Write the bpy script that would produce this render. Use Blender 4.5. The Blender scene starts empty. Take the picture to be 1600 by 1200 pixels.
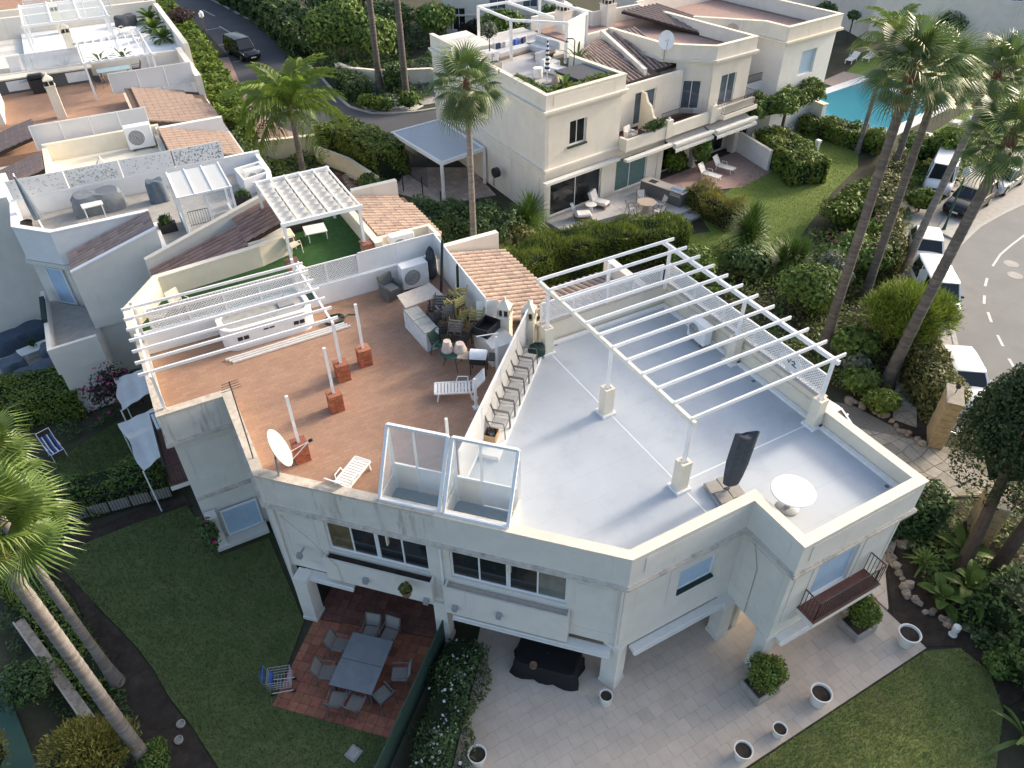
import bpy, math, random
import numpy as np
from mathutils import Vector, Matrix
random.seed(7); RNG = np.random.default_rng(11)
SC = bpy.context.scene
COL = SC.collection
# ---------------------------------------------------------------- camera, sky, sun, exposure
cam = bpy.data.cameras.new('camera'); cam_o = bpy.data.objects.new('camera', cam); COL.objects.link(cam_o)
cam.sensor_width = 36.0; cam.lens = 26.141; cam.clip_start = 0.5; cam.clip_end = 3000
_p, _r, _y = math.radians(39.68), math.radians(-0.6386), math.radians(28.455)
_f = Vector((math.sin(_y)*math.cos(_p), math.cos(_y)*math.cos(_p), -math.sin(_p)))
_rt = Vector((math.cos(_y), -math.sin(_y), 0)); _dn = _f.cross(_rt)
_R = math.cos(_r)*_rt - math.sin(_r)*_dn; _D = math.sin(_r)*_rt + math.cos(_r)*_dn
cam_o.matrix_world = Matrix(((_R.x, -_D.x, -_f.x, 0), (_R.y, -_D.y, -_f.y, 0), (_R.z, -_D.z, -_f.z, 23.1), (0, 0, 0, 1)))
SC.camera = cam_o
SUN_AZ, SUN_EL = math.radians(4), math.radians(23)      # azimuth measured from +X towards +Y
world = bpy.data.worlds.new('World'); SC.world = world; world.use_nodes = True
wn = world.node_tree; wn.nodes.clear()
sky = wn.nodes.new('ShaderNodeTexSky'); sky.sky_type = 'NISHITA'; sky.sun_disc = False
sky.sun_elevation = SUN_EL; sky.sun_rotation = math.pi/2 - SUN_AZ
sky.dust_density = 4.0; sky.air_density = 1.0; sky.ozone_density = .6
bg = wn.nodes.new('ShaderNodeBackground'); bg.inputs[1].default_value = 0.15
wo = wn.nodes.new('ShaderNodeOutputWorld')
wn.links.new(sky.outputs[0], bg.inputs[0]); wn.links.new(bg.outputs[0], wo.inputs[0])
sun = bpy.data.lights.new('sun', 'SUN'); sun.energy = 1.8; sun.angle = math.radians(9.0); sun.color = (1.0, 0.90, 0.76)
sun_o = bpy.data.objects.new('sun', sun); COL.objects.link(sun_o)
_sd = Vector((math.cos(SUN_EL)*math.cos(SUN_AZ), math.cos(SUN_EL)*math.sin(SUN_AZ), math.sin(SUN_EL)))
sun_o.rotation_euler = _sd.to_track_quat('Z', 'Y').to_euler(); sun_o.location = (60, 0, 60)
SC.view_settings.view_transform = 'Standard'; SC.view_settings.look = 'None'
SC.view_settings.gamma = 1.0; SC.view_settings.use_curve_mapping = False
SC.view_settings.exposure = 1.18
SC.cycles.max_bounces = 6; SC.cycles.transparent_max_bounces = 8
SC.cycles.use_adaptive_sampling = True
try:
    SC.cycles.use_denoising = True
except Exception:
    pass
T = 6.1     # level of the roof terraces

# ---------------------------------------------------------------- helpers
XF = {}
def thing(name, label, cat, loc=(0, 0, 0), rz=0.0, group=None):
    o = bpy.data.objects.new(name, None); COL.objects.link(o)
    o.empty_display_size = 0.3
    o.location = loc; o.rotation_euler = (0, 0, rz); o['label'] = label; o['category'] = cat
    if group: o['group'] = group
    XF[o.name] = (tuple(loc), rz)
    return o
def tag(o, label, cat, group=None):
    o['label'] = label; o['category'] = cat
    if group: o['group'] = group
    return o
def lin(c): return tuple(c)
class MB:
    def __init__(s): s.v = []; s.f = []; s.arr = []
    def add(s, vs, fs):
        n = len(s.v); s.v.extend([tuple(map(float, q)) for q in vs]); s.f.extend([tuple(n+i for i in q) for q in fs]); return s
    def ab(s, x0, y0, z0, x1, y1, z1):
        vs = [(x0,y0,z0),(x1,y0,z0),(x1,y1,z0),(x0,y1,z0),(x0,y0,z1),(x1,y0,z1),(x1,y1,z1),(x0,y1,z1)]
        return s.add(vs, [(0,3,2,1),(4,5,6,7),(0,1,5,4),(1,2,6,5),(2,3,7,6),(3,0,4,7)])
    def box(s, c, d, rz=0.0, bev=0.0):
        hx, hy, hz = d[0]/2, d[1]/2, d[2]/2; C, S = math.cos(rz), math.sin(rz)
        if bev > 0:
            b = min(bev, hx*.9, hy*.9, hz*.9); vs = []; 
            poly = [(-hx+b,-hy),(hx-b,-hy),(hx,-hy+b),(hx,hy-b),(hx-b,hy),(-hx+b,hy),(-hx,hy-b),(-hx,-hy+b)]
            inn = [(-hx+b,-hy+b),(hx-b,-hy+b),(hx-b,-hy+b),(hx-b,hy-b),(hx-b,hy-b),(-hx+b,hy-b),(-hx+b,hy-b),(-hx+b,-hy+b)]
            for P_, z in ((inn,-hz),(poly,-hz+b),(poly,hz-b),(inn,hz)):
                for (x,y) in P_: vs.append((c[0]+x*C-y*S, c[1]+x*S+y*C, c[2]+z))
            fs = [(0,6,4,2),(24,26,28,30)]
            for k in range(3):
                for i in range(8):
                    j=(i+1)%8; fs.append((k*8+i,k*8+j,(k+1)*8+j,(k+1)*8+i))
            return s.add(vs, fs)
        vs = []
        for z in (-hz, hz):
            for x, y in ((-hx,-hy),(hx,-hy),(hx,hy),(-hx,hy)):
                vs.append((c[0]+x*C-y*S, c[1]+x*S+y*C, c[2]+z))
        return s.add(vs, [(0,3,2,1),(4,5,6,7),(0,1,5,4),(1,2,6,5),(2,3,7,6),(3,0,4,7)])
    def prism(s, poly, z0, z1):
        n = len(poly); a = sum(poly[i][0]*poly[(i+1)%n][1]-poly[(i+1)%n][0]*poly[i][1] for i in range(n))
        if a < 0: poly = poly[::-1]
        zz = (lambda z, q: z if not callable(z) else z(q[0], q[1]))
        vs = [(q[0],q[1],zz(z0,q)) for q in poly]+[(q[0],q[1],zz(z1,q)) for q in poly]
        fs = [tuple(range(n-1,-1,-1)), tuple(range(n,2*n))]+[(i,(i+1)%n,n+(i+1)%n,n+i) for i in range(n)]
        return s.add(vs, fs)
    def beam(s, p, q, w, h, up=(0,0,1)):
        p, q = Vector(p), Vector(q); d = (q-p).normalized(); u = Vector(up)
        if abs(d.dot(u)) > .98: u = Vector((1,0,0))
        r = d.cross(u).normalized(); u = r.cross(d)
        vs = [];
        for a in (p, q):
            for i, j in ((-1,-1),(1,-1),(1,1),(-1,1)): vs.append(a+r*(i*w/2)+u*(j*h/2))
        return s.add(vs, [(0,1,2,3),(7,6,5,4),(0,4,5,1),(1,5,6,2),(2,6,7,3),(3,7,4,0)])
    def tube(s, pts, r, n=8, cap=True):
        pts = [Vector(p) for p in pts]; m = len(pts); rs = r if isinstance(r, (list, tuple)) else [r]*m
        vs = []; prev = None
        for i, p in enumerate(pts):
            d = (pts[min(i+1,m-1)]-pts[max(i-1,0)]).normalized()
            if prev is None:
                a = Vector((0,0,1)) if abs(d.z) < .9 else Vector((1,0,0)); u = d.cross(a).normalized()
            else: u = (prev - d*prev.dot(d)).normalized()
            w = d.cross(u); prev = u
            for k in range(n):
                t = 2*math.pi*k/n; vs.append(p+u*(rs[i]*math.cos(t))+w*(rs[i]*math.sin(t)))
        fs = [(i*n+k, i*n+(k+1)%n, (i+1)*n+(k+1)%n, (i+1)*n+k) for i in range(m-1) for k in range(n)]
        if cap: fs += [tuple(range(n-1,-1,-1)), tuple((m-1)*n+k for k in range(n))]
        return s.add(vs, fs)
    def lathe(s, prof, c=(0,0,0), n=20):
        vs = [(c[0]+r*math.cos(2*math.pi*k/n), c[1]+r*math.sin(2*math.pi*k/n), c[2]+z) for r, z in prof for k in range(n)]
        m = len(prof); fs = [(i*n+k, i*n+(k+1)%n, (i+1)*n+(k+1)%n, (i+1)*n+k) for i in range(m-1) for k in range(n)]
        fs += [tuple(range(n-1,-1,-1)), tuple((m-1)*n+k for k in range(n))]
        return s.add(vs, fs)
    def quad(s, *q): return s.add(q, [tuple(range(len(q)))])
    def band(s, pts, a, b, z0, z1, closed=False):
        A = offs(pts, a, closed); B = offs(pts, b, closed); n = len(pts); vs = []
        for i in range(n):
            za = z0 if not callable(z0) else z0(i); zb = z1 if not callable(z1) else z1(i)
            vs += [(*A[i], za), (*B[i], za), (*B[i], zb), (*A[i], zb)]
        fs = []
        for i in range(n if closed else n-1):
            j = (i+1) % n
            for k in range(4):
                l = (k+1) % 4; fs.append((i*4+k, i*4+l, j*4+l, j*4+k))
        if not closed: fs += [(3,2,1,0), tuple((n-1)*4+k for k in range(4))]
        return s.add(vs, fs)
    def build(s, name, m, parent=None, smooth=False, local=False, label=None, kind=None):
        v = np.array(s.v, dtype=np.float64).reshape(-1, 3)
        if parent is not None and not local:
            r = parent
            while r.parent is not None: r = r.parent
            if r.name in XF:
                loc, rz = XF[r.name]; v = v-np.array(loc); C, S = math.cos(-rz), math.sin(-rz)
                v = np.stack([v[:,0]*C-v[:,1]*S, v[:,0]*S+v[:,1]*C, v[:,2]], 1)
        me = bpy.data.meshes.new(name); me.from_pydata(v.tolist(), [], s.f); me.update()
        if smooth:
            try: me.shade_smooth(); me.set_sharp_from_angle(angle=math.radians(40))
            except Exception: pass
        o = bpy.data.objects.new(name, me); COL.objects.link(o)
        if m is not None: me.materials.append(M[m] if isinstance(m, str) else m)
        if parent is not None: o.parent = parent
        if label: o['label'] = label
        if kind: o['kind'] = kind
        return o
def offs(pts, d, closed=False):
    n = len(pts); out = []
    if d == 0: return [(p[0], p[1]) for p in pts]
    for i in range(n):
        ns = []
        for j in ((i-1, i), (i, i+1)):
            a, b = j
            if not closed and (a < 0 or b >= n): continue
            a %= n; b %= n
            e = Vector((pts[b][0]-pts[a][0], pts[b][1]-pts[a][1])).normalized(); ns.append(Vector((-e.y, e.x)))
        if len(ns) == 2:
            k = ns[0]+ns[1]; q = k/max(.25, 1+ns[0].dot(ns[1])); out.append((pts[i][0]+q.x*d, pts[i][1]+q.y*d))
        else: out.append((pts[i][0]+ns[0].x*d, pts[i][1]+ns[0].y*d))
    return out
def struct(name, mb, m, parent=None, **k):
    o = mb.build(name, m, parent, **k); o['kind'] = 'structure'; return o
def fast_mesh(name, verts, nper, mat):
    """verts (k*nper,3): k separate faces of nper corners"""
    verts = np.asarray(verts, dtype=np.float32).reshape(-1, 3); nv = len(verts); nf = nv//nper
    me = bpy.data.meshes.new(name)
    me.vertices.add(nv); me.vertices.foreach_set('co', verts.ravel())
    me.loops.add(nv); me.loops.foreach_set('vertex_index', np.arange(nv, dtype=np.int32))
    me.polygons.add(nf); me.polygons.foreach_set('loop_start', np.arange(0, nv, nper, dtype=np.int32))
    try: me.polygons.foreach_set('loop_total', np.full(nf, nper, dtype=np.int32))
    except Exception: pass
    me.update(calc_edges=True); me.validate()
    me.materials.append(M[mat] if isinstance(mat, str) else mat)
    return me
def obj(name, me, parent=None, loc=None, rot=None, scale=None):
    o = bpy.data.objects.new(name, me); COL.objects.link(o)
    if parent is not None: o.parent = parent
    if loc is not None: o.location = loc
    if rot is not None: o.rotation_euler = rot
    if scale is not None: o.scale = (scale,)*3 if isinstance(scale, (int, float)) else scale
    return o
def dup(root, loc, rz=0.0, label=None, group=None):
    r = root.copy(); COL.objects.link(r); r.location = loc; r.rotation_euler = (0, 0, rz)
    if label: r['label'] = label
    if group: r['group'] = group
    for ch in list(root.children):
        c = ch.copy(); COL.objects.link(c); c.parent = r
        for g in list(ch.children):
            d = g.copy(); COL.objects.link(d); d.parent = c
    return r
def inpoly(x, y, poly):
    c = False; n = len(poly); j = n-1
    for i in range(n):
        if (poly[i][1] > y) != (poly[j][1] > y) and x < (poly[j][0]-poly[i][0])*(y-poly[i][1])/(poly[j][1]-poly[i][1])+poly[i][0]: c = not c
        j = i
    return c
def clip_poly(sub, conv):
    """clip polygon sub by convex CCW polygon conv"""
    n = len(conv); a = sum(conv[i][0]*conv[(i+1)%n][1]-conv[(i+1)%n][0]*conv[i][1] for i in range(n))
    if a < 0: conv = conv[::-1]
    out = list(sub)
    for i in range(n):
        A, B = conv[i], conv[(i+1)%n]; inp = out; out = []
        side = lambda p: (B[0]-A[0])*(p[1]-A[1])-(B[1]-A[1])*(p[0]-A[0])
        for k in range(len(inp)):
            p, q = inp[k], inp[(k+1)%len(inp)]; sp, sq = side(p), side(q)
            if sp >= 0: out.append(p)
            if (sp >= 0) != (sq >= 0):
                t = sp/(sp-sq); out.append((p[0]+t*(q[0]-p[0]), p[1]+t*(q[1]-p[1])))
        if len(out) < 3: return []
    return out

# ---------------------------------------------------------------- materials
M = {}
def mat(name, col, rough=.7, var=.12, scale=3.0, bump=0.0, bscale=40.0, metal=0.0, col2=None, dirt=None, dscale=1.2, dth=.55, island=0.0, objrand=0.0, spec=.4, streak=False, trans=0.0, ring=False, laps=False):
    m = bpy.data.materials.new(name); m.use_nodes = True; nt = m.node_tree; N = nt.nodes; L = nt.links
    b = N['Principled BSDF']; b.inputs['Roughness'].default_value = rough; b.inputs['Metallic'].default_value = metal
    b.inputs['Specular IOR Level'].default_value = spec
    tc = N.new('ShaderNodeTexCoord')
    nz = N.new('ShaderNodeTexNoise'); nz.inputs['Scale'].default_value = scale; nz.inputs['Detail'].default_value = 6; nz.inputs['Roughness'].default_value = .62
    L.new(tc.outputs['Object'], nz.inputs['Vector'])
    mx = N.new('ShaderNodeMix'); mx.data_type = 'RGBA'
    c2 = col2 if col2 else tuple(min(1, c*(1+var)) for c in col); c1 = col if col2 else tuple(c*(1-var) for c in col)
    mx.inputs[6].default_value = (*c1, 1); mx.inputs[7].default_value = (*c2, 1)
    mr = N.new('ShaderNodeMapRange'); mr.inputs[1].default_value = .32; mr.inputs[2].default_value = .68
    L.new(nz.outputs['Fac'], mr.inputs[0]); L.new(mr.outputs[0], mx.inputs[0]); out = mx.outputs[2]
    if dirt:
        d = N.new('ShaderNodeTexNoise'); d.inputs['Scale'].default_value = dscale; d.inputs['Detail'].default_value = 8; d.inputs['Roughness'].default_value = .7
        mp = N.new('ShaderNodeMapping'); L.new(tc.outputs['Object'], mp.inputs[0]); L.new(mp.outputs[0], d.inputs['Vector'])
        mp.inputs['Location'].default_value = (3.1, 7.7, 1.3)
        if streak: mp.inputs['Scale'].default_value = (2.2, 2.2, .22)
        if ring: mp.inputs['Scale'].default_value = (.35, .35, 4.0)
        r = N.new('ShaderNodeMapRange'); r.inputs[1].default_value = dth; r.inputs[2].default_value = dth+.2; L.new(d.outputs['Fac'], r.inputs[0])
        m2 = N.new('ShaderNodeMix'); m2.data_type = 'RGBA'; m2.inputs[7].default_value = (*dirt, 1); L.new(out, m2.inputs[6])
        k = N.new('ShaderNodeMath'); k.operation = 'MULTIPLY'; k.inputs[1].default_value = .75; L.new(r.outputs[0], k.inputs[0]); L.new(k.outputs[0], m2.inputs[0]); out = m2.outputs[2]
    if laps:
        br = N.new('ShaderNodeTexBrick'); br.inputs['Scale'].default_value = 1.0; br.inputs['Brick Width'].default_value = 5.3; br.inputs['Row Height'].default_value = .98; br.inputs['Mortar Size'].default_value = .012; br.inputs['Mortar Smooth'].default_value = .6
        L.new(tc.outputs['Object'], br.inputs['Vector']); m3 = N.new('ShaderNodeMix'); m3.data_type = 'RGBA'; m3.inputs[7].default_value = (.37, .385, .42, 1); L.new(out, m3.inputs[6])
        k3 = N.new('ShaderNodeMath'); k3.operation = 'MULTIPLY'; k3.inputs[1].default_value = .55; L.new(br.outputs['Fac'], k3.inputs[0]); L.new(k3.outputs[0], m3.inputs[0]); out = m3.outputs[2]
    if island or objrand:
        if island:
            g = N.new('ShaderNodeNewGeometry'); src = g.outputs['Random Per Island']; amt = island
        else:
            g = N.new('ShaderNodeObjectInfo'); src = g.outputs['Random']; amt = objrand
        hs = N.new('ShaderNodeHueSaturation'); r = N.new('ShaderNodeMapRange'); r.inputs[3].default_value = 1-amt; r.inputs[4].default_value = 1+amt
        L.new(src, r.inputs[0]); L.new(r.outputs[0], hs.inputs['Value'])
        r2 = N.new('ShaderNodeMapRange'); r2.inputs[3].default_value = .5-.03*amt; r2.inputs[4].default_value = .5+.03*amt
        k = N.new('ShaderNodeMath'); k.operation = 'MULTIPLY'; k.inputs[1].default_value = 7.31; fr = N.new('ShaderNodeMath'); fr.operation = 'FRACT'
        L.new(src, k.inputs[0]); L.new(k.outputs[0], fr.inputs[0]); L.new(fr.outputs[0], r2.inputs[0]); L.new(r2.outputs[0], hs.inputs['Hue'])
        L.new(out, hs.inputs['Color']); out = hs.outputs[0]
    L.new(out, b.inputs['Base Color'])
    if bump:
        n2 = N.new('ShaderNodeTexNoise'); n2.inputs['Scale'].default_value = bscale; n2.inputs['Detail'].default_value = 5; L.new(tc.outputs['Object'], n2.inputs['Vector'])
        bp = N.new('ShaderNodeBump'); bp.inputs['Strength'].default_value = bump; bp.inputs['Distance'].default_value = .02
        L.new(n2.outputs['Fac'], bp.inputs['Height']); L.new(bp.outputs[0], b.inputs['Normal'])
    if trans:
        tr = N.new('ShaderNodeBsdfTranslucent'); L.new(out, tr.inputs['Color']); ms = N.new('ShaderNodeMixShader'); ms.inputs[0].default_value = trans
        L.new(b.outputs[0], ms.inputs[1]); L.new(tr.outputs[0], ms.inputs[2]); L.new(ms.outputs[0], N['Material Output'].inputs['Surface'])
    M[name] = m; return m
def brickmat(name, c1, c2, mortar, w, h, msz=.012, rough=.85, var=.25, rot=0.0, offset=.5, bias=0.0, dirt=None):
    m = mat(name, c1, rough, .1, 2.0); nt = m.node_tree; N = nt.nodes; L = nt.links; b = N['Principled BSDF']
    tc = N.new('ShaderNodeTexCoord'); mp = N.new('ShaderNodeMapping'); mp.inputs['Rotation'].default_value = (0, 0, rot)
    L.new(tc.outputs['Object'], mp.inputs[0])
    br = N.new('ShaderNodeTexBrick'); br.offset = offset; br.inputs['Scale'].default_value = 1.0
    br.inputs['Brick Width'].default_value = w; br.inputs['Row Height'].default_value = h; br.inputs['Mortar Size'].default_value = msz
    br.inputs['Color1'].default_value = (*c1, 1); br.inputs['Color2'].default_value = (*c2, 1); br.inputs['Mortar'].default_value = (*mortar, 1); br.inputs['Bias'].default_value = bias
    L.new(mp.outputs[0], br.inputs['Vector'])
    nz = N.new('ShaderNodeTexNoise'); nz.inputs['Scale'].default_value = 1.1; nz.inputs['Detail'].default_value = 9; nz.inputs['Roughness'].default_value = .7; L.new(tc.outputs['Object'], nz.inputs['Vector'])
    mr = N.new('ShaderNodeMapRange'); mr.inputs[1].default_value = .3; mr.inputs[2].default_value = .7; mr.inputs[3].default_value = 1-var; mr.inputs[4].default_value = 1+var
    L.new(nz.outputs['Fac'], mr.inputs[0]); hs = N.new('ShaderNodeHueSaturation'); L.new(mr.outputs[0], hs.inputs['Value']); L.new(br.outputs['Color'], hs.inputs['Color'])
    L.new(hs.outputs[0], b.inputs['Base Color'])
    bp = N.new('ShaderNodeBump'); bp.inputs['Strength'].default_value = .5; bp.inputs['Distance'].default_value = .01; bp.invert = True
    L.new(br.outputs['Fac'], bp.inputs['Height']); L.new(bp.outputs[0], b.inputs['Normal'])
    return m
def glassmat(name, col, alpha, rough=.03):
    m = bpy.data.materials.new(name); m.use_nodes = True; N = m.node_tree.nodes; L = m.node_tree.links; b = N['Principled BSDF']
    b.inputs['Base Color'].default_value = (*col, 1); b.inputs['Roughness'].default_value = rough; b.inputs['Alpha'].default_value = alpha; b.inputs['Specular IOR Level'].default_value = .6
    M[name] = m; return m
W_ = (.74, .70, .63)
mat('plaster', (.70, .675, .62), .9, .05, 1.5, .12, 60, dirt=(.50, .46, .40), dscale=1.1, dth=.60, streak=True)
mat('plaster_cream', (.74, .68, .56), .9, .06, 1.5, .12, 60, dirt=(.50, .44, .34), dscale=1.0, dth=.62, streak=True)
mat('plaster_white', (.78, .78, .77), .85, .04, 2.0, .08, 60, dirt=(.58, .56, .53), dscale=1.0, dth=.64, streak=True)
mat('plaster_far', (.72, .675, .60), .9, .05, 1.2, .1, 60, dirt=(.52, .46, .39), dscale=.8, dth=.575, streak=True)
mat('plaster_stained', (.68, .65, .59), .92, .07, 1.5, .2, 50, dirt=(.20, .175, .145), dscale=1.7, dth=.525, streak=True)
mat('coping_old', (.60, .52, .42), .95, .15, 4, .4, 40, dirt=(.22, .18, .14), dscale=3.5, dth=.52)
mat('coping', (.74, .67, .55), .9, .08, 4, .2, 40, dirt=(.42, .34, .25), dscale=2.5, dth=.60)
mat('cornice', (.58, .54, .48), .92, .12, 5, .3, 40, dirt=(.20, .17, .14), dscale=2.2, dth=.52)
mat('terrace_grey', (.455, .49, .525), .55, .05, .7, .03, 8, dirt=(.36, .395, .43), dscale=.8, dth=.53, spec=.3, laps=True)
mat('white_paint', (.80, .80, .79), .5, .04, 5)
mat('white_metal', (.82, .82, .82), .4, .04, 8, dirt=(.62, .60, .57), dscale=3, dth=.62)
mat('cream_metal', (.76, .72, .63), .5, .06, 8)
mat('white_plastic', (.78, .76, .72), .45, .05, 6, dirt=(.55, .50, .44), dscale=4, dth=.6)
mat('frame_white', (.80, .81, .82), .35, .03, 6)
brickmat('terracotta', (.35, .20, .13), (.40, .24, .155), (.29, .20, .15), .30, .15, .010, .85, .11, 0)
mat('terracotta_tile', (.30, .115, .07), .8, .2, 6, .15, 60, objrand=.22)
mat('terracotta_tile_dark', (.17, .08, .06), .85, .2, 6, .15, 60, objrand=.22)
mat('terracotta_bed', (.20, .13, .10), .95, .2, 8, .2, 60)
brickmat('brick', (.42, .13, .06), (.55, .20, .10), (.42, .30, .22), .24, .075, .012, .85, .15)
mat('tile_pink', (.42, .31, .245), .85, .10, 3, .2, 40, dirt=(.30, .22, .17), dscale=3, dth=.60, objrand=.16)
mat('tile_brown', (.27, .175, .145), .85, .12, 4, .2, 40, dirt=(.16, .115, .10), dscale=4, dth=.58, objrand=.20)
mat('tile_brown_grey', (.31, .235, .205), .85, .12, 4, .2, 40, dirt=(.19, .145, .13), dscale=4, dth=.58, objrand=.20)
mat('roof_under_pink', (.09, .06, .045), .9, .2, 5)
mat('roof_under', (.045, .032, .028), .9, .2, 5)
mat('turf', (.025, .085, .018), .95, .25, 6, .5, 120)
mat('soil', (.040, .030, .023), 1.0, .35, 2.5, .6, 30, dirt=(.085, .065, .045), dscale=1.4, dth=.5)
mat('ground', (.055, .050, .032), 1.0, .3, .8, .6, 12, dirt=(.035, .055, .018), dscale=.5, dth=.48)
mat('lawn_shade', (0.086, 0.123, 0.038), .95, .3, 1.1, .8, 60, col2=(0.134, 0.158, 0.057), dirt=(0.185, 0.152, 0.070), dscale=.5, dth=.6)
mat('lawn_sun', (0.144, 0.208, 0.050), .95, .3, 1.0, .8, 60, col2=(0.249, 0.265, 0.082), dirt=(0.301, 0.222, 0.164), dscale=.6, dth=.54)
mat('lawn_far', (0.113, 0.178, 0.026), .95, .3, .5, .6, 40, col2=(0.159, 0.218, 0.039))
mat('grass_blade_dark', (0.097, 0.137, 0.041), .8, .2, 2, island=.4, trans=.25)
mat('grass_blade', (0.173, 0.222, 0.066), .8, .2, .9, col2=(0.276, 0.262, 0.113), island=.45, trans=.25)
mat('asphalt_dark', (.075, .077, .085), .9, .12, .35, .3, 60, dirt=(.10, .10, .105), dscale=.25, dth=.52)
mat('asphalt', (.20, .20, .198), .9, .08, .4, .3, 60, dirt=(.15, .15, .15), dscale=.35, dth=.55)
mat('road_paint', (.55, .55, .53), .8, .2, 12)
mat('kerb', (.40, .39, .36), .9, .12, 6, .3, 30)
mat('pavement', (.37, .35, .32), .9, .12, 3, .3, 30)
mat('pavement_pink', (.36, .24, .20), .9, .12, 3, .3, 30)
mat('limestone', (.55, .465, .385), .8, .09, 1.2, .15, 40, objrand=.06, dirt=(.44, .365, .30), dscale=.6, dth=.54)
mat('grout', (.47, .40, .335), .95, .1, 8)
mat('flagstone', (.33, .30, .25), .9, .15, 4, .4, 30, objrand=.18)
mat('flag_grout', (.20, .18, .15), .95, .2, 8)
mat('flag_pink', (.40, .32, .27), .9, .15, 4, .4, 30, objrand=.14)
mat('rock', (.30, .25, .20), .95, .25, 6, .6, 12, objrand=.3, dirt=(.12, .10, .08), dscale=5, dth=.5)
mat('rock_pale', (.52, .50, .46), .95, .2, 6, .6, 12, objrand=.2)
mat('gravel_white', (.58, .57, .54), .95, .2, 14, .8, 40, dirt=(.30, .28, .25), dscale=9, dth=.55)
mat('sandstone', (.36, .27, .15), .9, .2, 4, .5, 16, dirt=(.20, .14, .08), dscale=3, dth=.52)
mat('deck_tile', (.50, .475, .45), .7, .08, 3, .1, 40)
mat('pool_deck', (.72, .70, .68), .8, .06, 3)
mat('pool_wall', (.10, .45, .55), .4, .1, 3)
mat('black_metal', (.022, .022, .024), .5, .1, 10)
mat('dark_iron', (.05, .045, .042), .6, .2, 10)
mat('grey_metal', (.30, .31, .32), .45, .1, 10)
mat('steel', (.55, .55, .56), .3, .06, 10, metal=.8)
mat('charcoal_cloth', (.065, .072, .085), .9, .18, 8, .35, 6)
mat('blue_cloth', (.055, .080, .115), .85, .15, 4, .3, 7)
mat('slate_cloth', (.11, .14, .175), .85, .15, 4, .3, 7)
mat('black_cover', (.006, .007, .009), .6, .2, 3, .4, 5)
mat('wicker_grey', (.13, .135, .13), .9, .2, 30, .5, 90)
mat('wicker_dark', (.06, .055, .05), .9, .2, 30, .5, 90)
mat('cane', (.46, .38, .14), .8, .2, 12)
mat('wood', (.20, .13, .08), .8, .2, 8)
mat('wood_pale', (.45, .36, .28), .8, .15, 8)
mat('wood_grey', (.50, .44, .38), .85, .12, 8)
mat('cardboard', (.42, .27, .15), .9, .15, 6)
mat('cushion', (.66, .64, .62), .95, .06, 6, .2, 40)
mat('cushion_cream', (.62, .57, .48), .95, .06, 6, .2, 40)
mat('sling_grey', (.40, .395, .38), .8, .06, 20)
mat('sling_taupe', (.23, .22, .20), .85, .1, 20)
mat('frame_grey', (.13, .13, .128), .5, .1, 10)
mat('table_slate', (.17, .19, .21), .45, .12, 2.5)
mat('green_metal', (.03, .07, .055), .6, .2, 10)
mat('screen_green', (.018, .045, .036), .85, .15, 6, .2, 60)
mat('planter_black', (.025, .025, .028), .6, .1, 10)
mat('planter_stone', (.33, .31, .28), .9, .12, 6, .3, 30)
mat('louvre_grey', (.50, .53, .57), .45, .06, 6)
mat('shutter_blue', (.42, .56, .72), .6, .06, 3)
mat('floor_blue', (.24, .36, .50), .7, .06, 1)
mat('canvas_white', (.70, .70, .69), .9, .05, 3, .3, 5, trans=.15)
mat('canvas_cream', (.74, .71, .65), .9, .08, 4, .35, 6, trans=.2)
mat('sling_blue', (.05, .12, .45), .8, .1, 10)
mat('awning_white', (.68, .67, .64), .85, .05, 3)
mat('curtain_teal', (.10, .17, .17), .9, .15, 6)
mat('sofa_grey', (.55, .56, .57), .95, .05, 5, .2, 30)
mat('stripe_navy', (.03, .04, .09), .9, .1, 10)
mat('solar_black', (.015, .016, .018), .4, .1, 6)
mat('paint_black', (.012, .013, .015), .2, .1, 3, spec=.6)
mat('paint_white', (.74, .74, .73), .25, .02, 3, spec=.5)
mat('paint_silver', (.40, .41, .42), .3, .04, 3, metal=.3, spec=.5)
mat('tyre', (.02, .02, .02), .9, .1, 10)
mat('lamp_glass', (.62, .64, .66), .15, .05, 5, spec=.7)
mat('plate', (.75, .75, .72), .5, .02, 5)
mat('palm_trunk', (.17, .15, .135), .95, .2, 5, .8, 20, dirt=(.29, .27, .25), dscale=1.6, dth=.44, ring=True)
mat('palm_trunk_dark', (.10, .088, .078), .95, .2, 5, .8, 20, dirt=(.20, .175, .155), dscale=1.6, dth=.46, ring=True)
mat('palm_fibre', (.13, .065, .035), .95, .3, 12, .9, 30)
mat('bark', (.085, .062, .045), .95, .25, 6, .8, 16)
mat('petiole', (.20, .22, .08), .7, .15, 4)
mat('fan_leaf', (.10, .165, .028), .42, .2, 1.5, col2=(.17, .24, .055), objrand=.22, trans=.25, spec=.5)
mat('fan_leaf_dark', (.085, .145, .035), .38, .2, 1.5, col2=(.15, .21, .06), objrand=.3, trans=.22, spec=.6)
mat('fan_dead', (.22, .16, .08), .9, .2, 3, objrand=.2)
mat('queen_leaf', (0.119, 0.194, 0.027), .6, .2, 1.5, col2=(0.188, 0.263, 0.044), objrand=.2, trans=.25)
mat('yucca_leaf', (.065, .125, .022), .45, .2, 2, col2=(.12, .20, .04), island=.3, trans=.15)
def leafmat(n, a, b, isl=.45): mat(n, a, .6, .2, 1.1, col2=b, island=isl, trans=.2, spec=.3)
leafmat('leaf_mid', (0.086, 0.152, 0.033), (0.151, 0.218, 0.046))
leafmat('leaf_dark', (0.054, 0.101, 0.035), (0.091, 0.149, 0.046))
leafmat('leaf_bright', (0.078, 0.139, 0.014), (0.120, 0.184, 0.022))
leafmat('leaf_yellow', (0.202, 0.202, 0.050), (0.295, 0.264, 0.062))
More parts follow.
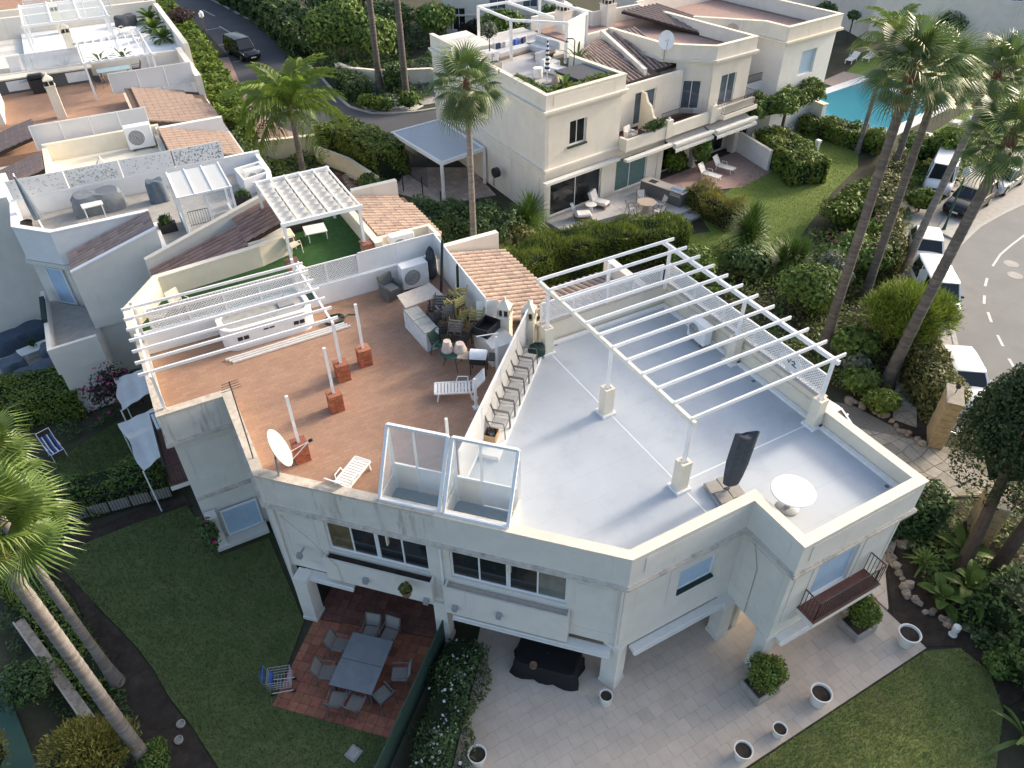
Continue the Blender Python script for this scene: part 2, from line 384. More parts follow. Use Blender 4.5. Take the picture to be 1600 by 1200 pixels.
leafmat('leaf_feather', (.13, .19, .022), (.20, .27, .04), .35)
leafmat('leaf_bloom', (.55, .56, .56), (.7, .7, .7), .1)
leafmat('leaf_olive', (0.111, 0.124, 0.034), (0.169, 0.169, 0.060))
leafmat('leaf_hedge', (0.097, 0.158, 0.028), (0.171, 0.213, 0.034))
leafmat('leaf_cypress', (.022, .044, .016), (.042, .070, .022), .35)
leafmat('leaf_purple', (.035, .022, .028), (.055, .045, .035))
leafmat('leaf_flower', (.28, .02, .10), (.38, .04, .14))
leafmat('leaf_banana', (.050, .105, .018), (.10, .16, .03), .25)
leafmat('leaf_silver', (.12, .15, .10), (.19, .21, .15))
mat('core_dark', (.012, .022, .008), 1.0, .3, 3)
mat('glass_dark', (.020, .024, .026), .06, .3, .8, spec=.6)
mat('glass_warm', (.13, .105, .06), .08, .35, 1.2, spec=.6); mat('glass_pale', (.16, .17, .15), .08, .3, 1.2, spec=.6)
mat('glass_blue', (.10, .13, .16), .06, .3, .8, spec=.6)
glassmat('glass_clear', (.72, .80, .82), .22)
glassmat('glass_car', (.015, .020, .022), 1.0)
glassmat('acrylic', (.74, .76, .78), .62, .15)
glassmat('roof_panel', (.62, .62, .60), .80, .35)
m = bpy.data.materials.new('pool_water'); m.use_nodes = True; N = m.node_tree.nodes; L = m.node_tree.links; b = N['Principled BSDF']
b.inputs['Base Color'].default_value = (.018, .20, .28, 1); b.inputs['Roughness'].default_value = .06
nz = N.new('ShaderNodeTexNoise'); nz.inputs['Scale'].default_value = 2.6; nz.inputs['Detail'].default_value = 3; bp = N.new('ShaderNodeBump'); bp.inputs['Strength'].default_value = .25; bp.inputs['Distance'].default_value = .05
tc = N.new('ShaderNodeTexCoord'); L.new(tc.outputs['Object'], nz.inputs['Vector']); L.new(nz.outputs['Fac'], bp.inputs['Height']); L.new(bp.outputs[0], b.inputs['Normal']); M['pool_water'] = m

# ---------------------------------------------------------------- building pieces
def wall(mb, p0, p1, z0, z1, th, opens=()):
    """wall from p0 to p1, body on the left of the direction; opens = (u0,u1,z0,z1) in metres along it"""
    a = Vector(p0[:2]); b = Vector(p1[:2]); L = (b-a).length; d = (b-a)/L; n = Vector((-d.y, d.x)); ang = math.atan2(d.y, d.x)
    us = sorted({.003, L-.003, *[u for o in opens for u in o[:2]]})
    for i in range(len(us)-1):
        u0, u1 = us[i], us[i+1]; segs = [(z0, z1)]
        for o in opens:
            if o[0] <= u0+1e-6 and o[1] >= u1-1e-6:
                ns = []
                for s0, s1 in segs:
                    if o[2] > s0: ns.append((s0, min(o[2], s1)))
                    if o[3] < s1: ns.append((max(o[3], s0), s1))
                segs = ns
        for s0, s1 in segs:
            if s1-s0 > 1e-4:
                c = a+d*((u0+u1)/2)+n*(th/2); mb.box((c.x, c.y, (s0+s1)/2), (u1-u0, th, s1-s0), ang)
def window(parent, p0, p1, u0, u1, z0, z1, n=2, rec=.08, fr=.06, glass='glass_dark', frame='frame_white', name='window'):
    a = Vector(p0[:2]); b = Vector(p1[:2]); d = (b-a).normalized(); nn = Vector((-d.y, d.x)); ang = math.atan2(d.y, d.x)
    mb = MB(); g = [];
    def bx(ua, ub, za, zb, off, th, m):
        c = a+d*((ua+ub)/2)+nn*(off+th/2); m.box((c.x, c.y, (za+zb)/2), (ub-ua, th, zb-za), ang)
    bx(u0, u1, z0, z0+fr, rec, .07, mb); bx(u0, u1, z1-fr, z1, rec, .07, mb)
    w = (u1-u0)/n
    for i in range(n+1):
        ww = fr if i in (0, n) else fr*.8
        c = u0+i*w; c = min(max(c, u0+ww/2), u1-ww/2); bx(c-ww/2, c+ww/2, z0+fr, z1-fr, rec, .07, mb)
    o = mb.build(name, frame, parent)
    for i in range(n):
        m2 = MB(); bx(u0+i*w+fr*.45, u0+(i+1)*w-fr*.45, z0+fr*.9, z1-fr*.9, rec+.03, .012, m2); m2.build('pane', glass, o)
    return o
def cyl_tile():
    mb = MB(); n = 6; r0, r1, L = .135, .112, .46; vs = []
    for x, r in ((0, r0), (L, r1)):
        for k in range(n+1):
            t = math.pi*k/n; vs.append((x, r*math.cos(t)*.92, r*math.sin(t)*1.0))
        for k in range(n+1):
            t = math.pi*k/n; vs.append((x, (r-.018)*math.cos(t), (r-.018)*math.sin(t)*1.0))
    m = 2*(n+1); fs = []
    for k in range(n):
        fs.append((k, k+1, m+k+1, m+k)); fs.append((n+1+k+1, n+1+k, m+n+1+k, m+n+1+k+1)); fs.append((k, n+1+k, n+2+k, k+1)); fs.append((m+k, m+k+1, m+n+2+k, m+n+1+k))
    fs.append((0, m, m+n+1, n+1)); mb.add(vs, fs); return mb
TILE = {}
def tiled_roof(parent, top0, top1, bot1, bot0, mat_t, under, pitch=.30, step=.40, clip=None, name='roof', stuff=False):
    """quad roof: eave bot0-bot1, ridge top0-top1; tile rows run downhill"""
    A, B, C_, D_ = [Vector(q) for q in (top0, top1, bot1, bot0)]
    mb = MB(); vs = []
    for q in (A, B, C_, D_): vs.append(q)
    for q in (A, B, C_, D_): vs.append(q-Vector((0, 0, .16)))
    mb.add(vs, [(0,3,2,1),(4,5,6,7),(0,1,5,4),(1,2,6,5),(2,3,7,6),(3,0,4,7)])
    ro = mb.build(name, under, parent)
    root = parent
    while root.parent is not None: root = root.parent
    loc, rz = XF[root.name]; IM = Matrix.Rotation(-rz, 4, 'Z') @ Matrix.Translation(-Vector(loc))
    if mat_t not in TILE:
        me = cyl_tile(); t = me.build('tile', mat_t, None); TILE[mat_t] = t.data; bpy.data.objects.remove(t)
    W = ((B-A).length+(C_-D_).length)/2; Lr = ((D_-A).length+(C_-B).length)/2
    nc = max(1, int(W/pitch)); nr = max(1, int(Lr/step)); big = MB(); cnt = 0
    src = cyl_tile()
    for i in range(nc):
        for j in range(nr+1):
            u = (i+.5)/nc; v = 1-min(1.0, (j+1)*step/Lr)
            p = (A.lerp(B, u)).lerp(D_.lerp(C_, u), v); e = (A.lerp(B, u)-D_.lerp(C_, u)).normalized()
            if v <= 0 and j > 0 and (j)*step >= Lr-.05: continue
            p = p + e*0.0
            if clip and not inpoly(p.x+e.x*.2, p.y+e.y*.2, clip): continue
            d = -e; up = (B-A).normalized().cross(d); up = up if up.z > 0 else -up; y = up.cross(d)
            jit = random.uniform(-.012, .012); tl = random.uniform(-.02, .02)
            d2 = (d+y*tl).normalized(); y2 = up.cross(d2).normalized()
            # tile points down the slope from its upper end; lower end lifted on the one below
            Mx = Matrix(((d2.x, y2.x, up.x, p.x+y.x*jit), (d2.y, y2.y, up.y, p.y+y.y*jit), (d2.z, y2.z, up.z, p.z+y.z*jit), (0, 0, 0, 1)))
            Mx = Mx @ Matrix.Translation((.43, 0, .0)) @ Matrix.Rotation(math.pi, 4, 'Z') @ Matrix.Rotation(-.085, 4, 'Y')
            if stuff:
                Mw = Mx; big.add([Mw @ Vector(q) for q in src.v], src.f)
            else:
                o = bpy.data.objects.new('tile', TILE[mat_t]); COL.objects.link(o); o.parent = ro; o.matrix_local = IM @ Mx
    if stuff:
        t = big.build('tiles', mat_t, ro); t['kind'] = 'stuff'
    return ro
def lattice_panel(p0, p1, z0, z1, step=.11, w=.035, straight=False):
    """crossing strips in the vertical rectangle between p0 and p1"""
    a = Vector(p0[:2]); b = Vector(p1[:2]); L = (b-a).length; d = (b-a)/L; n = Vector((-d.y, d.x)); H = z1-z0; mb = MB()
    def pt(u, z, o): return (a.x+d.x*u+n.x*o, a.y+d.y*u+n.y*o, z0+z)
    def strip(u0, za, u1, zb, o):
        L2 = math.hypot(u1-u0, zb-za)
        if L2 < .03: return
        du, dz = (u1-u0)/L2, (zb-za)/L2; q = [(u0-dz*w/2, za+du*w/2), (u0+dz*w/2, za-du*w/2), (u1+dz*w/2, zb-du*w/2), (u1-dz*w/2, zb+du*w/2)]
        v = [pt(*c, o) for c in q]+[pt(*c, o+.008) for c in q]
        mb.add(v, [(0,1,2,3),(7,6,5,4),(0,4,5,1),(2,6,7,3)])
    if straight:
        k = step/2
        while k < L: strip(k, 0, k, H, 0); k += step
        k = step/2
        while k < H: strip(0, k, L, k, .009); k += step
    else:
        s = -H+step*.5
        while s < L:
            u0, za = (s, 0) if s >= 0 else (0, -s); u1, zb = (s+H, H) if s+H <= L else (L, L-s); strip(u0, za, u1, zb, 0)
            u0, za = (s, H) if s >= 0 else (0, H+s); u1, zb = (s+H, 0) if s+H <= L else (L, H-(L-s)); strip(u0, za, u1, zb, .009)
            s += step
    return mb
def lattice_fence(name, label, p0, p1, z0, z1, npan=2, mat_='white_metal', cat='fence', group=None, step=.11, w=.04):
    t = thing(name, label, cat, (*p0[:2], z0), 0, group)
    a = Vector(p0[:2]); b = Vector(p1[:2])
    for i in range(npan):
        q0 = a.lerp(b, i/npan); q1 = a.lerp(b, (i+1)/npan)
        lattice_panel(q0, q1, z0+.03, z1-.03, step, w).build('lattice_panel', mat_, t)
    mb = MB(); mb.beam((*a, z1), (*b, z1), .05, .05); mb.build('top_rail', mat_, t)
    mb = MB(); mb.beam((*a, z0+.02), (*b, z0+.02), .05, .04); mb.build('bottom_rail', mat_, t)
    for i in range(npan+1):
        q = a.lerp(b, i/npan); mb = MB(); mb.ab(q.x-.03, q.y-.03, z0, q.x+.03, q.y+.03, z1+.02); mb.build('post', mat_, t)
    return t
def railing(parent, pts, z0, h=.95, mat_='dark_iron', gap=.11, name='railing'):
    mb = MB()
    for i in range(len(pts)-1):
        a = Vector(pts[i][:2]); b = Vector(pts[i+1][:2]); L = (b-a).length; n = max(1, int(L/gap))
        mb.beam((*a, z0+h), (*b, z0+h), .035, .03); mb.beam((*a, z0+.08), (*b, z0+.08), .025, .025)
        for k in range(n+1):
            q = a.lerp(b, k/n); mb.beam((*q, z0), (*q, z0+h), .018, .018)
    return mb.build(name, mat_, parent)
def ac_unit(label, loc, rz, group='air conditioning units', s=1.0):
    t = thing('air_conditioner', label, 'air conditioner', loc, rz, group)
    mb = MB(); mb.box((0, 0, .50*s), (.95*s, .38*s, .84*s), 0, .02); mb.build('casing', 'white_metal', t, local=True)
    mb = MB(); r = .29*s; n = 20; pts = [(-.12*s+r*math.cos(2*math.pi*k/n), -.195*s, .5*s+r*math.sin(2*math.pi*k/n)) for k in range(n)]
    mb.add(pts, [tuple(range(n))]); mb.build('fan_opening', 'frame_grey', t, local=True)
    mb = MB()
    for k in range(6):
        rr = r*(k+1)/6; mb.tube([(-.12*s+rr*math.cos(2*math.pi*i/16), -.205*s, .5*s+rr*math.sin(2*math.pi*i/16)) for i in range(17)], .007*s, 4)
    mb.build('fan_grille', 'white_metal', t, local=True)
    for x in (-.33, .33):
        mb = MB(); mb.box((x*s, 0, .04*s), (.08*s, .42*s, .08*s)); mb.build('foot', 'frame_grey', t, local=True)
    return t
def sling_chair(name, label, loc, rz, seat='sling_grey', frame='frame_grey', group=None, arms=True):
    t = thing(name, label, 'chair', loc, rz, group)
    mb = MB(); mb.add([(-.24,-.24,.43),(.24,-.24,.45),(.24,.24,.45),(-.24,.24,.43),(-.24,-.24,.41),(.24,-.24,.43),(.24,.24,.43),(-.24,.24,.41)], [(0,1,2,3),(7,6,5,4),(0,4,5,1),(1,5,6,2),(2,6,7,3),(3,7,4,0)]); mb.build('seat', seat, t, local=True)
    mb = MB(); mb.add([(-.25,-.24,.46),(-.25,.24,.46),(-.40,.24,.92),(-.40,-.24,.92),(-.27,-.24,.455),(-.27,.24,.455),(-.42,.24,.915),(-.42,-.24,.915)], [(0,1,2,3),(7,6,5,4),(0,4,5,1),(1,5,6,2),(2,6,7,3),(3,7,4,0)]); mb.build('backrest', seat, t, local=True)
    for s in (-1, 1):
        y = s*.27
        mb = MB(); mb.tube([(.27,y,0),(.25,y,.43),(.22,y,.66),(-.30,y,.66)] if arms else [(.27,y,0),(.25,y,.44)], .02, 6); mb.build('leg', frame, t, local=True)
        mb = MB(); mb.tube([(-.36,y,0),(-.26,y,.44),(-.42,y,.93)], .02, 6); mb.build('leg', frame, t, local=True)
    mb = MB(); mb.tube([(-.42,-.27,.93),(-.42,.27,.93)], .014, 6); mb.tube([(.25,-.27,.43),(.25,.27,.43)], .014, 6); mb.build('crossbar', frame, t, local=True)
    return t
def lounger(label, loc, rz, mat_='white_plastic', back=40, group=None, s=1.0, wheels=True):
    t = thing('sun_lounger', label, 'sun lounger', loc, rz, group); w = .30*s; z = .34*s; L = 1.9*s; hx = .62*s
    for k in range(11):
        x = -hx+.1*s+k*.115*s; mb = MB(); mb.ab(x-hx*.0, -w+.03, z-.01, x+.085*s, w-.03, z+.018); mb.build('slat', mat_, t, local=True)
    a = math.radians(back); bx = -hx+.05*s
    for k in range(6):
        u = .04*s+k*.11*s; x0, z0 = bx-u*math.cos(a), z+u*math.sin(a); x1, z1 = bx-(u+.085*s)*math.cos(a), z+(u+.085*s)*math.sin(a)
        mb = MB(); mb.beam(((x0), 0, z0), (x1, 0, z1), (w-.03)*2, .02); mb.build('back_slat', mat_, t, local=True)
    mb = MB()
    for sg in (-1, 1):
        mb.beam((bx, sg*w, z), (.72*s, sg*w, z), .045, .06); mb.beam((bx, sg*w, z), (bx-.70*s*math.cos(a), sg*w, z+.70*s*math.sin(a)), .045, .05)
    mb.beam((.72*s, -w, z), (.72*s, w, z), .045, .06); mb.beam((bx-.70*s*math.cos(a), -w, z+.70*s*math.sin(a)), (bx-.70*s*math.cos(a), w, z+.70*s*math.sin(a)), .045, .05)
    mb.build('frame', mat_, t, local=True)
    for sg in (-1, 1):
        mb = MB(); mb.beam((.58*s, sg*w, z), (.64*s, sg*w, 0), .06, .05); mb.build('leg', mat_, t, local=True)
        mb = MB(); mb.beam((-.52*s, sg*w, z), (-.58*s, sg*w, 0), .06, .05); mb.build('leg', mat_, t, local=True)
        mb = MB(); mb.tube([(-.45*s, sg*w, z), (-.45*s, sg*(w+.02), z+.22*s), (-.1*s, sg*(w+.02), z+.24*s), (-.02*s, sg*w, z)], .02, 5); mb.build('armrest', mat_, t, local=True)
    if wheels:
        for sg in (-1, 1):
            mb = MB(); mb.tube([(-.66*s, sg*(w+.02), .12*s), (-.66*s, sg*(w+.06), .12*s)], .12*s, 14); mb.build('wheel', mat_, t, local=True)
    return t
def pot(label, loc, r=.28, h=.5, mat_='white_plastic', soil='soil', group=None, saucer=False):
    t = thing('plant_pot', label, 'plant pot', loc, 0, group)
    mb = MB(); mb.lathe([(r*.62, 0), (r*.68, .02), (r*.90, h*.86), (r*1.0, h*.87), (r*1.03, h), (r*.90, h), (r*.86, h*.82), (.01, h*.80)], (0,0,0), 24); mb.build('pot', mat_, t, smooth=True, local=True)
    mb = MB(); mb.lathe([(r*.86, h*.84), (r*.5, h*.865), (.01, h*.87)], (0,0,0), 20); mb.build('soil', soil, t, local=True)
    if saucer:
        mb = MB(); mb.lathe([(r*.8, 0.002), (r*.95, .05), (r*.88, .05), (r*.8, .02)], (0,0,0), 20); mb.build('saucer', mat_, t, smooth=True, local=True)
    return t
# ---------------------------------------------------------------- plants
def leaf_quads(P, Nn, size, asp=.5, up=0.0, spike=False):
    n = len(P); R = RNG.normal(size=(n, 3)); Nn = Nn+RNG.normal(scale=.55, size=(n, 3)); Nn[:, 2] += up; Nn /= np.linalg.norm(Nn, axis=1, keepdims=True)+1e-9
    A = np.cross(Nn, R)
    if spike: A = Nn+np.array([0, 0, .45])
    A /= np.linalg.norm(A, axis=1, keepdims=True)+1e-9; B = np.cross(Nn, A) if not spike else np.cross(A, R)
    if spike: B /= np.linalg.norm(B, axis=1, keepdims=True)+1e-9
    s = size*RNG.uniform(.6, 1.35, size=(n, 1)); a = A*s; b = B*s*asp
    return np.stack([P-a, P-b*1.0+Nn*s*.12, P+a, P+b+Nn*s*.12], 1).reshape(-1, 3)
def lump_points(c, r, n, lumps=9, lr=.5, shell=.35, fly=.10):
    """points and outward normals in the outer shell of a lumpy ellipsoid"""
    c = np.array(c); r = np.array(r); C = [(c, r*.72)]
    for i in range(lumps):
        d = RNG.normal(size=3); d /= np.linalg.norm(d); 
        if d[2] < -.2: d[2] *= -.6
        C.append((c+d*r*RNG.uniform(.42, .62), r*lr*RNG.uniform(.75, 1.15)))
    Ps = []; Ns = []; wts = np.array([q[1].prod()**(2/3) for q in C]); wts /= wts.sum()
    for (cc, rr), w in zip(C, wts):
        k = int(n*w)+1; d = RNG.normal(size=(k, 3)); d /= np.linalg.norm(d, axis=1, keepdims=True); d[:, 2] = np.where(d[:, 2] < -.8, -d[:, 2]*.6, d[:, 2])
        Ps.append(cc+d*rr*(1.04+fly*np.abs(RNG.normal(size=(k, 1)))*(RNG.uniform(size=(k, 1)) < .3)-shell*RNG.uniform(0, 1, size=(k, 1))**1.5)); Ns.append(d)
    return np.concatenate(Ps), np.concatenate(Ns)
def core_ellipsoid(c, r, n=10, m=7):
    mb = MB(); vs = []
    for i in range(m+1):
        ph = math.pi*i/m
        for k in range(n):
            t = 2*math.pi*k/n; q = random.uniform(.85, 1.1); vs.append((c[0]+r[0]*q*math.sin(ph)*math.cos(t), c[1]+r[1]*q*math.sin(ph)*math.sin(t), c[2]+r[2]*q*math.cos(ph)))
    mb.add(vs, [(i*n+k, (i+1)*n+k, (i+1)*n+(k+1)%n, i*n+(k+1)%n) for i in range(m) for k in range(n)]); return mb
def bush(label, loc, r, n=1500, leaf=.09, mat_='leaf_mid', name='shrub', cat='shrub', lumps=9, lr=.5, asp=.5, group=None, core=True, flower=0, fmat='leaf_flower', shell=.4, fl=.08, spike=False):
    t = thing(name, label, cat, (loc[0], loc[1], loc[2]), random.uniform(0, 0), group)
    r = (r,)*3 if isinstance(r, (int, float)) else r
    P_, N_ = lump_points((0, 0, r[2]*.92), r, n, lumps, lr, shell)
    P_[:, 2] = np.maximum(P_[:, 2], .03)
    obj('foliage', fast_mesh('foliage', leaf_quads(P_, N_, leaf, asp, .25, spike), 4, mat_), t)
    if flower:
        P2, N2 = lump_points((0, 0, r[2]*.95), [q*1.02 for q in r], flower, lumps, lr, .1)
        obj('flowers', fast_mesh('flowers', leaf_quads(P2, N2, fl, .9, .5), 4, fmat), t)['kind'] = 'stuff'
    if core: core_ellipsoid((0, 0, r[2]*.8), [q*.60 for q in r]).build('dark_core', 'core_dark', t, local=True)  # opaque dark core added under the leaves so the bush is not see-through
    mb = MB(); mb.tube([(0, 0, -.05), (.03, .02, r[2]*.7)], [max(.03, r[0]*.08), .02], 6); mb.build('stem', 'bark', t, local=True)
    return t
def hedge(label, pts, width, height, dens=220, leaf=.08, mat_='leaf_hedge', name='hedge', rough=.12, z0=0.0, cat='hedge', group=None, flower=0, asp=.5, spike=False):
    """clipped hedge along a line of points"""
    c0 = pts[0]; t = thing(name, label, cat, (c0[0], c0[1], z0), 0, group); Ps = []; Ns = []
    core = MB(); core.band(pts, -width*.42, width*.42, z0, z0+height*.93); core.build('dark_core', 'core_dark', t)  # added dark core along the hedge line, closes the gaps between leaves
    for i in range(len(pts)-1):
        a = np.array([*pts[i][:2], 0.]); b = np.array([*pts[i+1][:2], 0.]); L = np.linalg.norm(b-a); d = (b-a)/L; nn = np.array([-d[1], d[0], 0])
        for area, kind in ((L*width, 't'), (L*height, 'l'), (L*height, 'r')) + (((width*height, 's'),) if i == 0 else ()) + (((width*height, 'e'),) if i == len(pts)-2 else ()):
            k = int(area*dens); u = RNG.uniform(-.15, L+.15, (k, 1)); v = RNG.uniform(-.5, .5, (k, 1)); h = RNG.uniform(0, 1, (k, 1))
            if kind == 't': p = a+d*u+nn*v*width; p[:, 2] = height; nrm = np.tile([0, 0, 1.], (k, 1))
            elif kind in 'lr': sg = 1 if kind == 'l' else -1; p = a+d*u+nn*sg*width/2; p[:, 2] = h[:, 0]*height; nrm = np.tile(nn*sg, (k, 1))
            else: p = (a if kind == 's' else b)+nn*v*width; p[:, 2] = h[:, 0]*height; nrm = np.tile(-d if kind == 's' else d, (k, 1))
            bump_ = np.sin(p[:, 0]*2.1+p[:, 2]*1.7)*np.cos(p[:, 1]*1.9+.6)*rough
            p = p+nrm*(bump_[:, None]-np.abs(RNG.normal(scale=rough*.8, size=(k, 1)))+rough*.6); Ps.append(p); Ns.append(nrm)
    P_ = np.concatenate(Ps); N_ = np.concatenate(Ns); P_[:, 0] -= c0[0]; P_[:, 1] -= c0[1]; P_[:, 2] = np.maximum(P_[:, 2], .02)
    obj('foliage', fast_mesh('foliage', leaf_quads(P_, N_, leaf, asp, .2, spike), 4, mat_), t)
    if flower:
        k = RNG.choice(len(P_), flower); obj('flowers', fast_mesh('flowers', leaf_quads(P_[k]+N_[k]*.08, N_[k], .09, .9), 4, 'leaf_flower'), t)['kind'] = 'stuff'
    return t
def tree(label, loc, h, cr, n=4000, leaf=.14, mat_='leaf_mid', tr=.14, name='tree', cat='tree', lumps=12, lr=.42, lean=(0, 0), ch=None, group=None, trunk='bark', asp=.5, core=True, taper=0.0, shell=.55, fly=.10, spike=False):
    t = thing(name, label, cat, loc, 0, group); cr = (cr,)*3 if isinstance(cr, (int, float)) else cr; cz = h-cr[2]*.9
    cx, cy = lean
    mb = MB(); mb.tube([(0, 0, -.1), (cx*.3, cy*.3, cz*.35), (cx*.8, cy*.8, cz*.75), (cx, cy, cz)], [tr*1.25, tr, tr*.8, tr*.55], 8); mb.build('trunk', trunk, t, local=True, smooth=True)
    for k in range(6):
        a = random.uniform(0, 6.28); e = random.uniform(.3, .9); mb = MB(); q = (cx+cr[0]*.6*math.cos(a), cy+cr[1]*.6*math.sin(a), cz+cr[2]*.45*e)
        mb.tube([(cx*.8, cy*.8, cz*.75), ((cx*.8+q[0])/2, (cy*.8+q[1])/2, (cz*.75+q[2])/2+.15), q], [tr*.5, tr*.35, tr*.15], 6); mb.build('limb', trunk, t, local=True)
    P_, N_ = lump_points((cx, cy, cz), cr, n, lumps, lr, shell, fly)
    if taper:
        rel = ((P_[:, 2]-cz)/cr[2]+1)/2; k_ = (1+taper*.5-taper*rel)[:, None]; P_[:, :2] = np.array([cx, cy])+(P_[:, :2]-np.array([cx, cy]))*k_
    obj('crown', fast_mesh('crown', leaf_quads(P_, N_, leaf, asp, .25, spike), 4, mat_), t)
    if core: core_ellipsoid((cx, cy, cz), [q*.5 for q in cr]).build('crown_core', 'core_dark', t, local=True)  # added dark filler inside the crown, keeps it from being see-through
    return t
def fan_mesh(nm, L=1.15, pl=1.0, n=30, droop=.35, mat_='fan_leaf'):
    mb = MB(); S = math.radians(250); vs = []; fs = []; jn, jw = (.56, .98) if mat_ == 'fan_leaf' else (.42, .86)
    for i in range(n):
        a = -S/2+S*(i+.5)/n; ln = L*(.72+.28*math.cos(a*.5))*random.uniform(.92, 1.06); da = S/n*.52
        hub = (pl, 0, 0)
        def pt(r, b, dz=0): 
            fold = -.10*abs(math.sin(b))*r
            return (pl+r*math.cos(b), r*math.sin(b), fold-droop*(max(0, r-.45*L))**2/L+dz)
        k = len(vs); w1 = da*jw
        vs += [hub, pt(ln*jn, a-w1), pt(ln*jn, a, .04), pt(ln*jn, a+w1), pt(ln*(.33+jn), a-w1*.36, -.03) if jn < .5 else pt(ln*.82, a-w1*.4, -.03), pt(ln*(.33+jn), a+w1*.36, -.03) if jn < .5 else pt(ln*.82, a+w1*.4, -.03), pt(ln*1.04, a+random.uniform(-.05, .05), -.16-.22*random.random())]
        fs += [(k, k+1, k+2), (k, k+2, k+3), (k+1, k+4, k+2), (k+2, k+5, k+3), (k+2, k+4, k+5), (k+4, k+6, k+5)]
    mb.add(vs, fs)
    o = mb.build(nm, mat_, None); me = o.data; bpy.data.objects.remove(o)
    b2 = MB(); b2.tube([(0, 0, 0), (pl*.5, 0, .04), (pl+.12, 0, 0)], [.035, .022, .012], 5); o = b2.build('stalk', 'petiole', None); m2 = o.data; bpy.data.objects.remove(o)
    return me, m2
FANS = {}
def fan_palm(label, loc, h, r=2.2, n=34, tr=.17, leafm='fan_leaf', lean=(0, 0), trunk='palm_trunk', group=None, dead=8, rings=True, low=-55, nseg=30, flare=1.5, name='fan_palm', crown=True):
    t = thing(name, label, 'palm tree', loc, 0, group)
    mb = MB(); m = max(10, int(h/.16)) if rings else 14; pts = []; rs = []
    for i in range(m+1):
        u = i/m; pts.append((lean[0]*u**1.4, lean[1]*u**1.4, h*u)); base = tr*(1+(flare-1)*math.exp(-u*h/.8))*(1-.22*u); rs.append(base*(1+(.035 if i % 2 else -.02)))
    mb.tube(pts, rs, 12); mb.build('trunk', trunk, t, local=True, smooth=True)
    top = Vector((lean[0], lean[1], h))
    mb = MB(); k = 7
    mb.lathe([(tr*.82, -.9), (tr*1.0, -.6), (tr*1.15, -.15), (tr*.9, .2), (.03, .4)], top, 10); mb.build('crown_fibre', 'palm_fibre', t, local=True)
    if not crown: return t
    key = (leafm, nseg)
    if key not in FANS: FANS[key] = [fan_mesh('frond', 1.15, random.uniform(.85, 1.15), nseg, random.uniform(.3, .5), leafm) for _ in range(3)]
    if 'fan_dead' not in FANS: FANS['fan_dead'] = [fan_mesh('dead_frond', 1.0, .8, 18, .8, 'fan_dead')]
    sc = r/2.2
    for i in range(n):
        v = i/(n-1); el = math.radians(82-(82-low)*v**.85+random.uniform(-7, 7)); az = i*2.39996+random.uniform(-.25, .25)
        me, st = random.choice(FANS[key]); s = sc*random.uniform(.88, 1.1)
        f = obj('frond', me, t, top+Vector((0, 0, .15-.35*v)), (random.uniform(-.35, .35), -el, az), s); obj('stalk', st, f)
    for i in range(dead):
        me, st = FANS['fan_dead'][0]; obj('dead_frond', me, t, top+Vector((0, 0, -.35-.25*random.random())), (random.uniform(-.6, .6), math.radians(random.uniform(68, 86)), random.uniform(0, 6.28)), sc*random.uniform(.6, .85))
    return t
QF = {}
def queen_palm(label, loc, h, r=2.4, n=15, tr=.15, leafm='queen_leaf', lean=(0, 0), group=None, name='feather_palm'):
    t = thing(name, label, 'palm tree', loc, 0, group)
    m = 16; mb = MB(); mb.tube([(lean[0]*(i/m)**1.3, lean[1]*(i/m)**1.3, h*i/m) for i in range(m+1)], [tr*(1+.5*math.exp(-i*h/m/.6))*(1-.2*i/m)*(1.03 if i % 2 else .98) for i in range(m+1)], 10); mb.build('trunk', 'palm_trunk', t, local=True, smooth=True)
    if leafm not in QF:
        QF[leafm] = []
        for q in range(3):
            P_ = []; mb = MB(); N = 44; pts = []
            for i in range(N+1):
                u = i/N; pts.append(Vector((2.5*u-.35*u**3, 0, .55*u-1.5*u**2.4)))
            mb.tube(pts[::4], [.03*(1-.8*k/11) for k in range(len(pts[::4]))], 4); o = mb.build('rachis', 'petiole', None); rm = o.data; bpy.data.objects.remove(o)
            for i in range(5, N+1):
                u = i/N; ll = .75*math.sin(min(1, u*1.6)*math.pi/2)*(1-.55*max(0, u-.6)/.4)
                for sg in (-1, 1):
                    b = pts[i]; d = Vector((.45+random.uniform(-.12, .12), sg*.8, random.uniform(-.15, .25))).normalized(); m1 = b+d*ll*.5; e = b+d*ll*.85+Vector((0, 0, -.42*ll-.1*random.random())); w = Vector((.034, 0, .0))
                    P_ += [b-w*.5, m1-w, m1+w, b+w*.5, m1-w, e-w*.25, e+w*.25, m1+w]
            QF[leafm].append((fast_mesh('frond', np.array(P_), 4, leafm), rm))
    top = Vector((lean[0], lean[1], h))
    mb = MB(); mb.lathe([(tr*.85, -.4), (tr*1.2, 0), (tr*.8, .4), (.03, .7)], top, 8); mb.build('crown_shaft', 'petiole', t, local=True)
    for i in range(n):
        me, rm = random.choice(QF[leafm]); el = math.radians(76-92*(i/(n-1))+random.uniform(-6, 6)); az = i*2.39996
        f = obj('frond', me, t, top+Vector((0, 0, .25)), (random.uniform(-.2, .2), -el, az), r/2.4*random.uniform(.88, 1.08)); obj('rachis', rm, f)
    return t
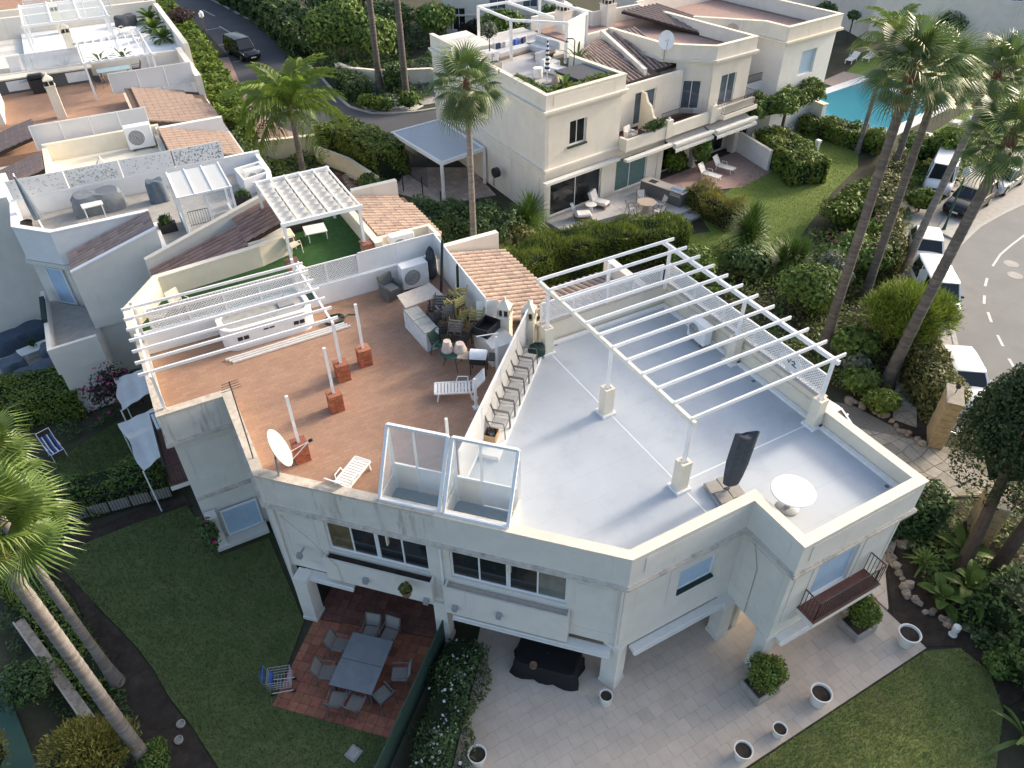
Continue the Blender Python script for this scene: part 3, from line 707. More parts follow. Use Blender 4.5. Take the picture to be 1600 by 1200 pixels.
def yucca(label, loc, heads, mat_='yucca_leaf', L=.85, n=90, group=None):
    t = thing('yucca', label, 'yucca', loc, 0, group)
    for (x, y, z) in heads:
        mb = MB(); mb.tube([(x*.2, y*.2, -.05), (x*.8, y*.8, z*.6), (x, y, z)], [.13, .10, .08], 8); mb.build('stem', 'bark', t, local=True)
        V = []
        for k in range(n):
            v = k/n; el = math.radians(85-115*v); az = k*2.39996; d = Vector((math.cos(el)*math.cos(az), math.cos(el)*math.sin(az), math.sin(el))); s = Vector((-math.sin(az), math.cos(az), 0)); ll = L*random.uniform(.8, 1.1)
            b = Vector((x, y, z-.25*v)); m_ = b+d*ll*.5; e = b+d*ll+Vector((0, 0, -.10*ll*(v+.3))); w = .045
            V += [b-s*w*.6, m_-s*w, m_+s*w, b+s*w*.6, m_-s*w, e-s*.003, e+s*.003, m_+s*w]
        obj('leaf_rosette', fast_mesh('leaf_rosette', np.array(V), 4, mat_), t)
    return t
def strap_plant(label, loc, n=9, L=1.5, w=.22, mat_='leaf_banana', name='banana_plant', cat='plant', group=None, el0=80, el1=15):
    t = thing(name, label, cat, loc, 0, group)
    for k in range(n):
        az = k*2.39996+random.uniform(-.3, .3); el = math.radians(el0-(el0-el1)*k/max(1, n-1)); ll = L*random.uniform(.75, 1.1); mb = MB(); N = 7; vs = []
        for i in range(N+1):
            u = i/N; rr = ll*u; z = rr*math.sin(el)-.55*ll*u**2.4*(1.2-math.sin(el)*.6); x = rr*math.cos(el)+.15*ll*u**2*math.sin(el)
            ww = w*(math.sin(math.pi*min(1, max(.0, (u-.18)/.86)))**.7 if u > .18 else .05)+.012; lift = ww*.35
            for q, dz in ((-1, lift), (0, 0), (1, lift)): vs.append((x, q*ww, z+dz))
        mb.add(vs, [(i*3+j, i*3+j+1, (i+1)*3+j+1, (i+1)*3+j) for i in range(N) for j in range(2)])
        o = mb.build('leaf', mat_, t, local=True); o.rotation_euler = (0, 0, az); o.location = (0, 0, .15)
    mb = MB(); mb.tube([(0, 0, -.05), (0, 0, .35)], [.09, .05], 8); mb.build('stem', 'petiole', t, local=True)
    return t
def rock(mb, c, r):
    n, m = 7, 5; vs = []; sx, sy, sz = [random.uniform(.7, 1.25) for _ in range(3)]; a = random.uniform(0, 3)
    for i in range(m+1):
        ph = math.pi*i/m
        for k in range(n):
            t = 2*math.pi*k/n+a; q = random.uniform(.75, 1.15)*r; vs.append((c[0]+sx*q*math.sin(ph)*math.cos(t), c[1]+sy*q*math.sin(ph)*math.sin(t), c[2]+sz*q*.8*math.cos(ph)))
    mb.add(vs, [(i*n+k, (i+1)*n+k, (i+1)*n+(k+1)%n, i*n+(k+1)%n) for i in range(m) for k in range(n)])
def stone_border(label, pts, r=.16, step=.28, mat_='rock', wid=.25, name='stone_border', rows=1):
    t = thing(name, label, 'stone border', (*pts[0][:2], 0), 0)
    for i in range(len(pts)-1):
        a = Vector((*pts[i][:2], 0)); b = Vector((*pts[i+1][:2], 0)); n = max(1, int((b-a).length/step*rows))
        for k in range(n):
            p = a.lerp(b, (k+random.random()*.6)/n); mb = MB(); rr = r*random.uniform(.65, 1.3); rock(mb, (p.x+random.uniform(-wid, wid), p.y+random.uniform(-wid, wid), rr*.35), rr); mb.build('stone', mat_, t)
    return t
def flagstones(parent, poly, size, mat_, z, th=.03, gap=.02, jit=.25, name='flagstone', maxn=300, rot=0.0, brick=False, sx=None):
    """separate paving stones that fill the convex polygon"""
    sx = sx or size; C, S = math.cos(rot), math.sin(rot); cx = sum(p[0] for p in poly)/len(poly); cy = sum(p[1] for p in poly)/len(poly)
    loc = [((p[0]-cx)*C+(p[1]-cy)*S, -(p[0]-cx)*S+(p[1]-cy)*C) for p in poly]
    x0 = min(p[0] for p in loc); x1 = max(p[0] for p in loc); y0 = min(p[1] for p in loc); y1 = max(p[1] for p in loc); nx = int((x1-x0)/sx)+2; ny = int((y1-y0)/size)+2
    G = {}
    for i in range(-1, nx+1):
        for j in range(ny+1): G[i, j] = (x0+i*sx+random.uniform(-jit, jit)*sx+((j % 2)*.0), y0+j*size+random.uniform(-jit, jit)*size)
    items = []
    for i in range(-1, nx):
        for j in range(ny):
            if brick:
                o = (.5*sx if j % 2 else 0); q = [(x0+i*sx+o, y0+j*size), (x0+(i+1)*sx+o, y0+j*size), (x0+(i+1)*sx+o, y0+(j+1)*size), (x0+i*sx+o, y0+(j+1)*size)]
            else: q = [G[i, j], G[i+1, j], G[i+1, j+1], G[i, j+1]]
            mx = sum(p[0] for p in q)/4; my = sum(p[1] for p in q)/4
            q = [(mx+(p[0]-mx)*(1-gap/sx), my+(p[1]-my)*(1-gap/size)) for p in q]
            q = clip_poly(q, loc)
            if len(q) < 3: continue
            items.append(q)
    items.sort(key=lambda q: sum(p[1] for p in q)/len(q)); rest = MB()
    for k, q in enumerate(items):
        w = [(cx+p[0]*C-p[1]*S, cy+p[0]*S+p[1]*C) for p in q]; dz = random.uniform(-.003, .003)
        if k < maxn: mb = MB(); mb.prism(w, z, z+th+dz); mb.build(name, mat_, parent)
        else: rest.prism(w, z, z+th+dz)
    if rest.v: o = rest.build(name+'s', mat_, parent); o['kind'] = 'stuff'
# ---------------------------------------------------------------- vehicles
def car(label, loc, rz, L=4.1, Wd=1.72, H=1.48, paint='paint_white', van=False, cat='car', name='parked_car', group='cars parked along the kerb', suv=False):
    t = thing(name, label, cat, loc, rz, group); hw = Wd/2; x0, x1 = -L/2, L/2; belt = .90 if not van else 1.0
    if suv: belt = .98
    hood = .16*L if van else .25*L
    st = [(x0, .80, .42, belt*.72), (x0+.06, .93, .30, belt*.90), (x0+.25, .99, .24, belt), (-L*.2, 1.0, .22, belt), (L*.12, 1.0, .22, belt), (x1-hood, .995, .22, belt-.01), (x1-hood*.45, .97, .23, belt-.09), (x1-.18, .92, .26, belt-.19), (x1-.04, .84, .32, belt-.30), (x1, .74, .42, belt-.42)]
    mb = MB(); vs = []; prof = [(-.92, 0), (-1, .18), (-1, .62), (-.95, .86), (-.80, 1), (-.4, 1.03), (0, 1.045), (.4, 1.03), (.80, 1), (.95, .86), (1, .62), (1, .18), (.92, 0)]; n = len(prof)
    for (x, w, zb, zt) in st:
        for (y, z) in prof: vs.append((x, y*w*hw, zb+(zt-zb)*z))
    fs = [(i*n+k, (i+1)*n+k, (i+1)*n+(k+1)%n, i*n+(k+1)%n) for i in range(len(st)-1) for k in range(n)]+[tuple(range(n)), tuple((len(st)-1)*n+k for k in range(n-1, -1, -1))]
    mb.add(vs, fs); mb.build('body', paint, t, smooth=True, local=True)
    # greenhouse
    rb = x0+.10 if van or suv else x0+.28; wf = x1-hood-.02; rtb = rb+.14 if (van or suv) else rb+.45; rtf = wf-(.62 if not van else .55)
    base = [(rb, hw*.92), (rb+.5, hw*.955), (wf-.5, hw*.955), (wf, hw*.86)]; top = [(rtb, hw*.72), (rtb+.4, hw*.80), (rtf-.15, hw*.80), (rtf, hw*.72)]
    def loft(mb, zb, zt, B, Tt):
        lo = [(x, -y, zb) for x, y in B]+[(x, y, zb) for x, y in reversed(B)]; hi = [(x, -y, zt) for x, y in Tt]+[(x, y, zt) for x, y in reversed(Tt)]; n = len(lo)
        mb.add(lo+hi, [tuple(range(n-1, -1, -1)), tuple(range(n, 2*n))]+[(i, (i+1) % n, n+(i+1) % n, n+i) for i in range(n)])
    mb = MB(); loft(mb, belt-.03, H-.05, base, top); mb.build('windows', 'glass_car', t, local=True)
    k = .82 if not van else .5
    mb = MB(); zs = H-.075
    up = [(rtb-.04, hw*.735), (rtb+.4, hw*.82), (rtf-.15, hw*.82), (rtf+.05, hw*.74)]; cr = [(rtb+.12, hw*.60), (rtb+.45, hw*.70), (rtf-.25, hw*.70), (rtf-.10, hw*.60)]
    loft(mb, zs, H-.03, up, [(x, y*.97) for x, y in up]); loft(mb, H-.031, H, [(x, y*.97) for x, y in up], cr); mb.build('roof', paint, t, smooth=True, local=True)
    mb = MB()
    def lp(i, f=1.012):
        bq, tq = base[i], top[i]; return bq, tq
    for sg in (-1, 1):
        for i in (0, 3):
            b_, t_ = base[i], top[i]; mb.beam((b_[0], sg*b_[1], belt-.02), (t_[0], sg*t_[1], H-.05), .09, .07)
        for fx in ((.36, .66) if not van else (.42, .70)):
            xb = base[0][0]+(base[3][0]-base[0][0])*fx; xt = top[0][0]+(top[3][0]-top[0][0])*fx; mb.beam((xb, sg*hw*.958, belt-.02), (xt, sg*hw*.805, H-.05), .07, .03)
        if van:
            mb.add([(rb, sg*hw*.935, belt-.03), (wf-1.35, sg*hw*.965, belt-.03), (wf-1.35, sg*hw*.82, H-.06), (rtb, sg*hw*.75, H-.06)], [(0, 1, 2, 3)])
    mb.build('pillars', paint, t, local=True)
    for sx in (x0+.20*L, x1-.19*L):
        for sg in (-1, 1):
            y = sg*hw*.93; r = .31; w = MB(); w.tube([(sx, y-sg*.16, r), (sx, y+sg*.07, r)], r, 18); o = w.build('wheel', 'tyre', t, smooth=True, local=True)
            w = MB(); w.tube([(sx, y+sg*.05, r), (sx, y+sg*.082, r)], r*.66, 14); w.build('rim', 'steel', o, local=True)
            w = MB(); w.tube([(sx, y-sg*.1, r+.05), (sx, y+sg*.062, r+.05)], r*1.15, 18); w.build('wheel_arch', 'black_metal', t, local=True)
    for sg in (-1, 1):
        w = MB(); xx = x1-.20; w.add([(xx+.10, sg*hw*.50, belt-.335), (xx-.10, sg*hw*.905, belt-.30), (xx-.28, sg*hw*.93, belt-.165), (xx-.06, sg*hw*.56, belt-.20), (xx+.14, sg*hw*.48, belt-.345), (xx-.07, sg*hw*.935, belt-.31), (xx-.27, sg*hw*.955, belt-.145), (xx-.04, sg*hw*.55, belt-.175)], [(4,5,6,7),(0,1,5,4),(1,2,6,5),(2,3,7,6),(3,0,4,7)]); w.build('headlight', 'lamp_glass', t, local=True)
        w = MB(); w.box((wf-.42, sg*(hw+.09), belt+.06), (.12, .20, .14), 0, .03); w.build('wing_mirror', paint if paint != 'paint_white' or van is False else 'black_metal', t, local=True)
        w = MB(); w.box((x0+.03, sg*hw*.75, belt-.18), (.06, .22, .22)); w.build('tail_light', 'terracotta_tile', t, local=True)
    w = MB(); w.box((x1-.015, 0, belt-.40), (.05, hw*1.0, .14)); w.build('grille', 'black_metal', t, local=True)
    w = MB(); w.box((x1+.012, 0, .40), (.03, .52, .11)); w.build('number_plate', 'plate', t, local=True)
    w = MB(); w.box((x1-.02, 0, .27), (.08, hw*1.5, .14)); w.build('bumper', 'black_metal' if van else paint, t, local=True)
    w = MB(); w.tube([(wf-.04, -.55, belt+.03), (wf-.10, .05, belt+.09)], .012, 4); w.build('wiper', 'black_metal', t, local=True)
    return t

# ---------------------------------------------------------------- ground, roads, lawns, pool
def W2(*pts): return [(p[0], p[1]) for p in pts]
g = MB(); g.quad((-400, -300, -.05), (500, -300, -.05), (500, 700, -.05), (-400, 700, -.05)); struct('ground', g, 'ground')
def sheet(name, poly, z, m, th=.03):
    mb = MB(); mb.prism(poly, z-th, z); return struct(name, mb, m)
def blades(parent, poly, n, h=.07, m='grass_blade_dark', z=0.0):
    x0 = min(p[0] for p in poly); x1 = max(p[0] for p in poly); y0 = min(p[1] for p in poly); y1 = max(p[1] for p in poly)
    X = RNG.uniform(x0, x1, n*2); Y = RNG.uniform(y0, y1, n*2); k = np.array([inpoly(a, b, poly) for a, b in zip(X, Y)]); X = X[k]; Y = Y[k]; q = len(X)
    a = RNG.uniform(0, 6.28, q); hh = h*RNG.uniform(.4, 1.3, q); dx = np.cos(a)*.011; dy = np.sin(a)*.011; lx = RNG.normal(scale=.03, size=q); ly = RNG.normal(scale=.03, size=q); Z = np.full(q, z)
    V = np.stack([np.stack([X-dx, Y-dy, Z], 1), np.stack([X+dx, Y+dy, Z], 1), np.stack([X+lx, Y+ly, Z+hh], 1)], 1).reshape(-1, 3)
    o = obj('grass', fast_mesh('grass', V, 3, m), parent); o['kind'] = 'stuff'
lawnL = W2((-6.41, 24.12, 0.00), (-4.30, 24.24, 0.00), (-2.05, 24.20, 0.00), (-1.38, 20.96, 0.00), (0.45, 20.92, 0.00), (0.57, 16.64, 0.00), (-1.24, 14.11, 0.00), (1.65, 11.33, 0.00), (-0.07, 9.27, 0.00), (-2.29, 10.50, 0.00), (-3.19, 13.10, 0.00), (-3.61, 14.67, 0.00), (-4.07, 16.00, 0.00), (-4.37, 17.31, 0.00), (-4.73, 18.40, 0.00), (-5.21, 19.57, 0.00), (-5.80, 20.94, 0.00), (-6.60, 22.97, 0.00), (-7.45, 24.70, 0.00), (-7.58, 25.34, 0.00))
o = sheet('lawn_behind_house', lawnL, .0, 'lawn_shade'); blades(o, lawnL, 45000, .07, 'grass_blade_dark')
lawnU = W2((-6.76, 29.68, 0.00), (-3.72, 31.14, 0.00), (-2.28, 28.62, 0.00), (-2.75, 26.43, 0.00), (-6.03, 26.04, 0.00))
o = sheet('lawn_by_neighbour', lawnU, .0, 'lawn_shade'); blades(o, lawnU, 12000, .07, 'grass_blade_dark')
lawnR = W2((18.6, 5.24), (19.73, 4.75, 0.00), (19.82, 3.75, 0.00), (19.00, 2.67, 0.00), (17.18, 1.67, 0.00), (15.6, .4), (5.0, -.5), (5.0, 5.24))
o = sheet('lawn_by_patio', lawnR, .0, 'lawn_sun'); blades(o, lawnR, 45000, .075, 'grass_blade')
lawnF = W2((31.78, 31.64, 0.00), (32.93, 34.28, 0.00), (39.20, 36.50, 0.00), (46.79, 41.32, 0.00), (49.40, 40.43, 0.00), (50.08, 35.83, 0.00), (47.74, 33.89, 0.00), (42.96, 31.90, 0.00), (36.12, 28.18, 0.00), (31.05, 26.77, 0.00), (27.57, 29.61, 0.00), (27.51, 32.73, 0.00))
o = sheet('lawn_of_white_villa', lawnF, .0, 'lawn_far'); blades(o, lawnF, 40000, .08, 'grass_blade')
lawnP = W2((54.21, 34.60, 0.00), (65.76, 37.67, 0.00), (70.50, 35.82, 0.00), (61.29, 29.77, 0.00), (54.44, 30.28, 0.00), (49.21, 29.49, 0.00), (46.61, 29.80, 0.00), (49.29, 32.59, 0.00))
o = sheet('lawn_by_pool', lawnP, .0, 'lawn_far'); blades(o, lawnP, 16000, .08, 'grass_blade')
lawnQ = W2((62.01, 48.80, 0.00), (70.54, 53.23, 0.00), (75.38, 51.66, 0.00), (77.79, 40.61, 0.00), (70.95, 36.11, 0.00), (67.03, 38.78, 0.00), (66.38, 48.44, 0.00))
sheet('lawn_behind_pool', lawnQ, .0, 'lawn_far')
for nm, P_ in (('soil_bed_by_lawn', [(-7.65, 25.28, 0.00), (-6.81, 24.81, 0.00), (-2.08, 25.01, 0.00), (-1.87, 24.10, 0.00), (-4.32, 24.10, 0.00), (-6.42, 23.99, 0.00), (-5.81, 20.85, 0.00), (-4.74, 18.32, 0.00), (-4.08, 15.93, 0.00), (-3.18, 12.99, 0.00), (-2.92, 10.85, 0.00), (-7.37, 13.32, 0.00), (-5.59, 17.10, 0.00), (-6.40, 21.43, 0.00)]),
               ('soil_bed_by_stones', [(20.41, 8.36, 0.00), (23.29, 9.98, 0.00), (27.86, 7.81, 0.00), (19.96, 2.62, 0.00), (18.95, 2.70, 0.00), (19.79, 3.84, 0.00), (19.78, 4.79, 0.00), (18.64, 5.42, 0.00), (18.77, 6.70, 0.00)]),
               ('soil_bed_under_trees', [(25.55, 28.25, 0.00), (36.12, 28.18, 0.00), (35.18, 22.77, 0.00), (40.51, 23.10, 0.00), (33.32, 15.47, 0.00), (27.49, 11.41, 0.00), (25.80, 12.36, 0.00), (27.51, 17.57, 0.00)])):
    sheet(nm, W2(*P_), -.012, 'soil')
# limestone patio, laid stone by stone
patio = [(5.9, 13.4), (18.73, 13.4), (18.73, 5.30), (.4, 5.30), (.4, 6.2)]
o = sheet('patio', patio, .0, 'grout', .1); flagstones(o, patio, .42, 'limestone', .001, .012, .005, .0, 'paver', 300, 0, True, .42)
o = sheet('side_path', W2((18.80, 13.0), (18.80, 6.95), (18.89, 6.99, 0.00), (20.02, 8.08, 0.00), (23.23, 9.63, 0.00), (21.5, 13.0)), -.004, 'grout', .1)
flagstones(o, W2((18.80, 12.0), (18.80, 6.95), (18.89, 6.99, 0.00), (20.02, 8.08, 0.00)), .55, 'limestone', -.003, .022, .015, .05, 'paver', 80)
tp = W2((0.93, 16.52, 0.00), (-1.24, 14.11, 0.00), (1.65, 11.33, 0.00), (4.50, 13.59, 0.00))
o = sheet('dining_patio', tp, .0, 'terracotta_bed', .1); flagstones(o, tp, .33, 'terracotta_tile', .001, .02, .012, 0, 'floor_tile', 300, math.radians(-45))
tp2 = [(tp[0][0]+.02, tp[0][1]+.02), (tp[3][0]+.02, tp[3][1]+.02), (7.0, 16.1), (3.5, 19.2)]
o = sheet('porch_floor', tp2, .0, 'terracotta_bed', .1); flagstones(o, tp2, .33, 'terracotta_tile_dark', .001, .02, .012, 0, 'floor_tile', 200, math.radians(-45))
# road on the right with its parking bay
ker = [(70, 26.5), (60, 25.0), (52.8, 24.2), (50.3, 24.0), (47.2, 23.6), (44.1, 22.7), (41.5, 21.6), (39.9, 20.6), (38.2, 19.2), (36.7, 17.9), (34.6, 15.9), (32.6, 13.9), (30.9, 11.8), (29.3, 9.4), (28.0, 6.0), (27.2, 1.0), (27.0, -12)]
r = MB(); r.prism(ker+[(95, -12), (95, 26.5)], -.045, -.012); road = struct('road', r, 'asphalt')
r = MB(); r.band(ker, -.12, .12, -.03, .02); struct('kerb', r, 'kerb')
r = MB(); r.prism(ker[:13]+[(28.8, 11.6), (30.8, 15.2), (34.0, 18.6), (37.2, 21.6), (42, 25.4), (46, 29.5), (52, 31.5), (70, 32)], -.045, -.006); struct('parking_bay', r, 'pavement')
r = MB(); r.prism(W2((44.23, 24.52, 0.00), (46.47, 25.46, 0.00), (46.16, 24.00, 0.00), (44.26, 23.15, 0.00)), 0, .10); struct('pavement_island', r, 'kerb')
dash = [(48.9, 21.5), (46.9, 21.1), (45.2, 20.7), (43.5, 20.05)]
r = MB(); r.band(dash, -.06, .06, -.012, -.007); r.build('lane_line', 'road_paint', road)
for a, b in (((42.0, 19.35), (41.1, 18.85)), ((40.2, 18.25), (39.4, 17.72)), ((38.85, 17.1), (38.15, 16.4)), ((37.35, 15.5), (36.7, 14.75)), ((36.0, 13.95), (35.5, 13.3)), ((35.0, 12.6), (34.6, 11.9))):
    r = MB(); r.band([a, b], -.07, .07, -.012, -.007); r.build('lane_dash', 'road_paint', road)
for c in ((44.69, 19.67), (43.67, 18.74)):
    r = MB(); r.lathe([(.42, -.012), (.42, -.004), (.01, -.003)], (c[0], c[1], 0), 18); r.build('manhole_cover', 'pavement', road)
# road at the top
far = [(14, 130), (16.97, 112.7), (19.12, 97.8), (19.35, 87.6), (19.68, 77.1), (19.16, 67.7), (19.2, 65.2), (20.36, 62.7), (22, 61.6), (24.2, 61.0), (25.7, 60.9), (32, 60.4)]
near = [(8.5, 130), (10.4, 116.6), (13.2, 98), (13.3, 86), (12.36, 76.9), (11.95, 69.1), (12.6, 63.5), (13.91, 60.2), (16.2, 57.4), (19.8, 56.4), (32, 56.0)]
r = MB(); r.prism(far+near[::-1], -.045, -.010); road2 = struct('access_road', r, 'asphalt_dark')
r = MB(); r.band(far, -.02, .22, -.03, .10); struct('access_road_kerb', r, 'kerb')
r = MB(); r.prism(near[3:8]+[(10.6, 60.5), (10.2, 68), (10.6, 77), (11.6, 86)], -.04, .03); struct('footway', r, 'pavement_pink')
for k in range(4):
    y = 78+k*9; r = MB(); r.band([(15.7-.02*k, y-1), (15.4-.15*k, y+3.0)], -.06, .06, -.010, -.005); r.build('lane_dash', 'road_paint', road2)
for y in (84, 91, 98): r = MB(); r.band([(13.3, y), (15.1, y+.3)], -.05, .05, -.010, -.005); r.build('bay_line', 'road_paint', road2)
r = MB(); r.lathe([(.4, -.01), (.4, -.003), (.01, -.002)], (18.6, 60.2, 0), 18); r.build('manhole_cover', 'pavement', road2)
# flagstone ways near the gate
fp = W2((31.76, 17.09, 0.00), (32.75, 16.72, 0.00), (27.68, 12.81, 0.00), (27.21, 13.71, 0.00)); o = sheet('garden_path', fp, -.004, 'flag_grout'); flagstones(o, fp, .5, 'flagstone', -.003, .03, .035, .22, 'flagstone', 120)
dv = W2((25.45, 16.24, 0.00), (26.37, 15.36, 0.00), (27.11, 12.08, 0.00), (29.14, 9.81, 0.00), (27.12, 8.42, 0.00), (24.31, 9.88, 0.00), (18.9, 12.5)); o = sheet('driveway', dv, -.004, 'flag_grout'); flagstones(o, dv, .62, 'flagstone', -.003, .03, .03, .24, 'flagstone', 200)
fp = W2((42.88, 27.72, 0.00), (43.20, 27.12, 0.00), (49.07, 30.19, 0.00), (48.91, 31.15, 0.00)); o = sheet('garden_walk', fp, -.004, 'flag_grout'); flagstones(o, fp, .55, 'flag_pink', -.003, .03, .03, .2, 'flagstone', 60)
cp = W2((16.13, 47.33, 0.00), (18.36, 43.74, 0.00), (22.30, 43.20, 0.00), (22.82, 48.27, 0.00), (18.85, 50.56, 0.00)); o = sheet('carport_floor', cp, -.004, 'flag_grout'); flagstones(o, cp, .6, 'flag_pink', -.003, .03, .03, .22, 'flagstone', 120)
# pool
pl = W2((51.13, 41.69, 0.00), (57.24, 46.42, 0.00), (63.88, 47.26, 0.00), (63.80, 39.55, 0.00), (54.97, 37.67, 0.00), (52.21, 38.49, 0.00))
r = MB(); r.prism(offs(pl[::-1], -1.0, True), -.05, .03)
dk = r.build('pool_surround', 'pool_deck'); dk['kind'] = 'structure'
r = MB(); r.prism(pl, .0, .034); struct('pool_water', r, 'pool_water')
for nm, P_, m_ in (('pool_path', W2((60.14, 49.25, 0.00), (64.36, 50.31, 0.00), (65.13, 48.50, 0.00), (60.19, 47.74, 0.00)), 'flag_pink'), ('gravel_bed', W2((20.56, 67.88, 0.00), (22.61, 68.72, 0.00), (25.04, 65.26, 0.00), (25.14, 62.30, 0.00), (24.01, 61.66, 0.00), (21.98, 62.30, 0.00), (20.30, 63.82, 0.00)), 'gravel_white'), ('gravel_bed_by_steps', W2((14.21, 51.92, 0.00), (15.68, 51.59, 0.00), (15.32, 49.01, 0.00), (14.15, 48.71, 0.00), (13.56, 49.77, 0.00)), 'gravel_white'), ('villa_yard', W2((29.19, 75.12, 0.00), (34.51, 77.22, 0.00), (26.87, 62.24, 0.00), (24.80, 62.50, 0.00)), 'pavement')):
    sheet(nm, P_, .02, m_, .06)

# ---------------------------------------------------------------- the two corner houses in front
HLo = [(-1.6, 26.5), (-1.6, 21.62), (.55, 21.62), (.55, 17.40), (4.63, 13.32)]
HRo = [(4.63, 13.32), (8.65, 9.30), (12.98, 9.30), (12.98, 7.36), (17.95, 7.36), (17.95, 19.72)]
S2 = math.sqrt(.5)
hl = thing('terraced_house', 'white house with terracotta roof terrace cluttered with stored furniture', 'house', (2, 20, 0))
hr = thing('terraced_house', 'white corner house with empty grey painted roof terrace', 'house', (12, 13, 0))
def dpt(u): return (HLo[3][0]+.12*0+u*S2, HLo[3][1]-u*S2)
wl = offs(HLo, .13); wr = offs(HRo, .13)
# upper walls with openings
mb = MB()
wall(mb, wl[0], wl[1], 0, 5.5, .25, [(1.2, 3.2, 3.05, 5.0)]); wall(mb, wl[1], (wl[2][0]+.25, wl[2][1]), 0, 5.5, .25)
wall(mb, (wl[2][0], wl[2][1]), wl[3], 0, 5.5, .25)
LLd = (Vector(wl[4])-Vector(wl[3])).length
wall(mb, wl[3], wl[4], 2.30, 5.5, .25, [(1.85, 5.30, 3.70, 5.22)])
mb.build('wall', 'plaster', hl)
o = window(hl, wl[3], wl[4], 1.85, 3.57, 3.70, 5.22, 2); o.children[0].data.materials[0] = M['glass_warm']; window(hl, wl[3], wl[4], 3.58, 5.30, 3.70, 5.22, 2)
window(hl, wl[0], wl[1], 1.2, 3.2, 3.05, 5.0, 2)
mb = MB()
LR = (Vector(wr[1])-Vector(wr[0])).length
wall(mb, wr[0], wr[1], 2.30, 5.5, .25, [(.30, 3.95, 3.78, 5.25)])
wall(mb, (wr[1][0], wr[1][1]), (wr[2][0]+.25, wr[2][1]), 2.0, 5.5, .25, [(2.05, 3.50, 3.52, 4.62)])
wall(mb, (wr[2][0], wr[2][1]), (wr[3][0], wr[3][1]), 1.9, 5.5, .25)
wall(mb, (wr[3][0], wr[3][1]), (wr[4][0], wr[4][1]), 1.9, 5.5, .25, [(1.25, 3.0, 3.02, 5.15)])
wall(mb, (wr[4][0], wr[4][1]), (wr[5][0], wr[5][1]+.1), 0, 5.5, .25, [(.35, 2.75, 0, 2.05)])
mb.build('wall', 'plaster', hr)
window(hr, wr[0], wr[1], .30, 2.12, 3.78, 5.25, 2); o = window(hr, wr[0], wr[1], 2.13, 3.95, 3.78, 5.25, 2); o.children[1].data.materials[0] = M['glass_pale']
o = window(hr, wr[1], wr[2], 2.05, 3.50, 3.52, 4.62, 1, glass='shutter_blue', rec=.10)
mb = MB(); wall(mb, (wr[1][0]+2.05, wr[1][1]-.04), (wr[1][0]+3.50, wr[1][1]-.04), 3.46, 3.53, .2); mb.build('sill', 'screen_green', o)
window(hr, wr[3], wr[4], 1.25, 3.0, 3.02, 5.15, 1, glass='shutter_blue', name='balcony_shutter')
# raised panels and trim on the shaded walls
mb = MB()
def trim(p0, p1, u0, u1, z0, z1, w=.05, d=.02):
    a = Vector(p0); b = Vector(p1); e = (b-a).normalized()
    for (ua, ub, za, zb) in ((u0, u1, z0, z0+w), (u0, u1, z1-w, z1), (u0, u0+w, z0+w, z1-w), (u1-w, u1, z0+w, z1-w)):
        q0 = a+e*ua; q1 = a+e*ub; n = Vector((e.y, -e.x))*d; wall(mb, q0+n, q1+n, za, zb, d-.001)
trim(wl[3], wl[4], .35, 1.5, 2.75, 5.0); mb.build('wall_trim', 'plaster', hl); mb = MB(); trim(wl[1], wl[2], .25, 1.85, 3.3, 5.0); mb.build('wall_trim', 'plaster', hl)
for q_ in ((wr[0], wr[1], 4.15, 5.45, 2.75, 5.0), (wr[1], wr[2], 1.65, 3.85, 3.2, 4.95), (wr[2], wr[3], .2, 1.75, 2.6, 5.0), (wr[3], wr[4], .25, 1.05, 2.5, 5.1), (wr[3], wr[4], 3.2, 4.6, 2.5, 5.1)): mb = MB(); trim(*q_); mb.build('wall_trim', 'plaster', hr)
# parapets, cornices, copings
for h, pts, old in ((hl, HLo, True), (hr, HRo, False)):
    mb = MB(); mb.band(pts, 0, .26, 5.52, 6.68); mb.build('parapet', 'plaster_stained' if old else 'plaster', h)
    mb = MB(); mb.band(pts, -.03, .30, 6.68, 6.75); mb.build('coping', 'coping_old' if old else 'coping', h)
    mb = MB(); mb.band(pts, -.09, .20, 5.36, 5.46); mb.band(pts, -.05, .20, 5.46, 5.52); mb.build('cornice', 'cornice', h)
mb = MB(); mb.band([(HRo[0][0]+.1, HRo[0][1]-.1), (HRo[1][0]-.35, HRo[1][1]+.35)], -.018, -.001, 5.85, 6.5); mb.band([(HRo[1][0]+.5, 9.30), (12.5, 9.30)], -.018, -.001, 5.85, 6.5); mb.band([(12.98, 8.9), (12.98, 7.75)], -.018, -.001, 5.85, 6.5); mb.band([(13.4, 7.36), (17.5, 7.36)], -.018, -.001, 5.85, 6.5); mb.build('parapet_panel', 'plaster', hr)
mb = MB(); mb.band([(.9, 17.05), (4.4, 13.55)], -.018, -.001, 5.85, 6.5); mb.build('parapet_panel', 'plaster_stained', hl)
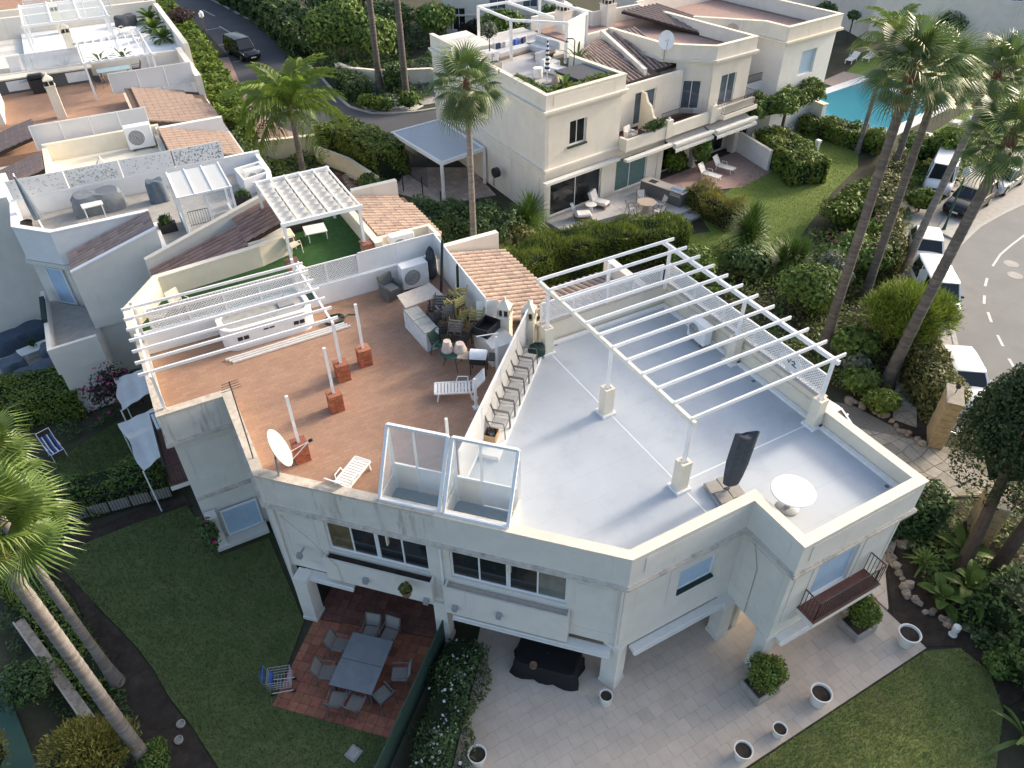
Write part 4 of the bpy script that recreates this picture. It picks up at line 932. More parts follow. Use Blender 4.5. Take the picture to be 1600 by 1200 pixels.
# floors
Lf = [(-1.4, 26.45), (-1.4, 21.82), (.75, 21.82), (.75, 17.5), (4.75, 13.5), (5.6, 14.2), (11.8, 20.4), (10.6, 20.7), (10.6, 26.45)]
mb = MB(); mb.prism(Lf, 5.75, T); mb.build('terrace_floor', 'terracotta', hl)
Rf = [(4.85, 13.4), (8.75, 9.5), (13.16, 9.5), (13.16, 7.56), (17.75, 7.56), (17.75, 19.6), (11.6, 19.6), (11.0, 19.3), (5.65, 14.2)]
mb = MB(); mb.prism(Rf, 5.75, T); mb.build('terrace_floor', 'terrace_grey', hr)
mb = MB(); mb.prism([(-1.3, 26.3), (-1.3, 21.95), (.85, 21.95), (.85, 17.6), (4.8, 13.6), (5.4, 14.0), (10.4, 19.0), (10.4, 26.3)], 2.25, 2.45); mb.build('soffit', 'plaster', hl)
mb = MB(); mb.prism([(4.9, 13.5), (8.85, 9.6), (13.3, 9.6), (13.3, 7.7), (17.6, 7.7), (17.6, 19.3), (11.6, 19.3), (5.7, 14.2)], 2.25, 2.45); mb.build('soffit', 'plaster_cream', hr)
mb = MB(); wall(mb, (2.95, 19.0), (7.0, 15.0), 0, 2.3, .2); mb.build('porch_wall', 'plaster', hl)
mb = MB(); wall(mb, (7.0, 15.0), (9.4, 12.6), 0, 2.3, .2, [(.5, 2.6, 0, 2.1)]); wall(mb, (9.4, 12.6), (13.6, 12.6), 0, 2.3, .2); wall(mb, (13.5, 12.6), (13.5, 9.1), 0, 2.3, .2); wall(mb, (13.9, 10.4), (17.75, 10.4), 0, 2.3, .2, [(.6, 2.9, 0, 2.1)]); mb.build('porch_wall', 'plaster_cream', hr)
window(hr, (7.0, 15.0), (9.4, 12.6), .5, 2.6, .02, 2.1, 2, name='porch_door'); window(hr, (13.9, 10.4), (17.75, 10.4), .6, 2.9, .02, 2.1, 2, name='porch_door')
def pillar(h, cx, cy, w, rz, zt):
    mb = MB(); mb.box((cx, cy, zt/2), (w, w, zt), rz); mb.box((cx, cy, .08), (w+.06, w+.06, .16), rz); mb.build('pillar', 'plaster', h)
pillar(hl, .98, 16.72, .50, math.radians(45), 2.32); pillar(hr, 8.78, 9.62, .55, math.radians(22), 2.32); pillar(hr, 12.95, 9.25, .48, 0, 2.0); pillar(hl, 4.70, 13.62, .45, math.radians(45), 2.32); pillar(hr, 13.25, 7.68, .46, 0, 1.95); pillar(hr, 17.55, 7.75, .4, 0, 1.95)
# planter ledges below the long windows
def ledge(h, a, u0, u1, name='window_planter', zt=3.62, zb=2.55, d=.34, filled=True):
    e = Vector((S2, -S2)); n = Vector((-S2, -S2)); A = Vector(a); q0 = A+e*u0; q1 = A+e*u1; mb = MB()
    wall(mb, q0+n*d, q1+n*d, zb, zt, .06); wall(mb, q0+n*(d-.06), q1+n*(d-.06), zb, zb+.08, d-.06)
    for q in (q0, q1-e*.06): wall(mb, q+n*(d-.06), q+e*.06+n*(d-.06), zb+.08, zt, d-.07)
    o = mb.build(name, 'plaster', h)
    mb = MB(); wall(mb, q0+e*.06+n*(d-.06), q1-e*.06+n*(d-.06), zt-.18, zt-.13, d-.075); mb.build('soil', 'soil' if filled else 'wood_grey', o)
    return o
ledge(hl, wl[3], 1.75, 5.45); ledge(hr, wr[0], .15, 4.1, filled=False, zb=2.3)
# awning boxes under the ledges
for h, a, u0, u1, z, lab in ((hl, wl[3], .7, 2.6, 2.36, 'awning_box'), (hr, wr[0], .35, 5.45, 2.22, 'awning_box')):
    e = Vector((S2, -S2)); n = Vector((-S2, -S2)); A = Vector(a); mb = MB(); wall(mb, A+e*u0+n*.30, A+e*u1+n*.30, z-.16, z-.07, .28); wall(mb, A+e*u0+n*.36, A+e*u1+n*.36, z-.24, z-.16, .09); mb.build(lab, 'awning_white', h)
mb = MB(); wall(mb, (9.15, 9.17), (12.9, 9.17), 1.84, 1.97, .24); wall(mb, (9.15, 9.10), (12.9, 9.10), 1.78, 1.84, .10); mb.build('awning_box', 'awning_white', hr)
mb = MB(); wall(mb, (13.4, 7.24), (17.6, 7.24), 1.74, 1.88, .24); wall(mb, (13.4, 7.16), (17.6, 7.16), 1.68, 1.74, .10); mb.build('awning_box', 'awning_white', hr)
# wall lamps
for h, a, u, z in ((hl, wl[3], .95, 3.55), (hl, wl[3], 3.2, 3.05), (hl, wl[3], 5.25, 2.75), (hr, wr[0], .5, 2.75), (hr, wr[0], 1.95, 2.95)):
    A = Vector(a)+Vector((S2, -S2))*u+Vector((-S2, -S2))*.42; mb = MB(); mb.box((A.x, A.y, z), (.16, .14, .20), math.radians(-45)); mb.box((A.x+.12, A.y+.12, z+.02), (.05, .3, .05), math.radians(-45)); mb.build('wall_lamp', 'grey_metal', h)
# front balcony
def balcony(h, poly, rail, z, floor='terracotta_tile'):
    mb = MB(); mb.prism(poly, z-.24, z-.03); o = mb.build('balcony', 'plaster', h)
    mb = MB(); mb.prism(offs(poly, .02, True) if False else poly, z-.029, z); mb.build('balcony_floor', 'terracotta_tile_dark', o)
    railing(o, rail, z, .92)
balcony(hr, [(14.0, 6.80), (16.95, 6.80), (16.95, 7.49), (14.0, 7.49)], [(14.06, 7.45), (14.06, 6.87), (16.88, 6.87), (16.88, 7.45)], 3.0)
balcony(hl, [(-2.15, 25.7), (-2.15, 22.3), (-1.45, 22.3), (-1.45, 25.7)], [(-1.5, 22.36), (-2.09, 22.36), (-2.09, 25.64), (-1.5, 25.64)], 3.0)
# ground floor of the notch
wall_b = MB(); wall(wall_b, (-1.45, 21.66), (.6, 21.66), 2.42, 2.56, .12); wall_b.build('wall_band', 'cornice', hl)
window(hl, (-1.47, 21.60), (.62, 21.60), .58, 1.95, .22, 1.60, 1, rec=-.03, glass='shutter_blue', name='shutter')
mb = MB(); mb.ab(-1.42, 21.15, 0, .55, 21.7, .18); mb.build('plinth', 'plaster', hl); mb = MB(); mb.ab(-1.42, 21.22, .18, -1.02, 21.7, 1.75); mb.build('buttress', 'plaster', hl)
# right terrace kerb strips, painted joints
mb = MB(); mb.band([(13.18, 7.66), (17.66, 7.66), (17.66, 19.4), (12.0, 19.4)], 0, .16, T, T+.10); mb.build('skirting', 'white_paint', hr)
mb = MB(); mb.band([(11.9, 9.75), (11.9, 18.8)], -.022, .022, T, T+.004); mb.build('floor_joint', 'white_paint', hr)
mb = MB(); mb.band([(12.0, 11.3), (17.4, 11.3)], -.022, .022, T, T+.0035); mb.build('floor_joint', 'white_paint', hr)
mb = MB(); mb.band([(17.95, 11.35), (17.95, 19.72), (11.75, 19.72)], .0, .22, 6.75, 7.0); mb.build('terrace_wall', 'plaster_cream', hr)
mb = MB(); mb.band([(17.72, 19.50), (11.75, 19.50)], -.20, 0.0, 5.9, 6.75); mb.build('terrace_wall', 'plaster_cream', hr)
mb = MB(); mb.band([(17.98, 11.35), (17.98, 19.75), (11.7, 19.75)], -.02, .30, 7.0, 7.05); mb.build('wall_cap', 'wood_grey', hr)
mb = MB(); mb.band([(17.685, 7.62), (17.685, 19.45)], -.012, -.001, T+.10, 6.67); mb.build('parapet_face', 'plaster_cream', hr)
# dividing bench of the chairs, and walls of the stored side
mb = MB(); mb.band([(7.15, 15.25), (11.75, 19.85)], -.55, .28, T, T+.16); mb.build('dividing_plinth', 'white_paint', hr)
mb = MB(); mb.band([(10.6, 26.5), (-1.6, 26.5)], 0, .2, 5.6, 7.0); mb.build('terrace_wall', 'plaster_white', hl)
mb = MB(); mb.band([(10.35, 20.6), (10.75, 26.5)], -.16, 0, 5.6, 6.95); mb.build('terrace_wall', 'plaster_white', hl)
mb = MB(); mb.ab(9.6, 19.2, T, 10.6, 20.7, 6.95); mb.build('chimney_breast', 'plaster', hl)
# back walls down to the garden
mb = MB(); mb.ab(10.5, 20.6, 0, 13.6, 27.0, 5.6); mb.build('rear_wing', 'plaster_far', hl)
mb = MB(); mb.ab(11.8, 19.75, 0, 16.9, 22.6, 5.4); mb.build('rear_wing', 'plaster_far', hr)
tiled_roof(hl, (10.85, 20.9, 6.62), (10.85, 26.85, 6.62), (14.15, 26.85, 5.95), (14.15, 20.9, 5.95), 'tile_pink', 'roof_under_pink', clip=[(10.7, 20.4), (10.7, 27), (14.3, 27), (14.3, 22.6), (13.2, 21.4), (12.2, 20.6)])
mb = MB(); mb.ab(11.0, 26.95, 5.2, 14.0, 27.25, 6.85); mb.build('gable_wall', 'plaster_far', hl)
tiled_roof(hr, (16.9, 20.0, 6.55), (12.2, 20.0, 6.55), (12.2, 23.0, 5.85), (16.9, 23.0, 5.85), 'tile_pink', 'roof_under', clip=[(12.2, 19.6), (17, 19.6), (17, 23.2), (14.0, 23.2)])
mb = MB(); mb.ab(16.95, 19.9, 4.5, 17.3, 22.8, 6.75); mb.build('gable_wall', 'plaster_far', hr)
# chimneys with arched caps
def chimney(h, cx, cy, z0, z1, rz=math.radians(45), w=.46, m_='plaster_cream'):
    mb = MB(); mb.box((cx, cy, (z0+z1)/2), (w, w, z1-z0), rz); o = mb.build('chimney', m_, h)
    mb = MB(); mb.box((cx, cy, z1+.03), (w+.08, w+.08, .06), rz); C, S = math.cos(rz), math.sin(rz)
    for i in range(4):
        for j in range(3):
            t = rz+i*math.pi/2; u = (-.5+j*.5)*w*.86; x = w*.43; mb.box((cx+x*math.cos(t)-u*math.sin(t), cy+x*math.sin(t)+u*math.cos(t), z1+.20), (.06, .06, .30), t)
    mb.box((cx, cy, z1+.38), (w+.02, w+.02, .07), rz)
    lo = [(-w/2, -w/2), (w/2, -w/2), (w/2, w/2), (-w/2, w/2)]; vs = [(cx+x*C-y*S, cy+x*S+y*C, z1+.415) for x, y in lo]+[(cx+x*.25*C-y*.25*S, cy+x*.25*S+y*.25*C, z1+.66) for x, y in lo]
    mb.add(vs, [(0,1,5,4),(1,2,6,5),(2,3,7,6),(3,0,4,7),(4,5,6,7)]); mb.build('chimney_cap', m_, o)
    mb = MB(); mb.box((cx, cy, z1+.2), (w*.7, w*.7, .3), rz); mb.build('flue', 'black_metal', o)
    mb = MB(); mb.lathe([(.05, 0), (.07, .06), (.03, .14), (.005, .16)], (cx, cy, z1+.66), 8); mb.build('finial', m_, o)
chimney(hl, 10.75, 20.35, T, 7.35); chimney(hr, 11.45, 19.75, T, 7.35)
# lattice screens
lattice_fence('lattice_screen', 'white lattice screen along the back of the terracotta terrace under the small pergola', (-.9, 26.42), (7.2, 26.42), 7.0, 7.9, 6)
def panel_fence(name, label, p0, p1, z0, z1, n, m_='acrylic', fr='white_metal', cat='screen'):
    t = thing(name, label, cat, (*p0[:2], z0)); a = Vector(p0[:2]); b = Vector(p1[:2])
    for i in range(n):
        q0 = a.lerp(b, i/n); q1 = a.lerp(b, (i+1)/n); mb = MB(); mb.beam((*q0, (z0+z1)/2), (*q1, (z0+z1)/2), .02, z1-z0-.04); mb.build('panel', m_, t)
        mb = MB(); mb.ab(q0.x-.025, q0.y-.025, z0, q0.x+.025, q0.y+.025, z1); mb.build('post', fr, t)
    mb = MB(); mb.beam((*a, z1), (*b, z1), .05, .05); mb.build('top_rail', fr, t); mb = MB(); mb.ab(b.x-.025, b.y-.025, z0, b.x+.025, b.y+.025, z1); mb.build('post', fr, t)
    return t
panel_fence('panel_screen', 'plain white panel screen in the back corner of the terracotta terrace', (7.25, 26.42), (10.6, 26.42), 7.0, 7.95, 2, 'plaster_white')
panel_fence('panel_screen', 'white panel screen between the stored chairs and the pink tiled roof', (10.62, 26.4), (10.25, 20.9), 6.95, 7.95, 3, 'plaster_white')
lattice_fence('lattice_screen', 'white lattice screen dividing the terracotta terrace from the grey terrace', (5.95, 14.25), (11.75, 20.05), T+.1, 7.85, 4)
lattice_fence('lattice_screen', 'white lattice screen on the back wall of the grey terrace', (11.9, 19.62), (17.5, 19.62), 7.05, 7.9, 4)
lattice_fence('lattice_screen', 'white lattice screen on the side wall of the grey terrace facing the palms', (17.80, 19.6), (17.80, 11.4), 7.05, 7.9, 5)
t = thing('sign_board', 'white diamond board with black monogram hung on the lattice screen', 'sign', (17.75, 12.9, 7.1))
mb = MB(); y, z = 12.9, 7.5; mb.add([(17.755, y-.55, z), (17.755, y, z-.42), (17.755, y+.55, z), (17.755, y, z+.42), (17.775, y-.55, z), (17.775, y, z-.42), (17.775, y+.55, z), (17.775, y, z+.42)], [(0,1,2,3),(7,6,5,4),(0,4,5,1),(1,5,6,2),(2,6,7,3),(3,7,4,0)]); mb.build('board', 'white_paint', t)
mb = MB(); mb.tube([(17.748, y+.28, z-.08), (17.748, y+.22, z+.10), (17.748, y+.08, z-.06), (17.748, y+.02, z+.10)], .02, 5); mb.tube([(17.748, y-.03, z+.04), (17.748, y-.12, z+.10), (17.748, y-.18, z+.03), (17.748, y-.06, z-.06), (17.748, y-.26, z-.09)], .02, 5); mb.build('monogram', 'black_metal', t)
# pergolas
def pergola(label, x0, x1, ys, zb, posts, beams, lo, hi, m_='white_metal', over=.0, bm=(.11, .15), rf=(.055, .12)):
    t = thing('pergola', label, 'pergola', (x0, ys[0], T))
    for bx, m2 in beams:
        mb = MB(); mb.beam((bx, lo, zb), (bx, hi, zb), *bm); mb.build('beam', m2, t)
    for y in ys:
        mb = MB(); mb.beam((x0, y, zb+bm[1]/2+rf[1]/2-.03), (x1, y, zb+bm[1]/2+rf[1]/2-.03), *rf); mb.build('rafter', m_, t)
    for (x, y, z0) in posts:
        mb = MB(); mb.ab(x-.05, y-.05, z0, x+.05, y+.05, zb-bm[1]/2); mb.build('post', m_, t)
    return t
ysR = [11.15+i*(19.62-11.15)/11 for i in range(12)]
pg = pergola('large white pergola with parallel rafters over the grey terrace', 11.75, 17.85, ysR, 8.86, [(11.8, 11.15, 7.2), (11.8, 15.1, 7.2), (11.8, 19.0, 7.2), (17.45, 11.2, 7.2), (17.45, 15.15, 7.2), (17.45, 19.3, 7.0), (14.8, 19.55, 7.0)], [(11.8, 'cream_metal'), (17.45, 'white_metal')], 11.0, 19.75)
for (x, y, h_) in ((11.8, 11.15, 1.12), (11.8, 15.1, 1.08), (11.8, 19.0, 1.12), (17.45, 11.2, 1.12), (17.45, 15.15, 1.1)):
    mb = MB(); mb.box((x, y, T+.05), (.52, .52, .10)); mb.build('base_plinth', 'white_paint', pg)
    mb = MB(); mb.box((x, y, T+.10+h_/2-.05), (.36, .36, h_-.1)); mb.band([(x-.18, y-.18), (x+.18, y-.18), (x+.18, y+.18), (x-.18, y+.18)], -.0, .07, T+h_, T+h_+.06, True); mb.build('pier', 'plaster_cream', pg)
ysL = [21.45+i*.693 for i in range(7)]
pl_ = pergola('smaller white pergola over the corner of the terracotta terrace', -1.62, 4.85, ysL, 8.55, [(4.6, 21.3, T+.72), (4.6, 26.3, 7.0), (-1.3, 26.2, 6.7), (-1.3, 21.9, 6.75)], [(4.6, 'white_metal'), (-1.3, 'cream_metal')], 21.2, 25.8, bm=(.07, .08), rf=(.06, .10))
# brick piers with white posts
def brick_pier(label, x, y, h=.72, top=2.62, post=True):
    t = thing('brick_pier', label, 'pillar', (x, y, T), 0, 'brick piers with white posts on the terracotta terrace')
    mb = MB(); z = 0; k = 0; n = int(h/.078)
    body = MB()
    for k in range(n):
        zc = T+.039+k*.078
        for (dx, dy, sx, sy) in (((-.117, -.175, .226, .11), (.117, -.175, .226, .11), (-.117, .175, .226, .11), (.117, .175, .226, .11), (-.175, 0, .11, .225), (.175, 0, .11, .225)) if k % 2 == 0 else ((-.175, -.117, .11, .226), (-.175, .117, .11, .226), (.175, -.117, .11, .226), (.175, .117, .11, .226), (0, -.175, .225, .11), (0, .175, .225, .11))):
            b_ = MB(); b_.box((x+dx, y+dy, zc), (sx, sy, .066)); b_.build('brick', 'brick_piece', t)
    body.box((x, y, T+h/2-.01), (.438, .438, h-.02)); body.build('mortar_core', 'brick_mortar', t)
    cap = MB(); cap.box((x, y, T+h-.005), (.48, .48, .03)); cap.build('cap', 'terracotta_tile', t)
    if post: p_ = MB(); p_.ab(x-.045, y-.045, T+h, x+.045, y+.045, T+top); p_.build('post', 'white_metal', t)
mat('brick_mortar', (.40, .27, .20), .95, .1, 8); mat('brick_piece', (.40, .13, .065), .85, .2, 8, .2, 40, objrand=.25)
brick_pier('brick pier with white post nearest the satellite dish', 2.12, 18.05)
brick_pier('second brick pier with white post from the satellite dish', 3.85, 19.82)
brick_pier('brick pier under the corner post of the small pergola', 4.6, 21.3, post=False)
brick_pier('brick pier with white post standing farthest from the satellite dish', 5.6, 21.75)
# glazed stair heads
def stair_head(label, a, b, door_first, lab2):
    """sloped glass box over the stairs: a,b = front edge ends on the parapet"""
    A = Vector(a); B = Vector(b); n = Vector((S2, S2)); t = thing('glazed_stair_head', label, 'stair enclosure', (*a, T)); zf, zt = 6.78, 8.72; dp = 1.12
    A2 = A+n*dp; B2 = B+n*dp; e = (B-A).normalized()
    fr = lambda name, p, q, w=.07, h=.07: MB().beam(p, q, w, h).build(name, 'frame_white', t)
    for p, q in (((*A, zf), (*A2, zt)), ((*B, zf), (*B2, zt)), ((*A, zf), (*B, zf)), ((*A2, zt), (*B2, zt)), ((*A2, T), (*A2, zt)), ((*B2, T), (*B2, zt))): fr('frame_bar', p, q, .09, .09)
    M2 = A2.lerp(B2, .42); fr('frame_bar', (*M2, T), (*M2, zt), .06, .06); fr('frame_bar', (*A2, T+1.05), (*B2, T+1.05), .05, .06)
    MB().quad((*A, zf), (*B, zf), (*B2, zt), (*A2, zt)).build('sloping_pane', 'glass_clear', t)
    for P0, P1 in ((A, A2), (B, B2)): MB().add([(*P0, zf), (*P1, zf), (*P1, zt)], [(0, 1, 2)]).build('side_pane', 'glass_clear', t)
    MB().quad((*A2, T+1.05), (*M2, T+1.05), (*M2, zt), (*A2, zt)).build('back_pane', 'glass_clear', t); MB().quad((*M2, T+1.05), (*B2, T+1.05), (*B2, zt), (*M2, zt)).build('back_pane', 'glass_clear', t)
    mb = MB(); wall(mb, M2+e*.03, B2-e*.04, T+.05, T+1.03, .04); mb.build('door', 'white_paint', t)
    mb = MB(); wall(mb, A2, M2-e*.03, 4.6, T+1.03, .08); mb.build('back_wall', 'plaster_cream', t)
    for P0, P1 in ((A, A2), (B2, B)):
        mb = MB(); wall(mb, P0, P1, 4.6, T+.66, .05); mb.build('side_wall', 'plaster_cream', t)
    mb = MB(); mb.prism([tuple(A+n*.05), tuple(B+n*.05), tuple(B2), tuple(A2)], T+.001, T+.012); mb.build('stair_shade_sheet', 'glass_blue', t)  # flat dark sheet on the floor stands in for the well's shaded depth
    r = MB(); q0 = A.lerp(B, .25)+n*.25; q1 = A.lerp(B, .72)+n*.25
    for k in range(7):
        q = q0.lerp(q1, k/6); r.beam((*q, T+.01), (*q, T+.62), .02, .02)
    r.beam((*q0, T+.62), (*q1, T+.62), .03, .03); r.beam((*q1, T+.0), (*q1, T+.68), .07, .07); r.build('stair_rail', 'dark_iron', t)
    return t
stair_head('glazed stair head with sloping pane opening on the terracotta terrace', (3.50, 14.62), (4.80, 13.32), True, '')
stair_head('glazed stair head with sloping pane opening on the grey terrace', (4.90, 13.22), (6.25, 11.87), False, '')

def drop(h, u, a, z0, z1, m_='plaster_white', r=.045, off=.06, name='downpipe'):
    q = Vector(a)+Vector((S2, -S2))*u+Vector((-S2, -S2))*off; MB().tube([(q.x, q.y, z0), (q.x, q.y, z1)], r, 8).build(name, m_, h)
drop(hr, .03, wr[0], 2.3, 5.35); drop(hl, .12, wl[3], 0, 5.35, 'plaster', .05); drop(hr, 5.55, wr[0], 2.3, 5.35, 'plaster', .04)
MB().tube([(wl[3][0]+.2, wl[3][1]-.25, 4.9), (1.5, 16.0, 4.55), (2.0, 15.6, 3.4), (2.05, 15.55, 2.6)], .008, 4).build('cable', 'planter_stone', hl)
MB().tube([(13.09, 9.0, 5.3), (13.09, 8.6, 4.2), (13.09, 8.55, 2.0)], .012, 4).build('cable', 'planter_stone', hr)
for x, y in ((17.62, 8.2), (17.62, 14.0), (12.6, 19.35)): MB().lathe([(.07, 0), (.07, .012), (.01, .014)], (x-.25, y-.1, T), 10).build('floor_drain', 'frame_grey', hr)

# ---------------------------------------------------------------- things on the two roof terraces
ac_unit('white air conditioner on the grey terrace floor beside the side wall', (17.15, 16.7, T+.08), math.radians(-90))
ac_unit('white air conditioner by the back wall among stored furniture on the terracotta terrace', (9.3, 25.75, T), math.radians(0), s=1.25)
t = thing('parasol', 'closed charcoal covered cantilever parasol on square base, grey terrace', 'parasol', (13.1, 10.25, T))
mb = MB(); mb.box((12.88, 10.32, T+.06), (.95, .95, .10), math.radians(-12), .02); mb.build('base', 'grey_metal', t)
for dx, dy in ((-.23, -.23), (.23, -.23), (.23, .23), (-.23, .23)):
    mb = MB(); mb.box((12.88+dx, 10.32+dy, T+.14), (.43, .43, .06), math.radians(-12), .01); mb.build('ballast_slab', 'planter_stone', t)
mb = MB(); mb.tube([(12.98, 10.28, T+.15), (12.98, 10.28, T+.5)], .045, 8); mb.build('pole', 'steel', t)
prof = [(.15, .35), (.20, .42), (.25, .8), (.29, 1.3), (.29, 1.9), (.29, 2.38), (.25, 2.40), (.20, 2.33)]; vs = []; n = 22
for i, (r_, z) in enumerate(prof):
    for k in range(n):
        a = 2*math.pi*k/n; rr = r_*(1+.10*math.sin(5*a+i*.3)); vs.append((12.98+.10*z*.6+rr*math.cos(a)*1.1, 10.28-.02*z-rr*math.cos(a)*.35+rr*math.sin(a)*.6, T+z+(.07*math.cos(2*a) if i > 4 else 0)))
mb = MB(); mb.add(vs, [(i*n+k, i*n+(k+1)%n, (i+1)*n+(k+1)%n, (i+1)*n+k) for i in range(len(prof)-1) for k in range(n)]+[tuple((len(prof)-1)*n+k for k in range(n))]); mb.build('cover', 'charcoal_cloth', t, smooth=True)
t = thing('round_table', 'round white pedestal table alone on the grey terrace', 'table', (14.1, 8.95, T))
mb = MB(); mb.lathe([(.01, .72), (.60, .72), (.64, .735), (.64, .755), (.62, .765), (.01, .768)], (14.1, 8.95, T), 40); mb.build('table_top', 'white_plastic', t)
mb = MB(); mb.lathe([(.08, .06), (.07, .3), (.07, .72)], (14.1, 8.95, T), 14); mb.build('stem', 'grey_metal', t, smooth=True)
mb = MB(); mb.lathe([(.33, 0), (.33, .03), (.28, .06), (.01, .07)], (14.1, 8.95, T), 28); mb.build('foot', 'grey_metal', t, smooth=True)
# row of sling chairs along the dividing screen
nm = ['nearest the stair heads', 'second from the stair heads', 'third from the stair heads', 'fourth from the stair heads', 'third from the chimneys', 'second from the chimneys', 'nearest the chimneys']
for k in range(7):
    u = 1.30+k*.60; sling_chair('sling_chair', 'grey sling chair in the row along the dividing lattice screen, '+nm[k], (7.20+u*.707, 14.94+u*.707, T+.16), math.radians(-45), group='sling chairs along the dividing screen')
t = thing('cardboard_box', 'open cardboard box of odds and ends in front of the sling chair row', 'box', (7.75, 15.75, T+.16), math.radians(45))
mb = MB(); mb.band([(-.22, -.2), (.22, -.2), (.22, .2), (-.22, .2)], 0, .015, 0, .28, True); mb.box((0, 0, .02), (.42, .38, .03)); mb.build('carton', 'cardboard', t, local=True)
mb = MB(); mb.box((.05, .02, .16), (.2, .24, .2), .3); mb.box((-.1, -.06, .2), (.14, .14, .22), .8); mb.build('contents', 'charcoal_cloth', t, local=True)
t = thing('tarpaulin', 'crumpled dark green tarpaulin beside the chimney on the white plinth', 'tarpaulin', (11.35, 18.95, T+.16))
P0 = core_ellipsoid((11.35, 18.95, T+.33), (.36, .34, .25), 16, 10); P0.build('sheet', 'screen_green', t)
# stored things on the terracotta terrace
def armchair(label, loc, rz, m_='wicker_grey', cush='sling_taupe'):
    t = thing('wicker_armchair', label, 'armchair', loc, rz)
    MB().box((0, 0, .22), (.62, .62, .40), 0, .03).build('seat_base', m_, t, local=True); MB().box((.03, 0, .46), (.54, .5, .10), 0, .03).build('seat_cushion', cush, t, local=True)
    MB().beam((-.28, 0, .35), (-.40, 0, .92), .66, .10, (1, 0, 0)).build('backrest', m_, t, local=True)
    for s in (-1, 1): MB().box((.0, s*.34, .34), (.66, .09, .64), 0, .03).build('armrest', m_, t, local=True)
    return t
armchair('grey wicker armchair by the back wall beside the big air conditioner', (8.15, 25.5, T), math.radians(-75))
t = thing('board', 'pale board lying across the stored furniture', 'board', (8.6, 23.6, T)); MB().add([(7.9, 24.05, 7.02), (9.42, 24.25, 7.02), (9.52, 23.2, 7.02), (7.85, 23.05, 7.02), (7.9, 24.05, 7.06), (9.42, 24.25, 7.06), (9.52, 23.2, 7.06), (7.85, 23.05, 7.06)], [(3,2,1,0),(4,5,6,7),(0,1,5,4),(1,2,6,5),(2,3,7,6),(3,0,4,7)]).build('board', 'wood_grey', t)
for x, y in ((8.2, 23.3), (9.2, 23.4), (8.2, 23.85), (9.2, 23.95)): MB().ab(x-.03, y-.03, T, x+.03, y+.03, 7.02).build('leg', 'frame_grey', t)
t = thing('chest_freezer', 'weathered white chest with grey lid in the stored furniture', 'chest', (8.1, 22.2, T), math.radians(3))
mat('chest_white', (.60, .66, .70), .6, .1, 4, dirt=(.35, .36, .36), dscale=3, dth=.5); mat('lid_grey', (.36, .36, .33), .8, .15, 4, dirt=(.20, .22, .20), dscale=3, dth=.5)
MB().box((8.1, 22.2, T+.42), (.55, 1.95, .84), math.radians(3), .02).build('body', 'chest_white', t)
for dy in (-.49, .49): MB().box((8.1-dy*.05, 22.2+dy, T+.87), (.60, .95, .06), math.radians(3), .01).build('lid', 'lid_grey', t)
def stack_chair(label, loc, rz, m_, seat, tilt=0.0):
    t = thing('stacked_chair', label, 'chair', loc, rz, 'chairs piled up in the stored furniture'); mb = MB()
    MB().box((0, 0, .42), (.46, .44, .05), 0, .01).build('seat', seat, t, local=True)
    for k in range(4): MB().box((-.24-.02*k, 0, .52+.11*k), (.03, .42, .05)).build('back_slat', m_, t, local=True)
    for sx, sy in ((.2, .2), (.2, -.2)): MB().tube([(sx, sy, 0), (sx, sy, .62), (-.22, sy, .64)], .022, 6).build('leg', m_, t, local=True)
    for sy in (.2, -.2): MB().tube([(-.22, sy, 0), (-.22, sy, .42), (-.33, sy, .98)], .022, 6).build('leg', m_, t, local=True)
    t.rotation_euler = (tilt, tilt*.6, rz); t.scale = (1.2,)*3; return t
stack_chair('yellow cane chair at the back of the stored furniture pile', (9.65, 23.0, T+.1), math.radians(100), 'cane', 'sling_taupe', .12)
stack_chair('yellow cane chair upturned in the middle of the cane chairs', (9.55, 22.35, T+.45), math.radians(80), 'cane', 'sling_taupe', -.15)
stack_chair('yellow cane chair at the front of the cane chairs', (9.5, 21.7, T+.15), math.radians(95), 'cane', 'cane', .1)
for k, (x, y, z, a, lab) in enumerate(((9.75, 22.6, .55, 85, 'yellow cane chair balanced topmost on the cane chairs'), (9.6, 22.05, .75, 100, 'yellow cane chair tilted against the topmost cane chair'), (9.85, 21.35, .25, 75, 'yellow cane chair close to the white panel'))): stack_chair(lab, (x, y, T+z), math.radians(a), 'cane', 'wicker_dark', .18*(-1)**k)
for k, (x, y, z, a, lab) in enumerate(((9.15, 22.9, .3, 70, 'grey plastic chair stacked under the pale board edge'), (9.1, 22.0, .55, 95, 'grey plastic chair stacked upside the dark wicker chairs'), (8.95, 21.1, .3, 60, 'grey plastic chair near the green metal chair'))): stack_chair(lab, (x, y, T+z), math.radians(a), 'frame_grey', 'frame_grey', .14*(-1)**k)
for k, (x, y, z, a, lab) in enumerate(((8.85, 22.7, .0, 60, 'dark wicker chair under the edge of the pale board'), (8.75, 22.15, .35, 100, 'dark wicker chair lying on top of the pile'), (8.7, 21.5, .05, 80, 'dark wicker chair beside the green metal chair'), (9.2, 20.85, .05, 130, 'dark wicker chair at the front of the pile by the white panel'))):
    stack_chair(lab, (x, y, T+z), math.radians(a), 'wicker_dark', 'wicker_dark', .1*(-1)**k)
t = thing('storage_crate', 'open black plastic crate on the chimney breast wall', 'crate', (9.95, 20.3, 6.95), math.radians(30)); MB().band([(-.45, -.33), (.45, -.33), (.45, .33), (-.45, .33)], 0, .03, 0, .35, True).build('sides', 'black_metal', t, local=True); MB().box((0, 0, .02), (.84, .6, .03)).build('base', 'black_metal', t, local=True)
